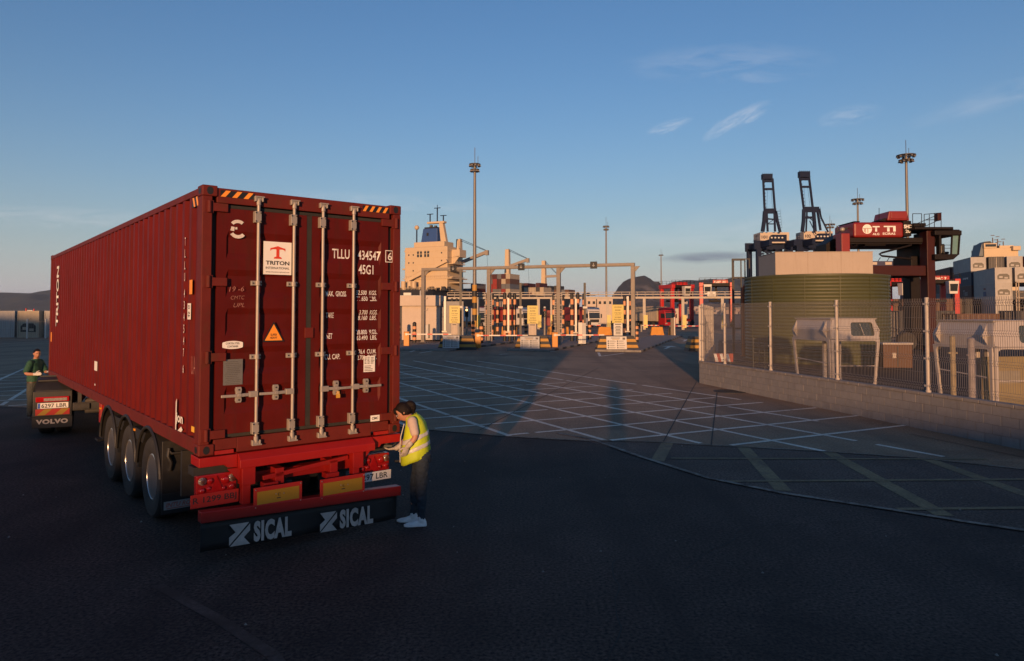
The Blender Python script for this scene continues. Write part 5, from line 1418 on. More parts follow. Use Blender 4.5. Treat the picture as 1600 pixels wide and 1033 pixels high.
for u in (661.5, 764, 873, 989.5):
    x = gx(u); m = MB(); m.box(x - .155, x + .155, -.155, .155, ISZ, ZB - .003); o = m.obj('leg', GSTEEL, ga, bevel=.02)
    m = MB(); m.box(x - .3, x + .3, -.3, .3, ISZ, ISZ + .04); m.prism([(x + .155, -.04, ZB - .01), (x + .55, -.04, ZB - .01), (x + .155, -.04, ZB - .45)], (0, .08, 0)); m.obj('foot_plate', GSTEEL, o)
    if u in (764, 873):
        m = MB(); rr_ = random.Random(int(u))
        for k in range(18):
            z = 1.0 + k * .19
            for s in (-1, 1):
                if rr_.random() < .75: m.box(x + s * .16 - (.2 if s < 0 else 0), x + s * .16 + (.2 if s > 0 else 0), -.2, -.05, z, z + .06)
        for s in (-1, 1): m.tube([(x + s * .30, -.1, .3), (x + s * .26, -.12, 1.5), (x + s * .32, -.1, 2.8), (x + s * .25, -.1, 4.2)], .035, 6)
        m.obj('reader_arm', GALV, o)['kind'] = 'stuff'
    if u == 661.5:
        m = MB()
        for z in (4.6, 3.9, 2.9): m.tube([(x + .15, -.05, z), (x + .42, -.05, z), (x + .45, -.05, z + .16)], .03, 6)
        m.obj('hook', GALV, o)
for u in (710, 816, 929):
    x = gx(u); m = MB(); m.box(x - .27, x + .27, -.30, -.146, ZB - .14, ZB + .42); o = m.obj('lane_box', BLACK, ga, bevel=.02)
    m = MB(); mm = PRINTW
    m.beam((x, -.304, ZB + .30), (x, -.304, ZB + .04), .035, .004, (0, 1, 0)); m.beam((x - .1, -.304, ZB + .14), (x, -.304, ZB + .03), .035, .004, (0, 1, 0)); m.beam((x + .1, -.304, ZB + .14), (x, -.304, ZB + .03), .035, .004, (0, 1, 0)); m.obj('arrow', mat('arrow_grey', (.4, .4, .38), .5), o)
# dark camera poles
for u, v0, v1, Y, lab in ((719.8, 420, 526, 57, 'thin dark camera pole right of the left yellow sign'), (813.2, 442, 524, 60, 'dark camera pole left of the middle yellow sign'), (913.6, 442, 524, 61, 'dark camera pole right of the three guard posts')):
    p = at(u, v0, Y); t_ = thing('camera_pole', lab, 'pole', (p.x, Y, ISZ), 0, 'dark camera poles of the gate'); m = MB(); m.box(-.09, .09, -.09, .09, 0, p.z - ISZ); m.obj('shaft', GDARK, t_)
    m = MB(); m.box(-.2, .2, -.35, -.095, 2.9, 3.1); m.obj('camera', SIGNW, t_, bevel=.03)
# barrier boxes with booms
proto = None
for u, v, ue, lab in ((631 + 4.5, 541, 717, 'orange barrier box with its boom beside the cream hut, leftmost of three'), (747, 544, 815, 'orange barrier box with a red and white boom between left and middle signs'), (867, 543, 941, 'orange barrier box with a red and white boom between middle and right signs')):
    p = gp(u, v, .1); q = at(ue, 523, p.y)
    if proto is None:
        proto = o = thing('barrier_box', lab, 'barrier'); 
        m = MB(); m.box(-.21, .21, -.2, .25, 0, 1.08); m.obj('housing', BOXO, o, bevel=.025)
        m = MB(); m.box(-.225, .225, -.215, .265, 1.082, 1.13); m.obj('lid', BOXO, o, bevel=.015)
        m = MB(); m.box(-.15, .15, -.212, -.203, .1, .75); m.obj('door', BOXO, o)
        m = MB(); m.cyl((0, -.25, .93), (0, -.2, .93), .1, n=14); m.obj('hub', GALV, o)
        for k in range(9):
            m = MB(); m.box(.0 + k * .405, .4 + k * .405, -.30, -.26, .89, .975); m.obj('boom', BOOMR if k % 3 == 1 else mat('boom_white', (.6, .56, .5), .5), o)
    else: o = copy_tree(proto); o['label'] = lab
    o.location = p; o['label'] = lab; o['group'] = 'orange barrier boxes with booms'
    o.scale = ((q.x - p.x) / 3.65, 1, 1) if False else (1, 1, 1)
# traffic lights
def traffic(u, v0, v1, Y, lit, lab):
    p = at(u, v0, Y); t = thing('traffic_light', lab, 'traffic light', (p.x, Y, ISZ), 0, 'traffic lights of the gate')
    m = MB(); m.cyl((0, 0, 0), (0, 0, p.z - ISZ - .75), .09, n=10); m.obj('pole', GSTEEL, t, smooth=True)
    h = p.z - ISZ; m = MB(); m.box(-.15, .15, -.1, .1, h - .75, h - .05); hd = m.obj('head', BLACK, t, bevel=.03)
    m = MB(); m.box(-.09, .09, -.06, .06, h - .046, h + .1); m.obj('camera', SIGNG, t, bevel=.03)
    for k in range(3):
        z = h - .18 - k * .225; on = k == lit[0]
        mm = mat('lamp_%s' % lit[1], (.3, .05, .05), .3, emit=lit[2], estr=lit[3]) if on else mat('lamp_off', (.02, .02, .02), .2)
        m = MB(); m.cyl((0, -.101, z), (0, -.115, z), .088, n=16); m.sphere((0, -.115, z), .086, .03, .086, 14, 6); m.obj('lamp', mm, hd, smooth=True)
        m = MB(); n = 8
        for i in range(n):
            q0, q1 = math.pi * i / n, math.pi * (i + 1) / n
            m.add([(.1 * math.cos(q0), -.102, z + .1 * math.sin(q0)), (.1 * math.cos(q1), -.102, z + .1 * math.sin(q1)), (.1 * math.cos(q1), -.24, z + .1 * math.sin(q1)), (.1 * math.cos(q0), -.24, z + .1 * math.sin(q0))], [(0, 1, 2, 3)])
        m.obj('visor', BLACK, hd)
traffic(851, 481, 526, 58, (0, 'red', (1, .08, .16), 2.2), 'traffic light showing red right of the middle yellow sign')
traffic(729.3, 481, 527, 58, (0, 'amber', (1, .55, .18), 3.0), 'traffic light showing amber right of the left yellow sign')
# orange concrete blocks
proto = None
for u0, u1, v, lab in ((934, 957, 524, 'orange concrete block behind the right yellow sign'), (1017, 1038, 524, 'orange concrete block farthest right on the lane island, beside the small white post'), (1046, 1056, 524, 'short orange concrete block right of the small white post'), (771, 780, 523, 'narrow orange concrete block behind the second gantry leg'), (783, 795, 523, 'orange concrete block behind the three guard posts at left'), (855, 868, 523, 'orange concrete block left of the third gantry leg'), (884, 889, 524, 'narrow orange concrete block right of the third gantry leg'), (804, 809, 524, 'narrow orange concrete block left of the middle yellow sign'), (752, 759, 523, 'narrow orange concrete block left of the second gantry leg')):
    a = gp(u0, v); b = gp(u1, v)
    if proto is None:
        proto = o = thing('jersey_block', lab, 'concrete block', (0, 0, 0), 0, 'orange concrete blocks of the gate')
        m = MB(); m.frus((0, 1, 0, .8), (.1, .9, .18, .62), 0, 1.0); m.obj('body', CONO, o, bevel=.03)
        m = MB(); m.cyl((.3, .4, .985), (.3, .4, 1.03), .04, n=8); m.cyl((.7, .4, .985), (.7, .4, 1.03), .04, n=8); m.obj('lifting_eye', GALV, o)
    else: o = copy_tree(proto); o['label'] = lab
    o.location = (a.x, a.y, 0); o.scale = (b.x - a.x, 1, 1)
p = gp(1043, 523.5); t_ = thing('keypad_post', 'small white post with a dark keypad box between the orange blocks', 'post', (p.x, p.y - 3, ISZ))
m = MB(); m.box(.12, .24, 0, .1, -.1, 2.05); m.obj('shaft', SIGNW, t_); m = MB(); m.box(-.28, .115, -.02, .14, -.1, 1.95); m.obj('housing', mat('keypad_bronze', (.14, .10, .07), .5), t_)
# hut
a = at(631, 525, 68); b = at(689, 463, 68)
hut = thing('gate_hut', 'cream flat-roofed hut with an overhanging roof band left of the gate', 'hut', (a.x, 66.8, .12))
hw = b.x - a.x; hh = b.z - .12
m = MB(); m.box(0, hw, 0, 3.4, 0, hh - .95); m.obj('wall', CREAM, hut)
a2 = at(622, 463, 67.4); m = MB(); m.box(a2.x - a.x, hw + .1, -.35, 3.7, hh - .948, hh); m.obj('roof_band', CREAM, hut, bevel=.02)
m = MB(); m.box(.1, hw - .1, -.36, -.351, hh - .99, hh - .95) if False else m.box(a2.x - a.x + .02, hw + .08, -.33, 3.68, hh + .002, hh + .05); m.obj('roof', SIGNG, hut)
xd = at(663.5, 500, 66.8).x - a.x
m = MB(); m.box(xd - .25, xd + .35, -.03, -.002, .15, 1.45); m.obj('meter_cabinet', SIGNG, hut, bevel=.02)
m = MB(); m.box(xd + .36, xd + .50, -.02, -.002, .15, 1.5); m.obj('door_gap', BLACK, hut)
m = MB(); m.box(.2, .9, -.4, -.05, hh + .05, hh + .3); m.cyl((1.6, 1, hh + .05), (1.6, 1, hh + .55), .05, n=8); m.obj('roof_unit', SIGNW, hut)
xw = at(694, 500, 66.8).x - a.x
m = MB(); m.box(hw + .004, hw + 2.2, .8, .9, 0, hh - .5); m.obj('side_screen', mat('grey_screen', (.14, .14, .15), .5), hut)
# red chain on short posts in front of the hut
p = gp(655, 532); t_ = thing('chain_barrier', 'low red chain slung between short dark posts before the cream hut', 'chain barrier', (p.x, p.y, ISZ))
for k in range(4):
    m = MB(); m.cyl((k * .75, 0, 0), (k * .75, 0, .7), .04, n=8); m.obj('post', GDARK, t_)
for r_ in range(2):
    m = MB(); pts = []
    for k in range(3):
        for j in range(6): q = j / 6; pts.append((k * .75 + .75 * q, -.03, .62 - r_ * .25 - .22 * math.sin(math.pi * q)))
    m.tube(pts, .035, 6); m.obj('chain', mat('chain_red', (.22, .03, .02), .6), t_)
# second portal far behind: walkway rails, posts with yellow guards, the no-entry board
YP = 118
pa = at(700, 470, YP); pb = at(1166, 470, YP - 6)
pd = (pb - pa); pd.z = 0
po = thing('height_portal', 'long pale walkway portal with railings across the lanes behind the gate', 'portal', (pa.x, pa.y, 0), math.atan2(pd.y, pd.x)); pl2 = pd.length
z0 = at(900, 467.5, YP).z
PALE = mat('portal_paint', (.36, .32, .27), .6, var=.1)
m = MB(); m.box(0, pl2, -.2, .2, z0, z0 + .32); m.obj('beam', PALE, po)
m = MB(); m.box(0, pl2, -.6, -.5, z0 + .62, z0 + .75); m.box(0, pl2, -.6, -.5, z0 + 1.02, z0 + 1.10); m.box(0, pl2, .5, .6, z0 + .62, z0 + .72)
x = 0
while x < pl2: m.box(x - .03, x + .03, -.6, -.5, z0 + .325, z0 + 1.02); x += 1.25
m.obj('railing', PALE, po)
for u in (743, 861.5, 840.5, 949.5, 1006, 1065, 1124.5):
    p = at(u, 489, YP - 3); x = (Vector((p.x, p.y, 0)) - Vector((pa.x, pa.y, 0))).dot(pd.normalized())
    m = MB(); m.box(x - .22, x + .22, -.15, .15, 0, z0 - .003); o = m.obj('leg', PALE, po)
    m = MB(); m.box(x - .1, x + .5, -.45, -.153, .3, 2.35); m.obj('leg_guard', SIGNY, o)
for u in (919, 1034):
    p = at(u, 489, YP - 3); x = (Vector((p.x, p.y, 0)) - Vector((pa.x, pa.y, 0))).dot(pd.normalized()); m = MB(); m.sphere((x, -.3, z0 + .7), .35, .25, .3); m.box(x + .3, x + 1.2, -.4, -.1, z0 + .5, z0 + .75); m.obj('floodlight', BLACK, po)
p = at(1104, 463.5, YP - 5); x = (Vector((p.x, p.y, 0)) - Vector((pa.x, pa.y, 0))).dot(pd.normalized()); zz = at(1104, 463.5, YP - 5).z; zt = at(1104, 456, YP - 5).z
m = MB(); m.box(x, x + 1.28, -.70, -.64, zz, zt); nb = m.obj('sign_board', SIGNW, po); nb['label'] = 'white board reading NO ACCEDER'
h_ = zt - zz
text('lettering', 'NO', .5, h_ * .3, (x + .38, -.704, zz + h_ * .56), Rr, Uu, PRINTK, nb, .03); text('lettering', 'ACCEDER', 1.0, h_ * .3, (x + .14, -.704, zz + h_ * .14), Rr, Uu, PRINTK, nb, .03)
# long far boom behind
for u0, u1, v, lab in ((1003, 1030, 508.5, 'long far red and white boom across the lane of the red lorry'), (1048, 1092, 509.5, 'far red and white boom right of the orange blocks'), (893, 938, 508.5, 'far red and white boom behind the guard posts in the middle')):
    Y = 100; a = at(u0, v, Y); b = at(u1, v, Y); t_ = thing('far_boom', lab, 'barrier', (a.x, Y, a.z), 0, 'far booms of the gate'); L_ = b.x - a.x; n = 8
    for k in range(n):
        m = MB(); m.box(L_ * k / n, L_ * (k + 1) / n - .002, 0, .06, -.06, .06); m.obj('band', BOOMR if k % 2 else SIGNW, t_)
    m = MB(); m.box(-.2, -.003, -.1, .16, -a.z, .1); m.obj('post', GSTEEL, t_)
# ================================================================== containers of the yard
def paint(name, rgb, **k): return mat(name, rgb, k.pop('rough', .6), var=.14, scale=.8, dirt=.35, dirt_rgb=tuple(c * .5 + .02 for c in rgb), dscale=1.5, streak=True, **k)
CC = {'white': paint('box_white', (.33, .315, .30)), 'grey': paint('box_grey', (.11, .115, .13)), 'navy': paint('box_navy', (.02, .03, .06)), 'maroon': paint('box_maroon', (.055, .010, .010)),
      'red': paint('box_red', (.22, .018, .014)), 'blue': paint('box_blue', (.02, .07, .20)), 'cream': paint('box_cream', (.36, .30, .22)), 'brown': paint('box_brown', (.10, .05, .03)), 'dark': paint('box_dark', (.035, .034, .036)), 'green': paint('box_green', (.03, .09, .06))}
BOXMESH = {}
def iso_box(label, loc, rz, colour, reefer=False, L=12.19, group=None, name='yard_container', H=2.6, detail=True):
    t = thing(name, label, 'container', loc, rz, group)
    key = (colour, reefer, L, H, detail)
    if key not in BOXMESH:
        parts = []
        m = MB(); w = 2.44
        # ribbed walls: body slightly inside the frame with shallow ribs on both long sides and the near end
        n = int(L / .56); e = .03
        ys = [(.12 + (L - .24) * i / n) for i in range(n + 1)]
        prof = []
        for i in range(n): prof += [(e, ys[i]), (e, ys[i] + .2), (e + .03, ys[i] + .28), (e + .03, ys[i] + .48)]
        prof.append((e, ys[n])); k = len(prof)
        for side in (0, 1):
            pp = [((w - x) if side else x, y) for x, y in prof]
            m.add([(x, y, .15) for x, y in pp] + [(x, y, H - .1) for x, y in pp], [((i, i + 1, k + i + 1, k + i) if side else (i + 1, i, k + i, k + i + 1)) for i in range(k - 1)])
        m.box(.08, w - .08, .06, L - .05, H - .10, H - .04); m.box(.08, w - .08, .06, L - .05, .08, .15)
        m.add([(.08, .05, .15), (w - .08, .05, .15), (w - .08, .05, H - .1), (.08, .05, H - .1)], [(0, 1, 2, 3)]); m.add([(.08, L - .05, .15), (w - .08, L - .05, .15), (w - .08, L - .05, H - .1), (.08, L - .05, H - .1)], [(3, 2, 1, 0)])
        parts.append(('body', m, CC[colour]))
        m = MB()
        for x0, x1 in ((0, .12), (w - .12, w)):
            for y0, y1 in ((0, .12), (L - .12, L)): m.box(x0, x1, y0, y1, .0, H)
            for z0, z1 in ((.0, .149), (H - .11, H - .001)): m.box(x0 + .004, x1 - .004, .121, L - .121, z0, z1)
        for y0, y1 in ((.0, .10), (L - .10, L)):
            for z0, z1 in ((0, .149), (H - .12, H - .001)): m.box(.121, w - .121, y0 + .002, y1, z0, z1)
        parts.append(('frame', m, CC[colour]))
        if detail:
            m = MB()
            if reefer:
                # machinery end: dark grille recess with fans, control box
                a = MB(); a.prism([(.35, .04, .62), (2.09, .04, .62), (2.09, .04, 1.25), (1.75, .04, 1.55), (.69, .04, 1.55), (.35, .04, 1.25)], (0, .008, 0)); parts.append(('machinery_recess', a, BLACK))
                m.box(.6, 1.1, .0, .035, .85, 1.15); m.box(1.35, 1.85, .0, .035, .72, 1.0); m.box(.45, 2.0, .0, .035, .42, .58); m.box(1.0, 1.45, .0, .038, 2.0, 2.12)
                parts.append(('machinery', m, CC['white'] if colour in ('white', 'grey') else CC['cream']))
            else:
                for x in (.45, .95, 1.5, 2.0): m.cyl((x, .02, .15), (x, .02, H - .1), .025, n=6)
                m.box(1.20, 1.24, .03, .048, .15, H - .1)
                parts.append(('lock_rods', m, GALV))
        BOXMESH[key] = []
        for nm, mm, ma in parts:
            o = mm.obj(nm, ma, t); BOXMESH[key].append(o.data)
            if nm == 'lock_rods': o['kind'] = 'stuff'
    else:
        for d in BOXMESH[key]:
            o = bpy.data.objects.new(d.name.split('.')[0], d); COL.objects.link(o); o.parent = t
    return t
SY = R(-19); sa = Vector((math.sin(-SY), math.cos(SY), 0)); sr = Vector((math.cos(SY), math.sin(SY), 0))
ORD = ['bottom', 'second', 'third', 'fourth', 'fifth', 'top']
CN = {'white': 'white', 'grey': 'grey', 'navy': 'dark blue', 'maroon': 'maroon', 'red': 'red', 'blue': 'blue', 'cream': 'cream', 'brown': 'brown', 'dark': 'charcoal', 'green': 'green'}
# back row: stacks five high
B0 = at(1518.5, 489, 130); B0.z = 0
back = [['grey', 'maroon', 'maroon', 'navy', 'white'], ['brown', 'grey', 'red', 'grey', 'dark'], ['white', 'maroon', 'grey', 'white', 'white'], ['grey', 'red', 'brown', 'blue', 'red'], ['navy', 'grey', 'maroon', 'grey', 'white']]
colw = ['first', 'second', 'third', 'fourth', 'fifth']
for c, colr in enumerate(back):
    for k, cl in enumerate(colr):
        if c > 0 and k < 3: continue
        ree = cl == 'white'
        o = iso_box('%s %s on level %s of the tall back row, %s stack from left' % (CN[cl], 'reefer' if ree else 'container', ['one', 'two', 'three', 'four', 'five'][k], colw[c]), B0 + sr * (2.85 * c) + Vector((0, 0, 2.6 * k)), SY, cl, ree, group='containers stacked in the yard')
        if c == 0 and k == 3:
            m = MB(); 
            for y in range(5): m.prism([(-.005, 5.4 - y * .75, 1.2 + .15 * (y % 2)), (-.005, 5.0 - y * .75, 1.2), (-.005, 5.0 - y * .75, 1.6), (-.005, 5.4 - y * .75, 1.5)], (.004, 0, 0))
            m.obj('lettering', PRINTW, o)
        if c == 0 and k == 2: text('lettering', 'Tex', 3.2, 1.1, (-.004, 5.4, .7), (0, -1, 0), Uu, mat('dull_lettering', (.22, .18, .18), .6), o, .03)
for k, cl in enumerate(['brown', 'grey', 'dark', 'maroon']):
    iso_box('%s container in the far bay behind the back row, %s level' % (CN[cl], ORD[k]), B0 + sa * 13 + sr * (-.4) + Vector((0, 0, 2.6 * k + 1.6)), SY, cl, group='containers stacked in the yard')
F0 = at(1556, 489, 118); F0.z = -.1
front = [['grey', 'white', 'white', 'white'], ['brown', 'dark', 'white', 'white'], ['white', 'grey', 'grey', 'white'], ['white', 'grey', 'grey', 'grey']]
for c, colr in enumerate(front):
    for k, cl in enumerate(colr):
        if c == 1 and k in (1, 2) or c == 2 and k == 2: continue
        ree = cl == 'white' and k > 1
        o = iso_box('%s %s on level %s of the front row, %s stack from left' % (CN[cl], 'reefer' if ree else 'container', ['one', 'two', 'three', 'four'][k], colw[c]), F0 + sr * (2.85 * c) + Vector((0, 0, 2.6 * k)), SY, cl, ree, group='containers stacked in the yard')
        if c == 0 and k == 2:
            m = MB(); m.box(-.005, 0, 5.0, 6.6, .5, 1.3); m.obj('printed_panel', mat('print_navy', (.05, .07, .16), .6), o)
            m = MB(); m.box(-.005, 0, 5.2, 6.4, 1.6, 1.95); m.obj('printed_panel', mat('print_rust', (.2, .06, .05), .6), o)
# reefer rack: open steel tower with platforms between the stacks
p = F0 + sr * 2.75; t_ = thing('reefer_rack', 'open steel reefer rack with stairs between the front stacks', 'rack tower', (p.x, p.y, 0), SY)
for x in (0, .35, 3.1):
    m = MB(); m.box(x, x + .14, -.6, -.46, 0, 8.0); m.obj('upright', mat('rack_cream', (.30, .24, .18), .6), t_)
for z in (2.5, 5.1, 7.7):
    m = MB(); m.box(0, 3.2, -.9, -.2, z, z + .14); m.obj('platform', GSTEEL, t_)
m = MB()
for z in (3.5, 6.1): m.box(0, 3.2, -.9, -.86, z, z + .05)
m.obj('railing', GSTEEL, t_)
# long-side row beyond the fence; its dark paint stands in for shade
for i, (u, Y, cl, lab) in enumerate(((1384, 76, 'dark', 'long container darkened for shade, broadside behind the orange cabinet'), (1470, 74, 'brown', 'long container darkened to brown for shade, broadside behind the near cab shell at the fence end'), (1560, 72, 'dark', 'long container darkened for shade, broadside at the far right behind the fence'))):
    p = at(u, 489, Y)
    iso_box(lab, (p.x, p.y, 0), R(-90) + R(3), cl, L=12.19 if i else 6.06, group='low containers broadside behind the fence', H=2.9 if i != 1 else 2.6)
for i, (u, k, cl) in enumerate(((1385, 0, 'dark'), (1385, 1, 'brown'), (1495, 0, 'grey'), (1495, 1, 'dark'))):
    p = at(u, 489, 128); iso_box('%s container broadside in the %s layer far behind the %s' % (CN[cl], 'lower' if k == 0 else 'upper', 'lettered straddle carrier' if u > 1400 else 'white-cabbed straddle carrier'), (p.x, p.y, 2.6 * k), R(-90), cl, group='broadside containers behind the carriers')
# left background: reefers in the shade
L0 = at(27.5, 489, 76); L0.z = 0
iso_box('reefer with its grey machinery end to the yard, far left behind the white posts', L0, R(-4), 'cream', True, group='reefers at the far left', H=2.9)
for dx, lab in ((-12.6, 'long white container broadside at the far left edge'), (2.62, 'white container broadside just left of the man and the red container')):
    iso_box(lab, L0 + Vector((dx if dx < 0 else dx, .25 if dx < 0 else .15, 0)) + (Vector((12.2, 0, 0)) if dx < 0 else Vector((12.3, 0, 0))) - Vector((0, 0, 0)), R(90), 'white', group='reefers at the far left', H=2.9) if False else iso_box(lab, L0 + (Vector((dx - .1, .3 + 2.44, 0)) if dx < 0 else Vector((dx, .4 + 2.44, 0))), R(-90), 'white', group='reefers at the far left', H=2.9)
p0 = at(-60, 489, 74)
fn = thing('yard_fence', 'low mesh fence with white posts in front of the reefers at far left', 'fence', (p0.x, p0.y, 0))
for u in (-58, -18, 38, 67, 105):
    p = at(u, 489, 73.5); m = MB(); m.box(p.x - p0.x - .06, p.x - p0.x + .06, -.06, .06, 0, 2.05); m.obj('post', SIGNW, fn)
m = MB()
for k in range(60): m.box(k * .2, k * .2 + .012, 0, .012, .1, 1.8)
for z in (.1, .9, 1.8): m.box(0, 12, .012, .024, z, z + .02)
m.obj('mesh', WIRE, fn)['kind'] = 'stuff'
p = at(45, 489, 80); t_ = thing('red_beacons', 'small red and white fittings on top of the grey reefer at far left', 'roof fitting', (p.x, p.y, 2.9))
m = MB(); m.box(-.4, -.3, 0, .1, 0, .3); m.box(.5, .6, 0, .1, 0, .25); m.obj('beacon', BOOMR, t_); m = MB(); m.box(-.2, .4, 0, .2, 0, .1); m.obj('base', SIGNW, t_)

# ================================================================== lorries behind the gate
LGL = mat('lorry_glass', (.025, .03, .035), .08)
def lorry(label, u, Y, rz, cabc, boxc, boxlabel=None, L=12.19):
    p = at(u, 489, Y); t = thing('lorry', label, 'lorry', (p.x, p.y, 0), rz, 'lorries behind the gate')
    # local: front of the cab faces -y
    m = MB(); m.prism([(-1.22, .0, .45), (-1.22, 2.1, .45), (-1.22, 2.1, 3.6), (-1.22, .75, 3.72), (-1.22, .12, 2.9), (-1.22, .0, 1.6)], (2.44, 0, 0)); m.obj('cab', cabc, t, bevel=.1)
    m = MB(); m.prism([(-1.05, -.015, 1.68), (1.05, -.015, 1.68), (1.05, .10, 2.75), (-1.05, .10, 2.75)], (0, .03, 0)); m.obj('windscreen', LGL, t)
    for s in (-1, 1):
        m = MB(); m.box(s * 1.225 - .01, s * 1.225 + .01, .45, 1.3, 1.75, 2.6); m.obj('side_window', LGL, t)
        m = MB(); m.box(s * 1.36 - .1, s * 1.36 + .1, .0, .1, 1.75, 2.5); m.obj('mirror', BLACK, t)
        m = MB(); m.box(s * .9 - .2, s * .9 + .2, -.03, .0, .62, .85); m.obj('headlight', LENSW, t)
        for y, r in ((1.2, .5), (4.0, .5)):
            m = MB(); m.lathe([(.2, -.14), (.44, -.15), (.5, -.1), (.5, .1), (.44, .15), (.2, .14)], 18, 'x', (s * 1.05, y, .5)); m.obj('wheel', RUBB, t, smooth=True)
        for y in (11.0, 12.3, 13.6):
            m = MB(); m.lathe([(.2, -.18), (.44, -.19), (.5, -.12), (.5, .12), (.44, .19), (.2, .18)], 18, 'x', (s * 1.0, y, .5)); m.obj('wheel', RUBB, t, smooth=True)
    m = MB(); m.box(-.9, .9, -.02, -.004, .95, 1.5); m.obj('grille', BLACK, t)
    m = MB(); m.box(-1.24, 1.24, -.06, .3, .35, .6); m.obj('bumper', cabc, t, bevel=.03)
    m = MB(); m.box(-1.0, 1.0, .12, .2, 2.88, 3.02); m.obj('sun_visor', BLACK, t)
    m = MB(); m.box(-.45, .45, 2.2, 15.0, .85, 1.12); m.obj('chassis', DARK, t)
    if boxc:
        d = Vector((-math.sin(rz), math.cos(rz), 0)); r = Vector((math.cos(rz), math.sin(rz), 0))
        b = iso_box(boxlabel, Vector((p.x, p.y, 1.13)) + d * 2.6 - r * 1.22, rz, boxc, L=L, group='containers riding on the lorries', name='lorry_container', H=2.75)
        return t, b
    return t, None
WCAB = mat('lorry_white', (.50, .47, .43), .4, var=.06); RCAB = mat('lorry_red', (.33, .012, .012), .35, var=.08)
lorry('white lorry cab facing the gate left of the second gantry leg', 755, 131, R(42), WCAB, 'blue', 'blue container on the white lorry at the second gantry leg')
lorry('white lorry half hidden behind the middle yellow sign', 823, 133, R(52), WCAB, 'red', 'red container on the lorry behind the middle yellow sign')
lorry('white lorry with black windscreen left of the right yellow sign', 929, 131, R(14), WCAB, 'red', 'red container on the lorry left of the right yellow sign')
lorry('pale lorry in the lane just right of the right gantry leg', 996, 142, R(10), WCAB, None)
t_, b_ = lorry('red lorry cab pulling the lettered beige container', 1047.5, 131, R(24), RCAB, 'cream', 'beige container lettered in black behind the red lorry cab')
text('lettering', 'COSCO', 6.8, 1.15, (2.445, 4.2, .95), (0, 1, 0), Uu, PRINTK, b_, .03)
d_ = at(1068, 489, 150)
# goods and low boxes standing between
rr_ = random.Random(21)
for i, (u0, u1, v0, v1, Y, cl, lab) in enumerate(((855, 868, 485, 503, 150, 'red', 'low red container behind the red traffic light'), (868, 884, 488, 503, 152, 'brown', 'low brown container behind the third gantry leg'), (893, 921, 486, 500, 152, 'maroon', 'dark red container behind the three right guard posts'), (1008, 1016, 487, 506, 150, 'cream', 'upright cream crate left of the red lorry'), (1017, 1030, 486, 506, 152, 'grey', 'grey crate directly left of the red lorry cab'), (964, 976, 484, 503, 156, 'maroon', 'maroon crate just behind the right yellow sign'), (625, 640, 480, 520, 90, 'dark', 'dark container behind the hut at the red container edge'), (770, 800, 470, 484, 190, 'navy', 'dark blue container far behind the second gantry leg'))):
    a = at(u0, v1, Y); b = at(u1, v0, Y)
    o = iso_box(lab, (a.x, Y, 0), 0, cl, L=6.06, group='boxes parked behind the gate', name='parked_container', H=2.5); o.scale = ((b.x - a.x) / 2.44, 1, max(b.z, 1.5) / 2.5)
# cream site offices stacked two high
for i, (u0, u1, v0, v1) in enumerate(((916, 932, 467, 477.5), (933, 948, 467, 477.5), (949, 958, 467, 477.5), (1055, 1075, 471, 478))):
    Y = 175; a = at(u0, v1, Y); b = at(u1, v0, Y)
    t_ = thing('site_office', ['cream upper office cabin left of the dark pole mast', 'cream upper office cabin in the middle of its row', 'cream upper office cabin nearest the right yellow sign', 'cream cabin above the beige lettered container'][i], 'cabin', (a.x, Y, 0), 0, 'cream office cabins')
    m = MB(); m.box(0, b.x - a.x - .1, 0, 3, 0, b.z); m.obj('wall', CREAM, t_)
    for k in range(2):
        m = MB(); x = .4 + k * 1.2; m.box(x, x + .6, -.03, 0, b.z - 1.3, b.z - .6); m.obj('window', LGL, t_)

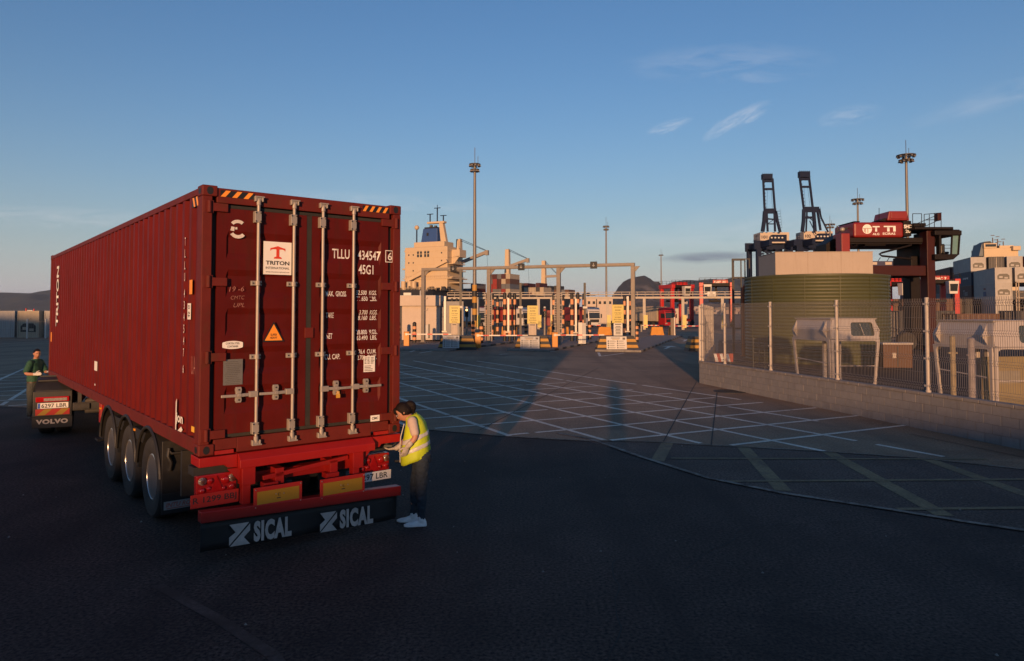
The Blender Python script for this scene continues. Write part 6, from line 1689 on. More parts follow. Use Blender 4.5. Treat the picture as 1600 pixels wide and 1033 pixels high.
# ================================================================== smaller straddle carriers
def carrier(label, u, v_top, Y, width_px, rz, cab_side=1, nm=None):
    p = at(u, 489, Y); ztop = at(u, v_top, Y).z; w = width_px * Y / 1100
    t = thing('straddle_carrier', label, 'straddle carrier', (p.x, p.y, 0), rz, 'red straddle carriers at work in the yard')
    h = ztop
    for x in (-w / 2, w / 2 - .7):
        for y in (0, 4.6):
            m = MB(); m.box(x, x + .7, y, y + .7, .9, h - 1.7); m.obj('leg', SCB, t, bevel=.05)
            m = MB(); m.lathe([(.25, -.2), (.62, -.22), (.68, -.1), (.68, .1), (.62, .22), (.25, .2)], 18, 'x', (x + .35, y + .35, .68)); m.obj('wheel', RUBB, t, smooth=True)
        m = MB(); m.box(x - .05, x + .75, -.5, 5.8, .75, 1.15) if False else m.box(x + .04, x + .66, .71, 4.59, .9, 1.5); m.obj('sill_beam', SCB, t)
        m = MB(); m.box(x - .06, x + .76, -.3, 5.6, h - 1.698, h - .9); m.obj('top_beam', SCB, t, bevel=.05)
    for y0_ in (.1, 4.3): m = MB(); m.box(-w / 2 + .71, w / 2 - .71, y0_, y0_ + .9, h - 1.6, h - 1.0); m.obj('cross_beam', SCD, t)
    m = MB(); m.box(-w * .1, w * .35, 1.2, 4.1, h - 1.3, h - .3); m.obj('engine_house', SCB, t, bevel=.06)
    if nm: text('lettering', nm, w * .32, .5, (-w * .06, 1.19, h - 1.05), Rr, Uu, PRINTW, t, .03)
    for y in (-.2, 5.5):
        m = MB()
        for k in range(7): m.box(-w / 2 + w * k / 6 - .03, -w / 2 + w * k / 6 + .03, y, y + .06, h - .9, h)
        for z in (h - .45, h - .02): m.box(-w / 2, w / 2, y + .062, y + .1, z, z + .05)
        m.obj('railing', SCD, t)
    cx = cab_side * (w / 2 - 1.5)
    m = MB(); m.box(cx - .7, cx + .7, -1.2, -.32, h - 1.9, h - .9) if False else m.frus((cx - .6, cx + .6, -1.4, -.32), (cx - .75, cx + .75, -1.6, -.32), h - 3.3, h - 1.3); m.obj('cab', SIGNW, t, bevel=.05)
    m = MB(); m.prism([(cx - .52, -1.47, h - 2.9), (cx + .52, -1.47, h - 2.9), (cx + .58, -1.60, h - 1.75), (cx - .58, -1.60, h - 1.75)], (0, .02, 0)); m.obj('cab_window', LGL, t)
    m = MB(); m.box(-1.3, 1.3, .8, 4.9, h - 4.6, h - 4.2); m.box(-.2, .2, 2.5, 2.9, h - 4.19, h - 1.4); m.obj('spreader', SCD, t)
    return t
SCB = mat('carrier_bright_red', (.42, .016, .012), .45, var=.12, scale=2, dirt=.25, dirt_rgb=(.14, .02, .015))
carrier('red straddle carrier behind the lorries, left of the white no-entry board', 1067, 438, 150, 39, R(16), .3)
carrier('red straddle carrier right of the white no-entry board with lettered engine box', 1120, 434, 134, 52, R(-14), -1, 'SHC 21')
carrier('red straddle carrier with white cab showing past the right edge of the green tank', 1404, 431, 118, 40, R(6), .6)
carrier('lettered red straddle carrier standing before the container stacks on the right', 1470, 427, 112, 56, R(-8), 1, 'SHC 7')

# ================================================================== floodlight masts
MASTM = mat('mast_steel', (.17, .155, .14), .5, .3, var=.1)
def mast(label, u, v_top, Y, head_px, tiers, striped=False):
    p = at(u, 489, Y); zt = at(u, v_top, Y).z; t = thing('floodlight_mast', label, 'light mast', (p.x, p.y, 0), 0, 'tall floodlight masts of the port')
    m = MB(); n = 5
    m.cyl((0, 0, 0), (0, 0, zt), .36 * Y / 130 ** 1 * .9 if False else .34, .2, n=12); m.obj('pole', MASTM, t, smooth=True)
    hr = head_px * Y / 1100 / 2
    for k in range(tiers):
        z = zt - .2 - k * .85; r1 = hr * (1 - .22 * k)
        m = MB(); m.lathe([(r1 * .55, z), (r1, z + .05), (r1, z + .17), (r1 * .55, z + .12)], 24, closed=True)
        for i in range(6): q = math.pi * i / 3; m.beam((.2 * math.cos(q), .2 * math.sin(q), z + .08), (r1 * .6 * math.cos(q), r1 * .6 * math.sin(q), z + .08), .09, .09)
        m.obj('ring', GDARK, t)
        for i in range(9):
            q = 2 * math.pi * (i + .5 * k) / 9; c_, s_ = math.cos(q), math.sin(q); rr2 = r1 * .86
            m = MB(); m.frus((rr2 * c_ - .2, rr2 * c_ + .2, rr2 * s_ - .2, rr2 * s_ + .2), (rr2 * c_ - .13, rr2 * c_ + .13, rr2 * s_ - .13, rr2 * s_ + .13), z - .24, z - .005); m.obj('floodlight', MASTM, t)
    m = MB(); m.cyl((0, 0, zt), (0, 0, zt + 2.6), .05, n=5); m.cyl((.5, 0, zt), (.5, 0, zt + 1.2), .04, n=5); m.obj('lightning_rod', GDARK, t)
    if striped:
        z = .5
        for k in range(7):
            m = MB(); m.cyl((0, 0, z), (0, 0, z + .95), .40, .395, n=12); m.obj('band', SBLK if k % 2 else SYEL, t, smooth=True); z += .952
    return t
mast('tall floodlight mast with banded foot rising behind the left yellow sign', 741.5, 256, 112, 18, 2, True)
mast('slender floodlight mast rising beside the right yellow sign', 947.6, 353, 205, 10, 2)
mast('far thin floodlight mast in front of the rock mountain', 1033.5, 398, 300, 7, 1)
mast('floodlight mast between the blue cranes and the shuttle carrier', 1299, 350, 215, 15, 2)
mast('floodlight mast rising behind the sand coloured box', 1343, 311, 165, 19, 2)
mast('tallest floodlight mast, rising behind the lettered red engine beam', 1420.5, 242, 122, 28, 2)

# ================================================================== ship-to-shore cranes with raised booms
STS = mat('crane_blue', (.004, .010, .034), .6, var=.2, spec=.15)
STSH = mat('crane_house', (.44, .37, .30), .6, var=.06)
def sts(label, num, g, D=500):
    r0 = at(g['mid'], 489, D); r0.z = 0; t = thing('quay_crane', label, 'quay crane', r0, 0, 'blue quay cranes with raised booms'); T2 = Matrix.Translation(-r0)
    px = D / 1100
    P = lambda u, v, y=0: at(u, v, D + y)
    def line(mb, pts, w, y=0, d=None):
        for a, b in zip(pts, pts[1:]): mb.beam(P(*a, y), P(*b, y), w, w if d is None else d, (0, 1, 0))
    m = MB(T2)
    line(m, g['bl'], 1.25); line(m, g['br'], 1.25)
    for (a, b, w) in g['rungs']: m.beam(P(*a), P(*b), w, w, (0, 1, 0))
    m.obj('boom', STS, t)
    m = MB(T2); line(m, g['stay1'], .12); line(m, g['stay2'], .12); m.obj('hoist_rope', STS, t)
    m = MB(T2); u0, u1, v0, v1 = g['head']; a = P(u0, v1); b = P(u1, v0); m.box(a.x, b.x, D - 1, D + 3, a.z, b.z)
    for k in range(6): uu = u0 + (u1 - u0) * k / 5; m.beam(P(uu, v0), P(uu, v0 - 2), .15, .15)
    m.beam(P(u0 - 2, v1 - 1), P(u0, v1 - 1), .2, .2); m.beam(P(u1, v1 - 1), P(u1 + 2, v1 - 1), .2, .2)
    m.obj('boom_head', STS, t)
    for y_ in (-4, 8):
        m = MB(T2)
        for pts, w in g['frame']: line(m, pts, w, y_)
        for pts, w in g['bars']: line(m, pts, w, y_)
        m.obj('a_frame', STS, t)
    m = MB(T2)
    (ua, va), (ub, vb) = g['bl'][0], g['bl'][1]; (uc, vc), (ud, vd) = g['br'][0], g['br'][1]
    for k in range(9):
        f0, f1 = k / 9, (k + 1) / 9
        for (u0_, v0_, u1_, v1_) in ((ua, va, ub, vb), (uc, vc, ud, vd)):
            m.beam(P(u0_ + (u1_ - u0_) * f0, v0_ + (v1_ - v0_) * f0, 1), P(u0_ + (u1_ - u0_) * f1 + 1.2, v0_ + (v1_ - v0_) * f1, 3), .22, .22)
        m.beam(P(ua + (ub - ua) * f0 + 1, va + (vb - va) * f0, -1), P(ua + (ub - ua) * f0 + 2.6, va + (vb - va) * f0 - .6, -1), .5, .5)
    m.obj('boom_lacing', STS, t)['kind'] = 'stuff'
    m = MB(T2)
    for k in range(7):
        f = k / 6; (u_a, v_a), (u_b, v_b) = g['stairs']; uu, vv = u_a + (u_b - u_a) * f, v_a + (v_b - v_a) * f
        m.beam(P(uu - 1.5, vv, -5), P(uu + 3, vv, -5), .25, .25); m.beam(P(uu + 3, vv, -5), P(uu + 3, vv - 3.5, -5), .12, .12)
    m.obj('stair_tower', STS, t)['kind'] = 'stuff'
    u0, u1, v0, v1 = g['house']; a = P(u0, v1); b = P(u1, v0); m = MB(T2); m.box(a.x, b.x, D, D + 14, a.z, b.z); hs = m.obj('machinery_house', STSH, t)
    a = P(u0 + 2, v0 + 10, -.05); b = P(u0 + 11, v0 + 5, -.05); text('lettering', num, b.x - a.x, b.z - a.z, Vector((a.x, D - .05, a.z)) - r0, Rr, Uu, STS, hs, .03)
    a = P(u1 - 8, v1 - 4); b = P(u1 - 6, v1 - 9); m = MB(T2); m.box(a.x, b.x, D - .1, D, a.z, b.z); m.obj('window', LGL, hs)
    u0, u1, v0, v1 = g['portal']; m = MB(T2)
    a = P(u0, v1); b = P(u1, v0); m.box(a.x, b.x, D - 3, D - 1, a.z, b.z); m.box(a.x, b.x, D + 16, D + 18, a.z, b.z)
    m.box(a.x + 4, a.x + 6, D - 20, D + 30, a.z + 1, b.z - 1); m.box(b.x - 6, b.x - 4, D - 20, D + 30, a.z + 1, b.z - 1)
    m.obj('portal_girder', STS, t)
    rr2 = random.Random(int(u0)); m = MB(T2)
    for k in range(26):
        uu = rr2.uniform(u0 + 6, u1 - 8); vv = rr2.uniform(v1 - 1, v1 + 8); m.beam(P(uu, vv, -2), P(uu + rr2.uniform(2, 9), vv + rr2.uniform(-1.5, 1.5), -2), rr2.uniform(.3, 1.2), rr2.uniform(.3, 1.2))
    for k in range(8):
        uu = u0 - 1 + rr2.uniform(0, 9); vv = v0 - rr2.uniform(0, 14) + 4; m.beam(P(uu, v0, -2), P(uu, vv, -2), .2, .2); m.beam(P(uu - 2, vv, -2), P(uu + 3, vv, -2), .2, .2)
    m.obj('festoon', STS, t)['kind'] = 'stuff'
    u0, u1, v0, v1 = g['trolley']; a = P(u0, v1, -3); b = P(u1, v0, -3); m = MB(T2); m.box(a.x, b.x, D - 8, D - 4, a.z, b.z); m.obj('trolley', STS, t)
    for k in range(4):
        q = P(u0 + (u1 - u0) * (k + .5) / 4, v0 + 3.5, -8); m = MB(T2); m.sphere((q.x, D - 8.2, q.z), .75, .4, .6, 8, 6); m.obj('lamp', SIGNW, t)
    a = P(u0 - 1, v1, -8); b = P(u1 + 1, v1 - 2, -8); m = MB(T2); m.box(a.x, b.x, D - 8.6, D - 8, a.z, b.z); m.obj('trolley_beam', STSH, t)
    for (ua, ub, va) in g['legs']:
        for y in (-3.5, 16):
            a = P(ua, va); b = P(ub, va); m = MB(T2); m.box(a.x, b.x, D + y, D + y + 3, 0, a.z); m.obj('leg', STS, t)
    return t
sts('left one of the two dark blue quay cranes, boom raised almost straight up', '101', dict(mid=1206, head=(1191.5, 1206.5, 272, 280), bl=[(1192.5, 280), (1194.8, 330)], br=[(1207, 279), (1211, 331)], rungs=[((1192, 283), (1207.5, 283), 1.6), ((1193, 295.5), (1208, 295.5), 1.4), ((1193, 294), (1198, 297), .8), ((1194, 329), (1212, 329), 2.6)], stay1=[(1199, 297), (1198, 328)], stay2=[(1205, 297), (1207, 328)],
    frame=[([(1195, 330), (1194, 345), (1191.5, 362)], 2.2), ([(1212, 330), (1214.5, 345), (1219, 363)], 1.6), ([(1198, 332), (1199.5, 362)], 1.2), ([(1210, 332), (1211, 362)], 1.2)], bars=[([(1195, 332), (1213, 332)], 1.6), ([(1199, 342), (1210, 343)], 1.0), ([(1200, 350), (1210, 350)], .7), ([(1199, 350), (1208, 344)], .4)], stairs=((1216, 330), (1219, 356)), house=(1188, 1233, 363, 377), portal=(1177, 1236, 376.5, 390), trolley=(1203, 1225, 368, 380), legs=[(1180, 1187, 386), (1227, 1236, 378)]))
sts('right one of the two dark blue quay cranes, boom leaning back slightly', '102', dict(mid=1272, head=(1249, 1265, 268, 277), bl=[(1249.5, 277), (1256, 327)], br=[(1264, 276), (1270, 326)], rungs=[((1249, 280), (1265, 280), 1.6), ((1251, 292), (1267, 292), 1.4), ((1255, 326), (1279, 326), 2.4)], stay1=[(1256, 293), (1259, 325)], stay2=[(1262, 293), (1266, 325)],
    frame=[([(1256, 327), (1255.5, 345), (1253.5, 362)], 2.0), ([(1280, 326), (1283, 340), (1294, 363)], .9), ([(1271, 328), (1273.5, 362)], 1.9), ([(1261, 328), (1259.5, 362)], .9), ([(1277, 328), (1282, 360)], 1.3), ([(1265, 345), (1275, 366)], .5)], bars=[([(1256, 330), (1279, 330)], 1.5), ([(1258, 340), (1271, 340)], 1.5), ([(1260, 336), (1270, 345)], .5)], stairs=((1279, 327), (1281, 345)), house=(1256, 1301, 361.5, 374.5), portal=(1242, 1301, 374.5, 388), trolley=(1275, 1296, 366, 377), legs=[(1242, 1252.5, 378), (1288, 1297, 378)]))
# a third crane's lowered girder seen under the carrier
p = at(1350, 489, 420); p.z = 0; t_ = thing('quay_girder', 'dark blue crane girder with white panels seen under the shuttle carrier beam', 'crane girder', p)
T3 = Matrix.Translation(-p); m = MB(T3); a = at(1346, 419, 420); b = at(1426, 408, 420); m.box(a.x, b.x, 420, 424, a.z, b.z); m.box(a.x + 3, a.x + 6, 420.5, 423.5, 0, a.z); m.box(b.x - 6, b.x - 3, 420.5, 423.5, 0, a.z); m.obj('girder', mat('girder_violet', (.03, .03, .07), .5), t_)
for u0, u1 in ((1351, 1370), (1383, 1393), (1405, 1413)):
    a = at(u0, 413.8, 420); b = at(u1, 409.5, 420); m = MB(T3); m.box(a.x, b.x, 419.7, 420, a.z, b.z); m.obj('panel', STSH, t_)
m = MB(T3); q = at(1360, 401, 420); m.sphere((q.x, 422, q.z), 1.7, 1.7, 1.7, 12, 8); m.cyl((q.x, 422, at(1360, 408, 420).z), (q.x, 422, q.z), .5); m.obj('radar_dome', STSH, t_)
for u in (1355, 1372, 1386, 1400): 
    m = MB(T3); a = at(u, 408, 420); m.beam(a, a + Vector((1.5, 0, 2.2)), .3, .3); m.obj('stay', STS, t_)

# ================================================================== the cargo ship at the quay
SHC_ = mat('ship_cream', (.50, .385, .245), .6, var=.05, scale=.15, dirt=.3, dirt_rgb=(.35, .2, .1), dscale=.25, streak=True)
HULL = mat('ship_hull', (.018, .018, .022), .5, var=.2, scale=.1)
SBLUE = mat('funnel_blue', (.02, .065, .22), .5)
sp = at(632, 489, 322); sp.z = 0; SRZ = math.atan2(-.42, .908)
ship = thing('cargo_ship', 'cream and black cargo ship with a blue funnel moored behind the hut', 'ship', sp, SRZ)
m = MB()
sec = []
for y, w, top in ((-20, 20, 12.5), (-14, 25, 12.5), (40, 28, 12.5), (150, 28, 12.8), (175, 22, 14), (192, 11, 15), (203, 1, 16)):
    c = 11.2; k = .92 if y < 160 else .5
    sec.append([Vector((c - w / 2, y + (6 if y > 180 else 0), top)), Vector((c - w / 2 * k, y, 0)), Vector((c + w / 2 * k, y, 0)), Vector((c + w / 2, y + (6 if y > 180 else 0), top))])
m.loft(sec); m.obj('hull', HULL, ship, smooth=False)
m = MB(); m.box(0, 22.4, 0, 12, 12.6, 32.6); m.obj('superstructure', SHC_, ship, bevel=.3)
m = MB(); m.box(4.5, 20.5, .6, 9, 32.6, 34.9); m.box(-1.6, 1.0, 2, 7, 30.8, 31.6); m.box(-2.0, 0, 1, 4, 22.5, 23.2); m.obj('bridge_deck', SHC_, ship, bevel=.15)
m = MB(); m.box(-.6, 25, -.5, 14, 18.0, 18.4); m.box(-1, 27, -3, 16, 12.3, 12.6); m.box(20, 28, 2, 12, 16.0, 16.3); m.obj('deck_plate', SHC_, ship)
for zd in (21.4, 24.6, 27.6, 30.6):
    m = MB(); m.box(-.25, 22.65, -.12, 12.2, zd, zd + .16); m.obj('deck_line', SHC_, ship)
m = MB(); m.box(22.5, 25.4, 1, 12, 21.4, 21.7); m.box(22.5, 25.0, 1, 12, 24.6, 24.9); m.box(22.5, 24.6, 1, 12, 18.6, 18.9)
for k in range(9): m.box(25.2, 25.3, 1.2 + k * 1.3, 1.3 + k * 1.3, 21.7, 22.8); m.box(24.8, 24.9, 1.2 + k * 1.3, 1.3 + k * 1.3, 24.9, 26)
m.obj('side_gallery', SHC_, ship)['kind'] = 'stuff'
m = MB(); m.frus((7.4, 16, 2, 8.5), (8.2, 15.7, 2.5, 8), 34.9, 41.2); m.obj('funnel', SBLUE, ship, bevel=.15)
m = MB(); m.box(8.6, 15, 3, 7.5, 41.2, 41.9); m.cyl((11, 5, 41.9), (11, 5, 43), .8); m.cyl((13.4, 5, 41.9), (13.4, 5, 42.7), .7); m.box(10.4, 11.3, 1.95, 2.1, 37.8, 39.2); m.obj('exhaust_stack', BLACK, ship)
m = MB(); m.prism([(17.2, 3, 34.9), (20.0, 3, 34.9), (18.2, 3, 43.5), (16.2, 3, 43.5)], (0, 2, 0)); m.box(10.0, 19.0, 2.8, 5.2, 43.4, 44.3); m.obj('mast_house', SHC_, ship, bevel=.1)
m = MB()
for x, z0, z1 in ((11, 44.3, 48), (14.8, 44.3, 50.6), (18, 44.3, 47)): m.cyl((x, 4, z0), (x, 4, z1), .28, n=6); m.box(x - 1.6, x + 1.6, 3.8, 4.2, z1 - .2, z1 + .1)
m.cyl((14.8, 4, 48), (14.8, 4, 52), .15, n=5); m.cyl((4.5, 3, 34), (4.5, 3, 41), .3, n=6); m.obj('mast', STS, ship)
m = MB(); m.sphere((4.5, 3, 42), 1.1, 1.1, 1.1, 10, 8); m.obj('radar_dome', SHC_, ship, smooth=True)
for r in range(2):
    for c, x in enumerate((6.6, 8.2, 10.4, 12.0)): m = MB(); m.box(x, x + 1.05, -.06, .01, 28.0 + r * 1.55, 29.3 + r * 1.55); m.obj('window', LGL, ship)
for x, zs in ((1.9, (28.8, 25.2)), (4.3, (28.8, 25.2, 21.6, 17)), (19.2, (29.3, 25.8))):
    for z in zs: m = MB(); m.box(x, x + .6, -.05, .01, z, z + .7); m.obj('window', LGL, ship)
for x in (2.0, 5.3, 7.6): m = MB(); m.cyl((x, -4, 12.5), (x, -4, 17), 1.1, n=14); m.obj('vent', SHC_, ship, smooth=True)
m = MB()
for k in range(40):
    x = -2 + k * .75; m.box(x - .05, x + .05, -18.9, -18.8, 12.5, 13.6)
m.box(-2, 28, -18.9, -18.8, 13.55, 13.65); m.box(-2, 28, -18.9, -18.8, 13.0, 13.08)
for k in range(24): m.box(k * 1.0, k + .08, -.4, -.33, 18.4, 19.4)
m.box(0, 24, -.4, -.33, 19.35, 19.45); m.obj('railing', SHC_, ship)
m = MB(); rr_ = random.Random(4)
for k in range(40): x = rr_.uniform(-2, 27); y = rr_.uniform(-17, -2); s = rr_.uniform(.4, 1.4); m.box(x, x + s, y, y + s, 12.5, 12.5 + rr_.uniform(.6, 1.9))
m.obj('deck_gear', DARK, ship)['kind'] = 'stuff'
m = MB(); m.box(21.5, 26.5, 4, 10, 27.8, 31.2); m.prism([(22.4, 4, 27.8), (22.4, 4, 23.2), (26.5, 4, 28.4)], (0, .8, 0)); m.cyl((24, 7, 31.2), (24, 7, 35.6), .7, .45); m.obj('bridge_wing', SHC_, ship)
m = MB(); m.beam((3, -3, 17.2), (23, -1.2, 26.0), 1.0, 1.3); m.beam((3, -3, 18.6), (12, -2.2, 22.6), .2, .2); m.beam((.5, -3, 15), (4.5, -3, 18.2), .7, .7)
m.obj('provision_crane', SHC_, ship)
def deck_crane(y, top, jx, jz, jz0, sz=1.0):
    m = MB(); m.frus((9.6, 12.8, y - 1.6, y + 1.6), (10.1, 12.3, y - 1.2, y + 1.2), 12.6, top); m.obj('crane_tower', SHC_, ship, bevel=.1)
    m = MB(); m.beam((12.3, y, jz0), (jx, y, jz), 1.3, 1.5); m.box(jx - .8, jx + .8, y - .7, y + .7, jz - 1.6, jz + .8); m.obj('crane_jib', mat('jib_grey', (.26, .22, .18), .6), ship)
    m = MB(); m.cyl((11.5, y, top + .3), (jx, y, jz + .6), .12, n=5); m.cyl((11.5, y - .6, top - .5), (jx, y - .6, jz + .4), .12, n=5); m.cyl((jx, y, jz - 1.5), (jx + 1.2, y, 14), .06, n=4); m.obj('crane_rope', STS, ship)
deck_crane(31, 39, 26.5, 32.2, 27.5); deck_crane(87, 38.6, 23.6, 32.4, 29.0); deck_crane(141, 35.9, 21, 26, 25.8)
# containers on deck: each one a thing
rr_ = random.Random(14)
def deck_boxes(x0, y, nx, heights, pal, where):
    for i in range(nx):
        for k in range(heights[i % len(heights)]):
            cl = pal[rr_.randrange(len(pal))]
            loc = sp + Vector((math.cos(SRZ), math.sin(SRZ), 0)) * (x0 + i * 2.55) + Vector((-math.sin(SRZ), math.cos(SRZ), 0)) * y + Vector((0, 0, 12.7 + k * 2.62))
            iso_box('%s container %s, column %s, level %s' % (CN[cl], where, ['one', 'two', 'three', 'four', 'five', 'six', 'seven', 'eight', 'nine', 'ten'][i], ['one', 'two', 'three', 'four', 'five'][k]), loc, SRZ, cl, group='containers on the deck of the cargo ship', name='deck_container', detail=False)
deck_boxes(12.6, 60, 5, [4, 4, 4, 4, 4], ['red', 'red', 'maroon', 'cream', 'red', 'grey', 'brown'], 'in the red stack on the ship')
deck_boxes(2, 46, 4, [1, 1, 1, 2], ['dark', 'maroon', 'grey', 'green'], 'on the ship just aft of the red stack')
deck_boxes(0, 112, 9, [2, 2, 2, 3, 3, 2, 2, 3, 2], ['cream', 'brown', 'maroon', 'grey', 'dark', 'cream'], 'amidships by the second deck crane')
deck_boxes(2, 156, 8, [2, 2, 3, 2, 3, 2, 2, 2], ['brown', 'cream', 'grey', 'maroon', 'dark', 'navy'], 'near the bow of the ship')
# white bow wave board: the pale flare of the moored barge in front
p = at(880, 489, 300); t_ = thing('bow_flare', 'white raked bow flare with dark edge seen between guard posts', 'ship bow', (p.x, p.y, 0)); m = MB(); a = [at(881, 498.5, 300), at(893, 498.5, 300), at(893, 470, 300)]; m.prism([(q.x - p.x, 0, q.z) for q in a], (0, 4, 0)); m.obj('flare', SIGNW, t_)
# second ship, far right
s2 = at(1531, 489, 360); s2.z = 0
sh2 = thing('container_ship', 'cream ship bridge showing above the container stacks at right', 'ship', s2, R(-10)); T4 = None
def L2(u, v): q = at(u, v, 360); return q.x - s2.x, q.z
def sb(nm, u0, u1, v0, v1, y0, y1, mm, **k):
    x0, z0 = L2(u0, v1); x1, z1 = L2(u1, v0); m = MB(); m.box(x0, x1, y0, y1, z0, z1); return m.obj(nm, mm, sh2, **k)
sb('superstructure', 1539, 1585, 388, 488, 0, 14, SHC_, bevel=.2); sb('bridge', 1536, 1554, 380.5, 388, -.5, 10, SHC_, bevel=.1); sb('bridge_wing', 1575, 1586, 385.5, 392.5, -2, 3, SHC_, bevel=.3); sb('deck_house', 1560, 1580, 384, 388, 1, 8, SHC_)
m = MB(); x0, z0 = L2(1531, 400); x1, z1 = L2(1540, 381); m.prism([(x0, 1, z0), (x1, 1, z0), (x1, 1, z1), (x0 + 1.4, 1, z1)], (0, 9, 0)); m.obj('side_house', mat('ship_grey', (.10, .12, .14), .5), sh2)
m = MB(); x0, z0 = L2(1535, 381); x1, z1 = L2(1552, 376.5); m.prism([(x0, 2, z0), (x1, 2, z0), ((x0 + x1) / 2 + 1.6, 2, z1), ((x0 + x1) / 2 - .6, 2, z1 - .2)], (0, 6, 0)); m.obj('funnel_top', BLACK, sh2)
sb('window_band', 1538, 1553, 382, 386, -.6, -.52, LGL)
m = MB()
for u, v0 in ((1553, 371), (1558, 378), (1560, 373), (1568, 377), (1563, 381)):
    x, z = L2(u, v0); x_, zb_ = L2(u, 388); m.cyl((x, 3, zb_), (x, 3, z), .25, n=5); m.box(x - .8, x + .8, 2.8, 3.2, z + 1, z + 1.3)
m.obj('mast', mat('mast_rust', (.10, .06, .04), .6), sh2)
m = MB(); x0, _ = L2(1500, 489); x1, _ = L2(1640, 489); m.box(x0, x1, -6, 30, 0, 14); m.obj('hull', HULL, sh2)
# ================================================================== people
SKIN = mat('skin', (.40, .19, .12), .55, var=.08, scale=12)
HAIR = mat('dark_hair', (.008, .0045, .004), .6, var=.3, scale=40, bump=.5, bscale=90, spec=.2)
HIVIS = mat('hi_vis_yellow', (.46, .55, .015), .6, var=.06, scale=8, bump=.25, bscale=14)
REFS = mat('reflective_band', (.50, .48, .45), .35, var=.08, scale=12)
PINK = mat('pale_shirt', (.46, .36, .31), .8, var=.08, scale=10, bump=.2, bscale=22)
JEAN = mat('dark_jeans', (.022, .032, .045), .85, var=.25, scale=9, bump=.35, bscale=26)
SHOEM = mat('white_trainer', (.70, .69, .68), .6, var=.1, scale=14)
GLOVE = mat('work_glove', (.40, .35, .30), .8, var=.3, scale=26, bump=.4, bscale=50)
POLO = mat('green_polo', (.018, .075, .045), .8, var=.14, scale=9, bump=.25, bscale=20)
DTROU = mat('work_trousers', (.045, .050, .045), .85, var=.2, scale=9, bump=.3, bscale=24)
BELT = mat('leather_belt', (.05, .03, .02), .5)
V = Vector
def remesh(o, vox=.011, it=3):
    r = o.modifiers.new('fuse', 'REMESH'); r.mode = 'VOXEL'; r.voxel_size = vox; r.use_smooth_shade = True
    s = o.modifiers.new('soft', 'SMOOTH'); s.factor = .5; s.iterations = it
    return o
def oval(c, a, b, ha, hb, n=16, p=2.3):
    out = []
    for i in range(n):
        t = 2 * math.pi * i / n; x, y = math.cos(t), math.sin(t)
        out.append(V(c) + V(a) * ha * math.copysign(abs(x) ** (2 / p), x) + V(b) * hb * math.copysign(abs(y) ** (2 / p), y))
    return out
def limb(m, pts, rs, n=12):
    """smooth tapered limb through the joints"""
    P = [V(p) for p in pts]; out = []; rr = []
    for i in range(len(P) - 1):
        p0 = P[max(i - 1, 0)]; p1 = P[i]; p2 = P[i + 1]; p3 = P[min(i + 2, len(P) - 1)]
        for k in range(4):
            t = k / 4
            out.append(.5 * ((2 * p1) + (p2 - p0) * t + (2 * p0 - 5 * p1 + 4 * p2 - p3) * t * t + (3 * p1 - p0 - 3 * p2 + p3) * t ** 3) if False else p1 + (p2 - p1) * t)
            rr.append(rs[i] + (rs[i + 1] - rs[i]) * t)
    out.append(P[-1]); rr.append(rs[-1])
    # soften the bends
    sm = [out[0]] + [(out[i - 1] + 2 * out[i] + out[i + 1]) / 4 for i in range(1, len(out) - 1)] + [out[-1]]
    m.tube(sm, rr, n)
    m.sphere(sm[0], rr[0] * .98); m.sphere(sm[-1], rr[-1] * .98)
def head_mesh(m, c, f, u, k=1.0):
    """skull, jaw, nose, brow, ears; f = facing, u = up"""
    f = V(f).normalized(); s = f.cross(V(u)).normalized(); u = s.cross(f).normalized(); c = V(c)
    n, q = 24, 18; rings = []
    for j in range(q + 1):
        t = math.pi * j / q; zz = -math.cos(t); r = max(math.sin(t), .02); ring = []
        for i in range(n):
            a = 2 * math.pi * i / n; x, y = math.cos(a) * r, math.sin(a) * r      # x forward, y side
            hx = .098 * x; hy = .076 * y; hz = .118 * zz
            if zz < -.1:                                                          # jaw
                w = (-zz - .1) / .9; hy *= 1 - .32 * w; hx = hx * (1 - .10 * w) + .012 * w * (x > 0)
                if x < 0: hx *= 1 - .35 * w
            if x > .5 and abs(y) < .25:                                           # nose
                hx += .022 * math.exp(-((zz + .16) / .16) ** 2) * math.exp(-(y / .12) ** 2) + .007 * math.exp(-((zz - .02) / .2) ** 2) * math.exp(-(y / .12) ** 2)
            if x > .4: hx -= .008 * math.exp(-((zz - .06) / .10) ** 2) * math.exp(-((abs(y) - .36) / .16) ** 2)   # eye hollows
            if x > .5: hx += .006 * math.exp(-((zz + .48) / .07) ** 2) * math.exp(-(y / .25) ** 2)                # lips
            ring.append(c + (f * hx + s * hy + u * hz) * k)
        rings.append(ring)
    m.loft(rings)
    for sd in (-1, 1): m.sphere(c + (s * sd * .076 - f * .006 + u * -.008) * k, .014 * k, .014 * k, .028 * k, 8, 6)
    return f, s, u
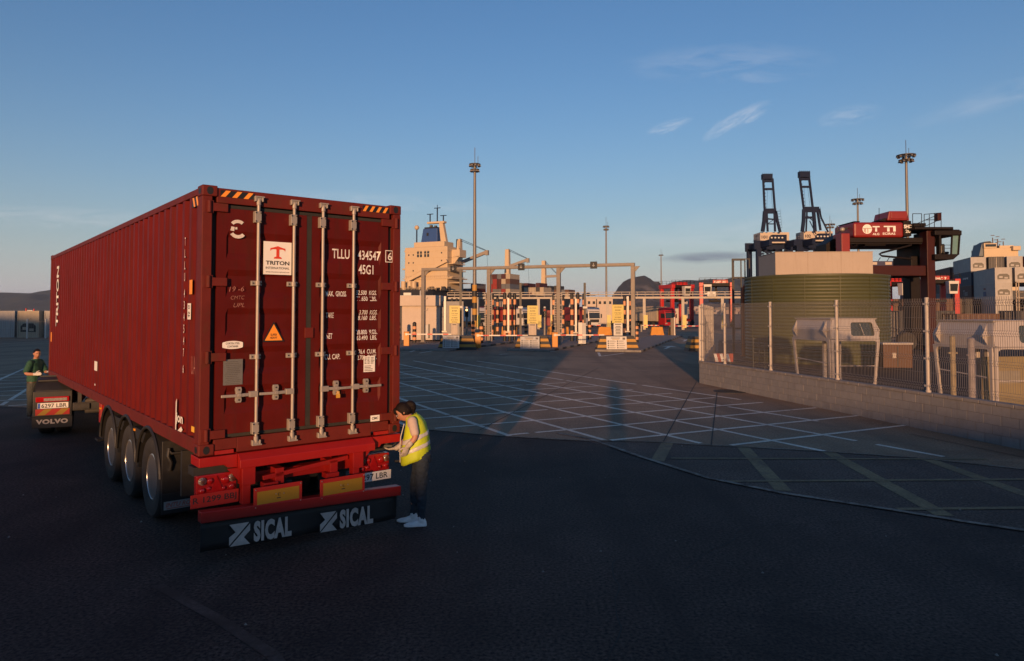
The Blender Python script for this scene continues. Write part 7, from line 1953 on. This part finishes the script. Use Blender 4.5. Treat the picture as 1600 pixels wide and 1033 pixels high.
def hand(m, w, d, palm, k=1.0, curl=.35, thumb=1):
    """palm and five bent fingers; w wrist, d direction of the fingers, palm = palm normal"""
    d = V(d).normalized(); pn = V(palm); pn = (pn - d * pn.dot(d)).normalized(); s = d.cross(pn); w = V(w)
    rings = []
    for t, hw, hd in ((0, .026, .020), (.03, .034, .019), (.07, .041, .017), (.095, .040, .014)): rings.append(oval(w + d * t * k, s, pn, hw * k, hd * k, 12))
    m.loft(rings)
    for i, (off, L) in enumerate(((-.030, .062), (-.010, .074), (.011, .069), (.031, .053))):
        p = w + (d * .088 + s * off) * k; a = curl * (.8 + .12 * i); pts = [p]; dd = d.copy()
        for sl in (.45, .32, .23):
            dd = (dd * math.cos(a) + pn * math.sin(a)).normalized(); pts.append(pts[-1] + dd * L * sl * k)
        m.tube(pts, [.0098 * k, .0093 * k, .0088 * k, .0072 * k], 8)
    p = w + (d * .03 + s * -.030 * thumb) * k; t1 = (d * .55 - s * .75 * thumb + pn * .25).normalized(); t2 = (d * .85 - s * .3 * thumb + pn * .35).normalized()
    m.tube([p, p + t1 * .034 * k, p + (t1 * .034 + t2 * .03) * k, p + (t1 * .034 + t2 * .052) * k], [.014 * k, .0115 * k, .0105 * k, .008 * k], 8)
def shoe(parent, ank, toe_dir, m_up, L=.27, name='shoe', sole=None):
    a = V(ank); d = V((toe_dir[0], toe_dir[1], 0)).normalized(); s = V((-d.y, d.x, 0)); base = V((a.x, a.y, 0)) - d * .065
    m = MB(); rings = []
    for t, hw, h in ((0, .022, .05), (.06, .035, .088), (.25, .038, .098), (.42, .040, .080), (.62, .047, .058), (.82, .046, .046), (.95, .032, .036), (1.0, .012, .022)):
        c = base + d * L * t; rings.append([c + s * hw * .96 * math.cos(q) + V((0, 0, .022 + max(0, math.sin(q)) * (h - .022))) if math.sin(q) >= 0 else c + s * hw * .9 * math.cos(q) + V((0, 0, .02)) for q in [2 * math.pi * i / 16 for i in range(16)]])
    m.loft(rings)
    m.tube([a + V((0, 0, -.03)), a + V((0, 0, .035))], [.045, .046], 12)
    o = remesh(m.obj(name, m_up, parent), .008, 2)
    m = MB(); out = []
    for t, hw in ((-.01, .02), (.04, .038), (.25, .041), (.42, .042), (.62, .050), (.82, .048), (.95, .034), (1.02, .012)): out.append((t, hw))
    poly = [base + d * L * t + s * hw for t, hw in out] + [base + d * L * t - s * hw for t, hw in reversed(out)]
    m.prism([p + V((0, 0, .003)) for p in poly], (0, 0, .024)); m.obj('sole', sole or m_up, o, bevel=.004)
    return o
def face_bits(parent, c, f, s, u, k, lip=True, glasses=False):
    m = MB()
    for sd in (-1, 1): m.sphere(c + (f * .086 + s * sd * .031 + u * .010) * k, .008 * k, .010 * k, .005 * k, 8, 6)
    m.obj('eyes', mat('eye_white', (.30, .22, .18), .4), parent)
    m = MB()
    for sd in (-1, 1): m.sphere(c + (f * .0935 + s * sd * .031 + u * .010) * k, .0055 * k, .0055 * k, .006 * k, 8, 6)
    for sd in (-1, 1): m.tube([c + (f * .092 + s * sd * .014 + u * .026) * k, c + (f * .091 + s * sd * .034 + u * .031) * k, c + (f * .078 + s * sd * .052 + u * .024) * k], .0045 * k, 6)
    m.obj('brows', HAIR, parent)
    m = MB(); m.tube([c + (f * .088 + s * -.022 + u * -.058) * k, c + (f * .098 + u * -.056) * k, c + (f * .088 + s * .022 + u * -.058) * k], .0055 * k, 6); m.obj('lips', mat('lip', (.30, .10, .08), .5), parent)
    if glasses:
        m = MB()
        for sd in (-1, 1):
            ring = [c + (f * .101 + s * (sd * .032 + .021 * math.cos(q)) + u * (.009 + .015 * math.sin(q))) * k for q in [2 * math.pi * i / 12 for i in range(13)]]
            m.tube(ring, .002 * k, 5); m.tube([c + (f * .099 + s * sd * .054 + u * .014) * k, c + (f * .0 + s * sd * .082 + u * .012) * k], .0025 * k, 5)
        m.tube([c + (f * .102 + s * -.011 + u * .012) * k, c + (f * .102 + s * .011 + u * .012) * k], .002 * k, 5); m.obj('glasses', mat('glasses_frame', (.45, .43, .42), .3, .4), parent)

# ---- woman in the yellow vest, bent toward the lamp bracket at the rear corner
wr = thing('person', 'woman in yellow reflective vest, jeans and white trainers bending to the trailer corner', 'person', (-1.215, 8.93, 0))
X0 = V((1, 0, 0)); Y0 = V((0, 1, 0)); Z0 = V((0, 0, 1))
hc = V((-.150, -.01, 1.405)); hf = V((-.80, -.10, -.58)); hu = V((-.58, 0, .82))
m = MB()
f_, s_, u_ = head_mesh(m, hc, hf, hu, .98)
limb(m, [(-.115, 0, 1.365), (-.045, 0, 1.30)], [.05, .06])
for c, a, b in (((-.03, 0, 1.29), .15, .075), ((.01, 0, 1.17), .15, .095), ((.04, 0, 1.03), .135, .09), ((.075, 0, .90), .16, .11), ((.075, 0, .82), .15, .105)): pass
m.loft([oval(c, Y0, V((.95, 0, .3)).normalized(), a, b) for c, a, b in (((-.045, 0, 1.33), .10, .055), ((-.02, 0, 1.27), .155, .08), ((.015, 0, 1.16), .145, .09), ((.045, 0, 1.03), .13, .085), ((.075, 0, .90), .16, .105), ((.075, 0, .81), .14, .10))])
SN, EN, WN = (-.02, -.165, 1.315), (.035, -.235, 1.125), (-.062, -.255, 1.022)
SF, EF, WF = (-.06, .155, 1.305), (-.11, .185, 1.06), (-.255, .09, .935)
limb(m, [SN, EN, WN], [.048, .038, .027]); limb(m, [SF, EF, WF], [.046, .037, .026])
HB, KB, AB = (.085, -.085, .84), (.085, -.085, .475), (.085, -.065, .09)
HA, KA, AA = (.055, .085, .84), (-.02, .095, .475), (-.035, .11, .09)
limb(m, [HB, KB, AB], [.085, .055, .038]); limb(m, [HA, KA, AA], [.085, .055, .038])
hand(m, WN, (-.40, .02, -.92), (-.5, .8, .2), .92, .28, 1); hand(m, WF, (-.97, -.12, -.10), (.1, .1, 1), .92, .35, -1)
body = remesh(m.obj('body', SKIN, wr), .010, 2)
face_bits(wr, hc, f_, s_, u_, .98, glasses=True)
# hair: cap, fringe and ponytail
m = MB(); rings = []
for j in range(11):
    t = math.pi * j / 10; ring = []
    for i in range(20):
        a = 2 * math.pi * i / 20; x, y, z = math.cos(a) * math.sin(t), math.sin(a) * math.sin(t), -math.cos(t)
        k = 1.0
        px, py, pz = .107 * x - .012, .086 * y, .122 * z + .008
        if x > .25 and z < .42: px = min(px, .03 + .05 * max(0, z)); 
        if z < -.35: pz = -.05 + (pz + .05) * .4; px = min(px, -.02); py *= .85
        ring.append(hc + f_ * px + s_ * py + u_ * pz)
    rings.append(ring)
m.loft(rings)
b0 = hc - f_ * .085 + u_ * .062
limb(m, [b0, b0 + V((.045, 0, .012)), b0 + V((.082, 0, -.012)), b0 + V((.090, .005, -.06)), b0 + V((.088, .01, -.125))], [.028, .040, .042, .033, .012])
limb(m, [hc + f_ * .07 + u_ * .085, hc + f_ * .092 + u_ * .055 + s_ * .02, hc + f_ * .085 + u_ * .03 + s_ * .055], [.026, .020, .012])
limb(m, [hc + f_ * .07 + u_ * .085, hc + f_ * .092 + u_ * .055 - s_ * .02, hc + f_ * .080 + u_ * .03 - s_ * .055], [.026, .020, .012])
remesh(m.obj('hair', HAIR, wr), .009, 2)
m = MB(); m.lathe([(.024, -.007), (.031, 0), (.024, .007)], 14, 'x', b0 + V((.018, 0, .004)), closed=True); m.obj('hair_tie', SIGNW, wr)
# shirt with sleeves, then the open loose vest
m = MB()
m.loft([oval(c, Y0, V((.95, 0, .3)).normalized(), a, b) for c, a, b in (((-.075, 0, 1.355), .065, .055), ((-.045, 0, 1.335), .125, .066), ((-.018, 0, 1.27), .17, .092), ((.015, 0, 1.16), .16, .103), ((.045, 0, 1.03), .15, .10), ((.07, 0, .92), .165, .115))])
limb(m, [SN, tuple(V(SN).lerp(V(EN), .72))], [.062, .056]); limb(m, [SF, tuple(V(SF).lerp(V(EF), .6))], [.06, .055])
remesh(m.obj('shirt', PINK, wr), .010, 3)
vt = MB(); ax = V((.93, 0, .36)).normalized()
VR = [((-.052, 0, 1.362), .085, .070), ((-.028, 0, 1.335), .118, .088), ((-.010, 0, 1.26), .150, .118), ((.000, -.0, 1.17), .172, .145), ((-.003, 0, 1.06), .190, .172), ((-.004, 0, .96), .198, .188), ((-.002, 0, .87), .20, .192), ((.004, 0, .812), .198, .186)]
vt.loft([oval(c, Y0, ax, a, b, 28) for c, a, b in VR], caps=False)
vo = vt.obj('vest', HIVIS, wr, smooth=True, sub=1)
ds = vo.modifiers.new('solid', 'SOLIDIFY'); ds.thickness = .006; ds.offset = 1
tx = bpy.data.textures.new('cloth_folds', 'CLOUDS'); tx.noise_scale = .09
dm = vo.modifiers.new('folds', 'DISPLACE'); dm.texture = tx; dm.strength = .030; dm.mid_level = .5
# bands follow the vest surface
def vest_band(z0, z1, grow=.0085):
    def ringat(z):
        for (c0, a0, b0_), (c1, a1, b1_) in zip(VR, VR[1:]):
            if c1[2] <= z <= c0[2]:
                t = (z - c0[2]) / (c1[2] - c0[2]); return oval(V(c0).lerp(V(c1), t), Y0, ax, a0 + (a1 - a0) * t + grow, b0_ + (b1_ - b0_) * t + grow, 28)
    b = MB(); b.loft([ringat(z0), ringat((z0 + z1) / 2), ringat(z1)], caps=False); o = b.obj('reflective_band', REFS, vo, smooth=True, sub=1)
    s = o.modifiers.new('solid', 'SOLIDIFY'); s.thickness = .004; s.offset = 1
    d2 = o.modifiers.new('folds', 'DISPLACE'); d2.texture = tx; d2.strength = .030; d2.mid_level = .5
vest_band(1.115, 1.065); vest_band(.985, .935)
m = MB(); m.tube([V((-.13, -.10, 1.27)), V((-.165, -.135, 1.12)), V((-.175, -.14, .98)), V((-.172, -.13, .80))], .006, 6); m.obj('vest_edging', REFS, vo)
m = MB()
m.loft([oval(c, Y0, X0, a, b) for c, a, b in (((.075, 0, .96), .135, .095), ((.08, 0, .88), .175, .125), ((.078, 0, .80), .17, .12), ((.075, 0, .76), .14, .10))])
limb(m, [HB, (.09, -.085, .66), KB, (.092, -.076, .28), (AB[0], AB[1], .105)], [.102, .088, .068, .060, .046]); limb(m, [HA, (.03, .09, .66), KA, (-.012, .10, .28), (AA[0], AA[1], .105)], [.102, .088, .068, .060, .046])
jo = remesh(m.obj('jeans', JEAN, wr), .010, 3)
dj = jo.modifiers.new('folds', 'DISPLACE'); t2 = bpy.data.textures.new('jean_folds', 'CLOUDS'); t2.noise_scale = .045; dj.texture = t2; dj.strength = .024
shoe(wr, AB, (-1, -.12), SHOEM, .275); shoe(wr, AA, (-1, .05), SHOEM, .275)
m = MB(); hand(m, WN, (-.40, .02, -.92), (-.5, .8, .2), 1.02, .28, 1); limb(m, [tuple(V(WN) + V((.035, 0, .036))), WN], [.036, .033]); remesh(m.obj('glove', GLOVE, wr), .006, 2)
m = MB(); hand(m, WF, (-.97, -.12, -.10), (.1, .1, 1), 1.02, .35, -1); limb(m, [tuple(V(WF) + V((.035, .01, .02))), WF], [.036, .033]); remesh(m.obj('glove', GLOVE, wr), .006, 2)
k_ = thing('cable_plug', 'small black plug held on the open glove at the trailer corner', 'plug', (-1.215 - .355, 8.93 + .075, .965)); m = MB(); m.cyl((-.05, 0, 0), (.05, .0, .0), .028, n=10); m.sphere((-.02, .01, .022), .035, .025, .02, 8, 6); m.tube([(.05, 0, 0), (.09, .02, .03), (.09, .06, .09)], .012, 6); m.obj('plug_body', PLAST, k_, smooth=True)

# ---- man in the green polo with a hand on the container front corner
mr = thing('person', 'man in a dark green polo shirt with one gloved hand on the container corner', 'person', (-12.12, 17.95, 0), R(-20))
hc = V((.085, -.02, 1.625)); hf = V((.93, -.30, -.22)); hu = V((.2, 0, .98))
m = MB(); f_, s_, u_ = head_mesh(m, hc, hf, hu, 1.0)
limb(m, [(.05, 0, 1.56), (.02, 0, 1.45)], [.058, .065])
side = V((.35, -.94, 0)).normalized(); fw = V((.94, .35, 0)).normalized()
TR = [((.02, 0, 1.45), .10, .07), ((.01, 0, 1.39), .19, .10), ((.0, 0, 1.25), .19, .125), ((-.01, 0, 1.08), .17, .13), ((-.02, 0, .95), .175, .125), ((-.02, 0, .86), .16, .115)]
m.loft([oval(c, side, fw, a, b) for c, a, b in TR])
SN, SF = tuple(V((.01, 0, 1.40)) + side * .19), tuple(V((.01, 0, 1.40)) - side * .19)
EN, WN = (.07, -.30, 1.135), (.36, -.26, 1.13)
EF, WF = (.14, .20, 1.13), (.42, .06, 1.16)
limb(m, [SN, EN, WN], [.058, .046, .033]); limb(m, [SF, EF, WF], [.058, .046, .033])
HN, KN, AN = tuple(V((-.02, 0, .86)) + side * .09), (.03, -.12, .47), (.0, -.12, .09); HF, KF, AF = tuple(V((-.02, 0, .86)) - side * .09), (-.02, .10, .47), (-.09, .12, .09)
limb(m, [HN, KN, AN], [.09, .06, .042]); limb(m, [HF, KF, AF], [.09, .06, .042])
hand(m, WN, (.9, .15, .12), (.2, .9, -.1), 1, .3, -1); hand(m, WF, (.95, -.1, .1), (0, -.4, -.9), 1, .3, 1)
remesh(m.obj('body', SKIN, mr), .011, 2); face_bits(mr, hc, f_, s_, u_, 1.0)
m = MB(); rings = []
for j in range(11):
    t = math.pi * j / 10; ring = []
    for i in range(20):
        a = 2 * math.pi * i / 20; x, y, z = math.cos(a) * math.sin(t), math.sin(a) * math.sin(t), -math.cos(t)
        px, py, pz = .103 * x - .008, .081 * y, .120 * z + .008
        if x > .1 and z < .5: px = min(px, .02 + .07 * max(0, z))
        if z < -.2: pz = -.03 + (pz + .03) * .35; px = min(px, -.03)
        ring.append(hc + f_ * px + s_ * py + u_ * pz)
    rings.append(ring)
m.loft(rings); remesh(m.obj('hair', HAIR, mr), .010, 2)
m = MB(); m.loft([oval(c, side, fw, a + .014, b + .016) for c, a, b in [((.025, 0, 1.475), .062, .055)] + TR[1:]])
limb(m, [SN, tuple(V(SN).lerp(V(EN), .75))], [.078, .076]); limb(m, [SF, tuple(V(SF).lerp(V(EF), .75))], [.078, .076])
po_ = remesh(m.obj('polo_shirt', POLO, mr), .011, 3); dd_ = po_.modifiers.new('folds', 'DISPLACE'); dd_.texture = t2; dd_.strength = .016
m = MB(); ring = oval((.03, 0, 1.492), side, fw, .075, .072, 16); m.loft([ring, oval((.02, 0, 1.462), side, fw, .092, .09, 16)], caps=False); co_ = m.obj('collar', POLO, po_, smooth=True); s = co_.modifiers.new('solid', 'SOLIDIFY'); s.thickness = .008
m = MB(); m.tube(ring + [ring[0]], .005, 5); m.obj('collar_edge', SIGNW, po_)
m = MB(); m.loft([oval((-.02, 0, .925), side, fw, .186, .140, 20), oval((-.02, 0, .885), side, fw, .184, .138, 20)]); m.obj('belt', BELT, mr, smooth=True)
m = MB(); m.loft([oval(c, side, fw, a, b) for c, a, b in (((-.02, 0, .90), .176, .13), ((-.02, 0, .82), .18, .13), ((-.02, 0, .76), .15, .11))])
limb(m, [HN, (.01, -.11, .66), KN, (.015, -.12, .28), (AN[0], AN[1], .09)], [.105, .092, .075, .068, .062]); limb(m, [HF, (-.02, .1, .66), KF, (-.05, .11, .28), (AF[0], AF[1], .09)], [.105, .092, .075, .068, .062])
to_ = remesh(m.obj('trousers', DTROU, mr), .011, 3); dd_ = to_.modifiers.new('folds', 'DISPLACE'); dd_.texture = t2; dd_.strength = .016
shoe(mr, AN, (.95, -.3), BELT, .29, 'boot'); shoe(mr, AF, (.95, -.2), BELT, .29, 'boot')
m = MB(); hand(m, WN, (.9, .15, .12), (.2, .9, -.1), 1.1, .3, -1); limb(m, [tuple(V(WN) - V((.04, 0, 0))), WN], [.038, .036]); remesh(m.obj('glove', SIGNW, mr), .007, 2)
m = MB(); hand(m, WF, (.95, -.1, .1), (0, -.4, -.9), 1.1, .3, 1); limb(m, [tuple(V(WF) - V((.04, 0, 0))), WF], [.038, .036]); remesh(m.obj('glove', SIGNW, mr), .007, 2)

# ---- the photographer on a step ladder, behind the lens: only the long shadow shows
ph = thing('person', 'photographer in dark clothes standing on a step ladder behind the camera', 'person', (.02, -.75, 1.10))
m = MB(); head_mesh(m, V((0, .05, 1.60)), V((0, 1, -.05)), Z0, 1.0)
limb(m, [(0, .03, 1.53), (0, 0, 1.43)], [.055, .065]); m.loft([oval(c, X0, Y0, a, b) for c, a, b in (((0, 0, 1.44), .11, .07), ((0, 0, 1.38), .2, .1), ((0, 0, 1.2), .19, .12), ((0, 0, 1.0), .17, .12), ((0, 0, .86), .17, .12))])
for sd in (-1, 1):
    limb(m, [(sd * .20, 0, 1.38), (sd * .26, .10, 1.12), (sd * .09, .28, 1.44)], [.056, .045, .033]); hand(m, (sd * .09, .28, 1.44), (-sd * .5, .3, .75), (0, .8, .2), 1, .6, sd)
    limb(m, [(sd * .09, 0, .86), (sd * .1, .03, .47), (sd * .11, 0, .09)], [.095, .062, .045])
remesh(m.obj('body', SKIN, ph), .012, 2)
m = MB(); m.loft([oval(c, X0, Y0, a, b) for c, a, b in (((0, 0, 1.47), .075, .06), ((0, 0, 1.38), .215, .118), ((0, 0, 1.2), .205, .135), ((0, 0, 1.0), .19, .135), ((0, 0, .84), .19, .135))])
for sd in (-1, 1): limb(m, [(sd * .20, 0, 1.38), (sd * .26, .10, 1.12), (sd * .11, .26, 1.42)], [.07, .058, .044])
remesh(m.obj('jacket', BLACK, ph), .012, 2)
m = MB()
for sd in (-1, 1): limb(m, [(sd * .09, 0, .88), (sd * .1, .03, .47), (sd * .11, 0, .07)], [.11, .078, .064])
remesh(m.obj('trousers', JEAN, ph), .012, 2)
for sd in (-1, 1): shoe(ph, (sd * .11, 0, .09), (0, 1), BELT, .29, 'boot')
ld = thing('step_ladder', 'aluminium step ladder under the photographer', 'ladder', (.02, -.75, 0))
for sd in (-1, 1):
    m = MB(); m.beam((sd * .28, -.45, 0), (sd * .22, -.14, 1.07), .03, .07); m.obj('leg', GALV, ld); m = MB(); m.beam((sd * .28, .5, 0), (sd * .22, .24, 1.07), .03, .07); m.obj('leg', GALV, ld)
for k in range(4):
    z = .25 * (k + 1); m = MB(); y = -.45 + .31 * z / 1.07; m.box(-.24, .24, y - .05, y + .06, z - .02, z + .01) if k < 3 else m.box(-.26, .26, -.2, .3, 1.05, 1.095); m.obj('step', GALV, ld)
#HAZE
# ------------------------------------------------------------------ sea haze: one closed box of even thin air round everything
hm_ = bpy.data.materials.new('haze'); hm_.use_nodes = True
ht = hm_.node_tree; ht.nodes.clear()
hv = ht.nodes.new('ShaderNodeVolumePrincipled'); hv.inputs['Color'].default_value = (.78, .86, 1.0, 1); hv.inputs['Density'].default_value = .000045; hv.inputs['Anisotropy'].default_value = .2
ho = ht.nodes.new('ShaderNodeOutputMaterial'); ht.links.new(hv.outputs[0], ho.inputs['Volume'])
hb = MB(); hb.box(-9500, 9500, -3200, 12500, -1.0, 300); tag(hb.obj('haze', hm_), kind='stuff', label='thin sea haze over the whole port')
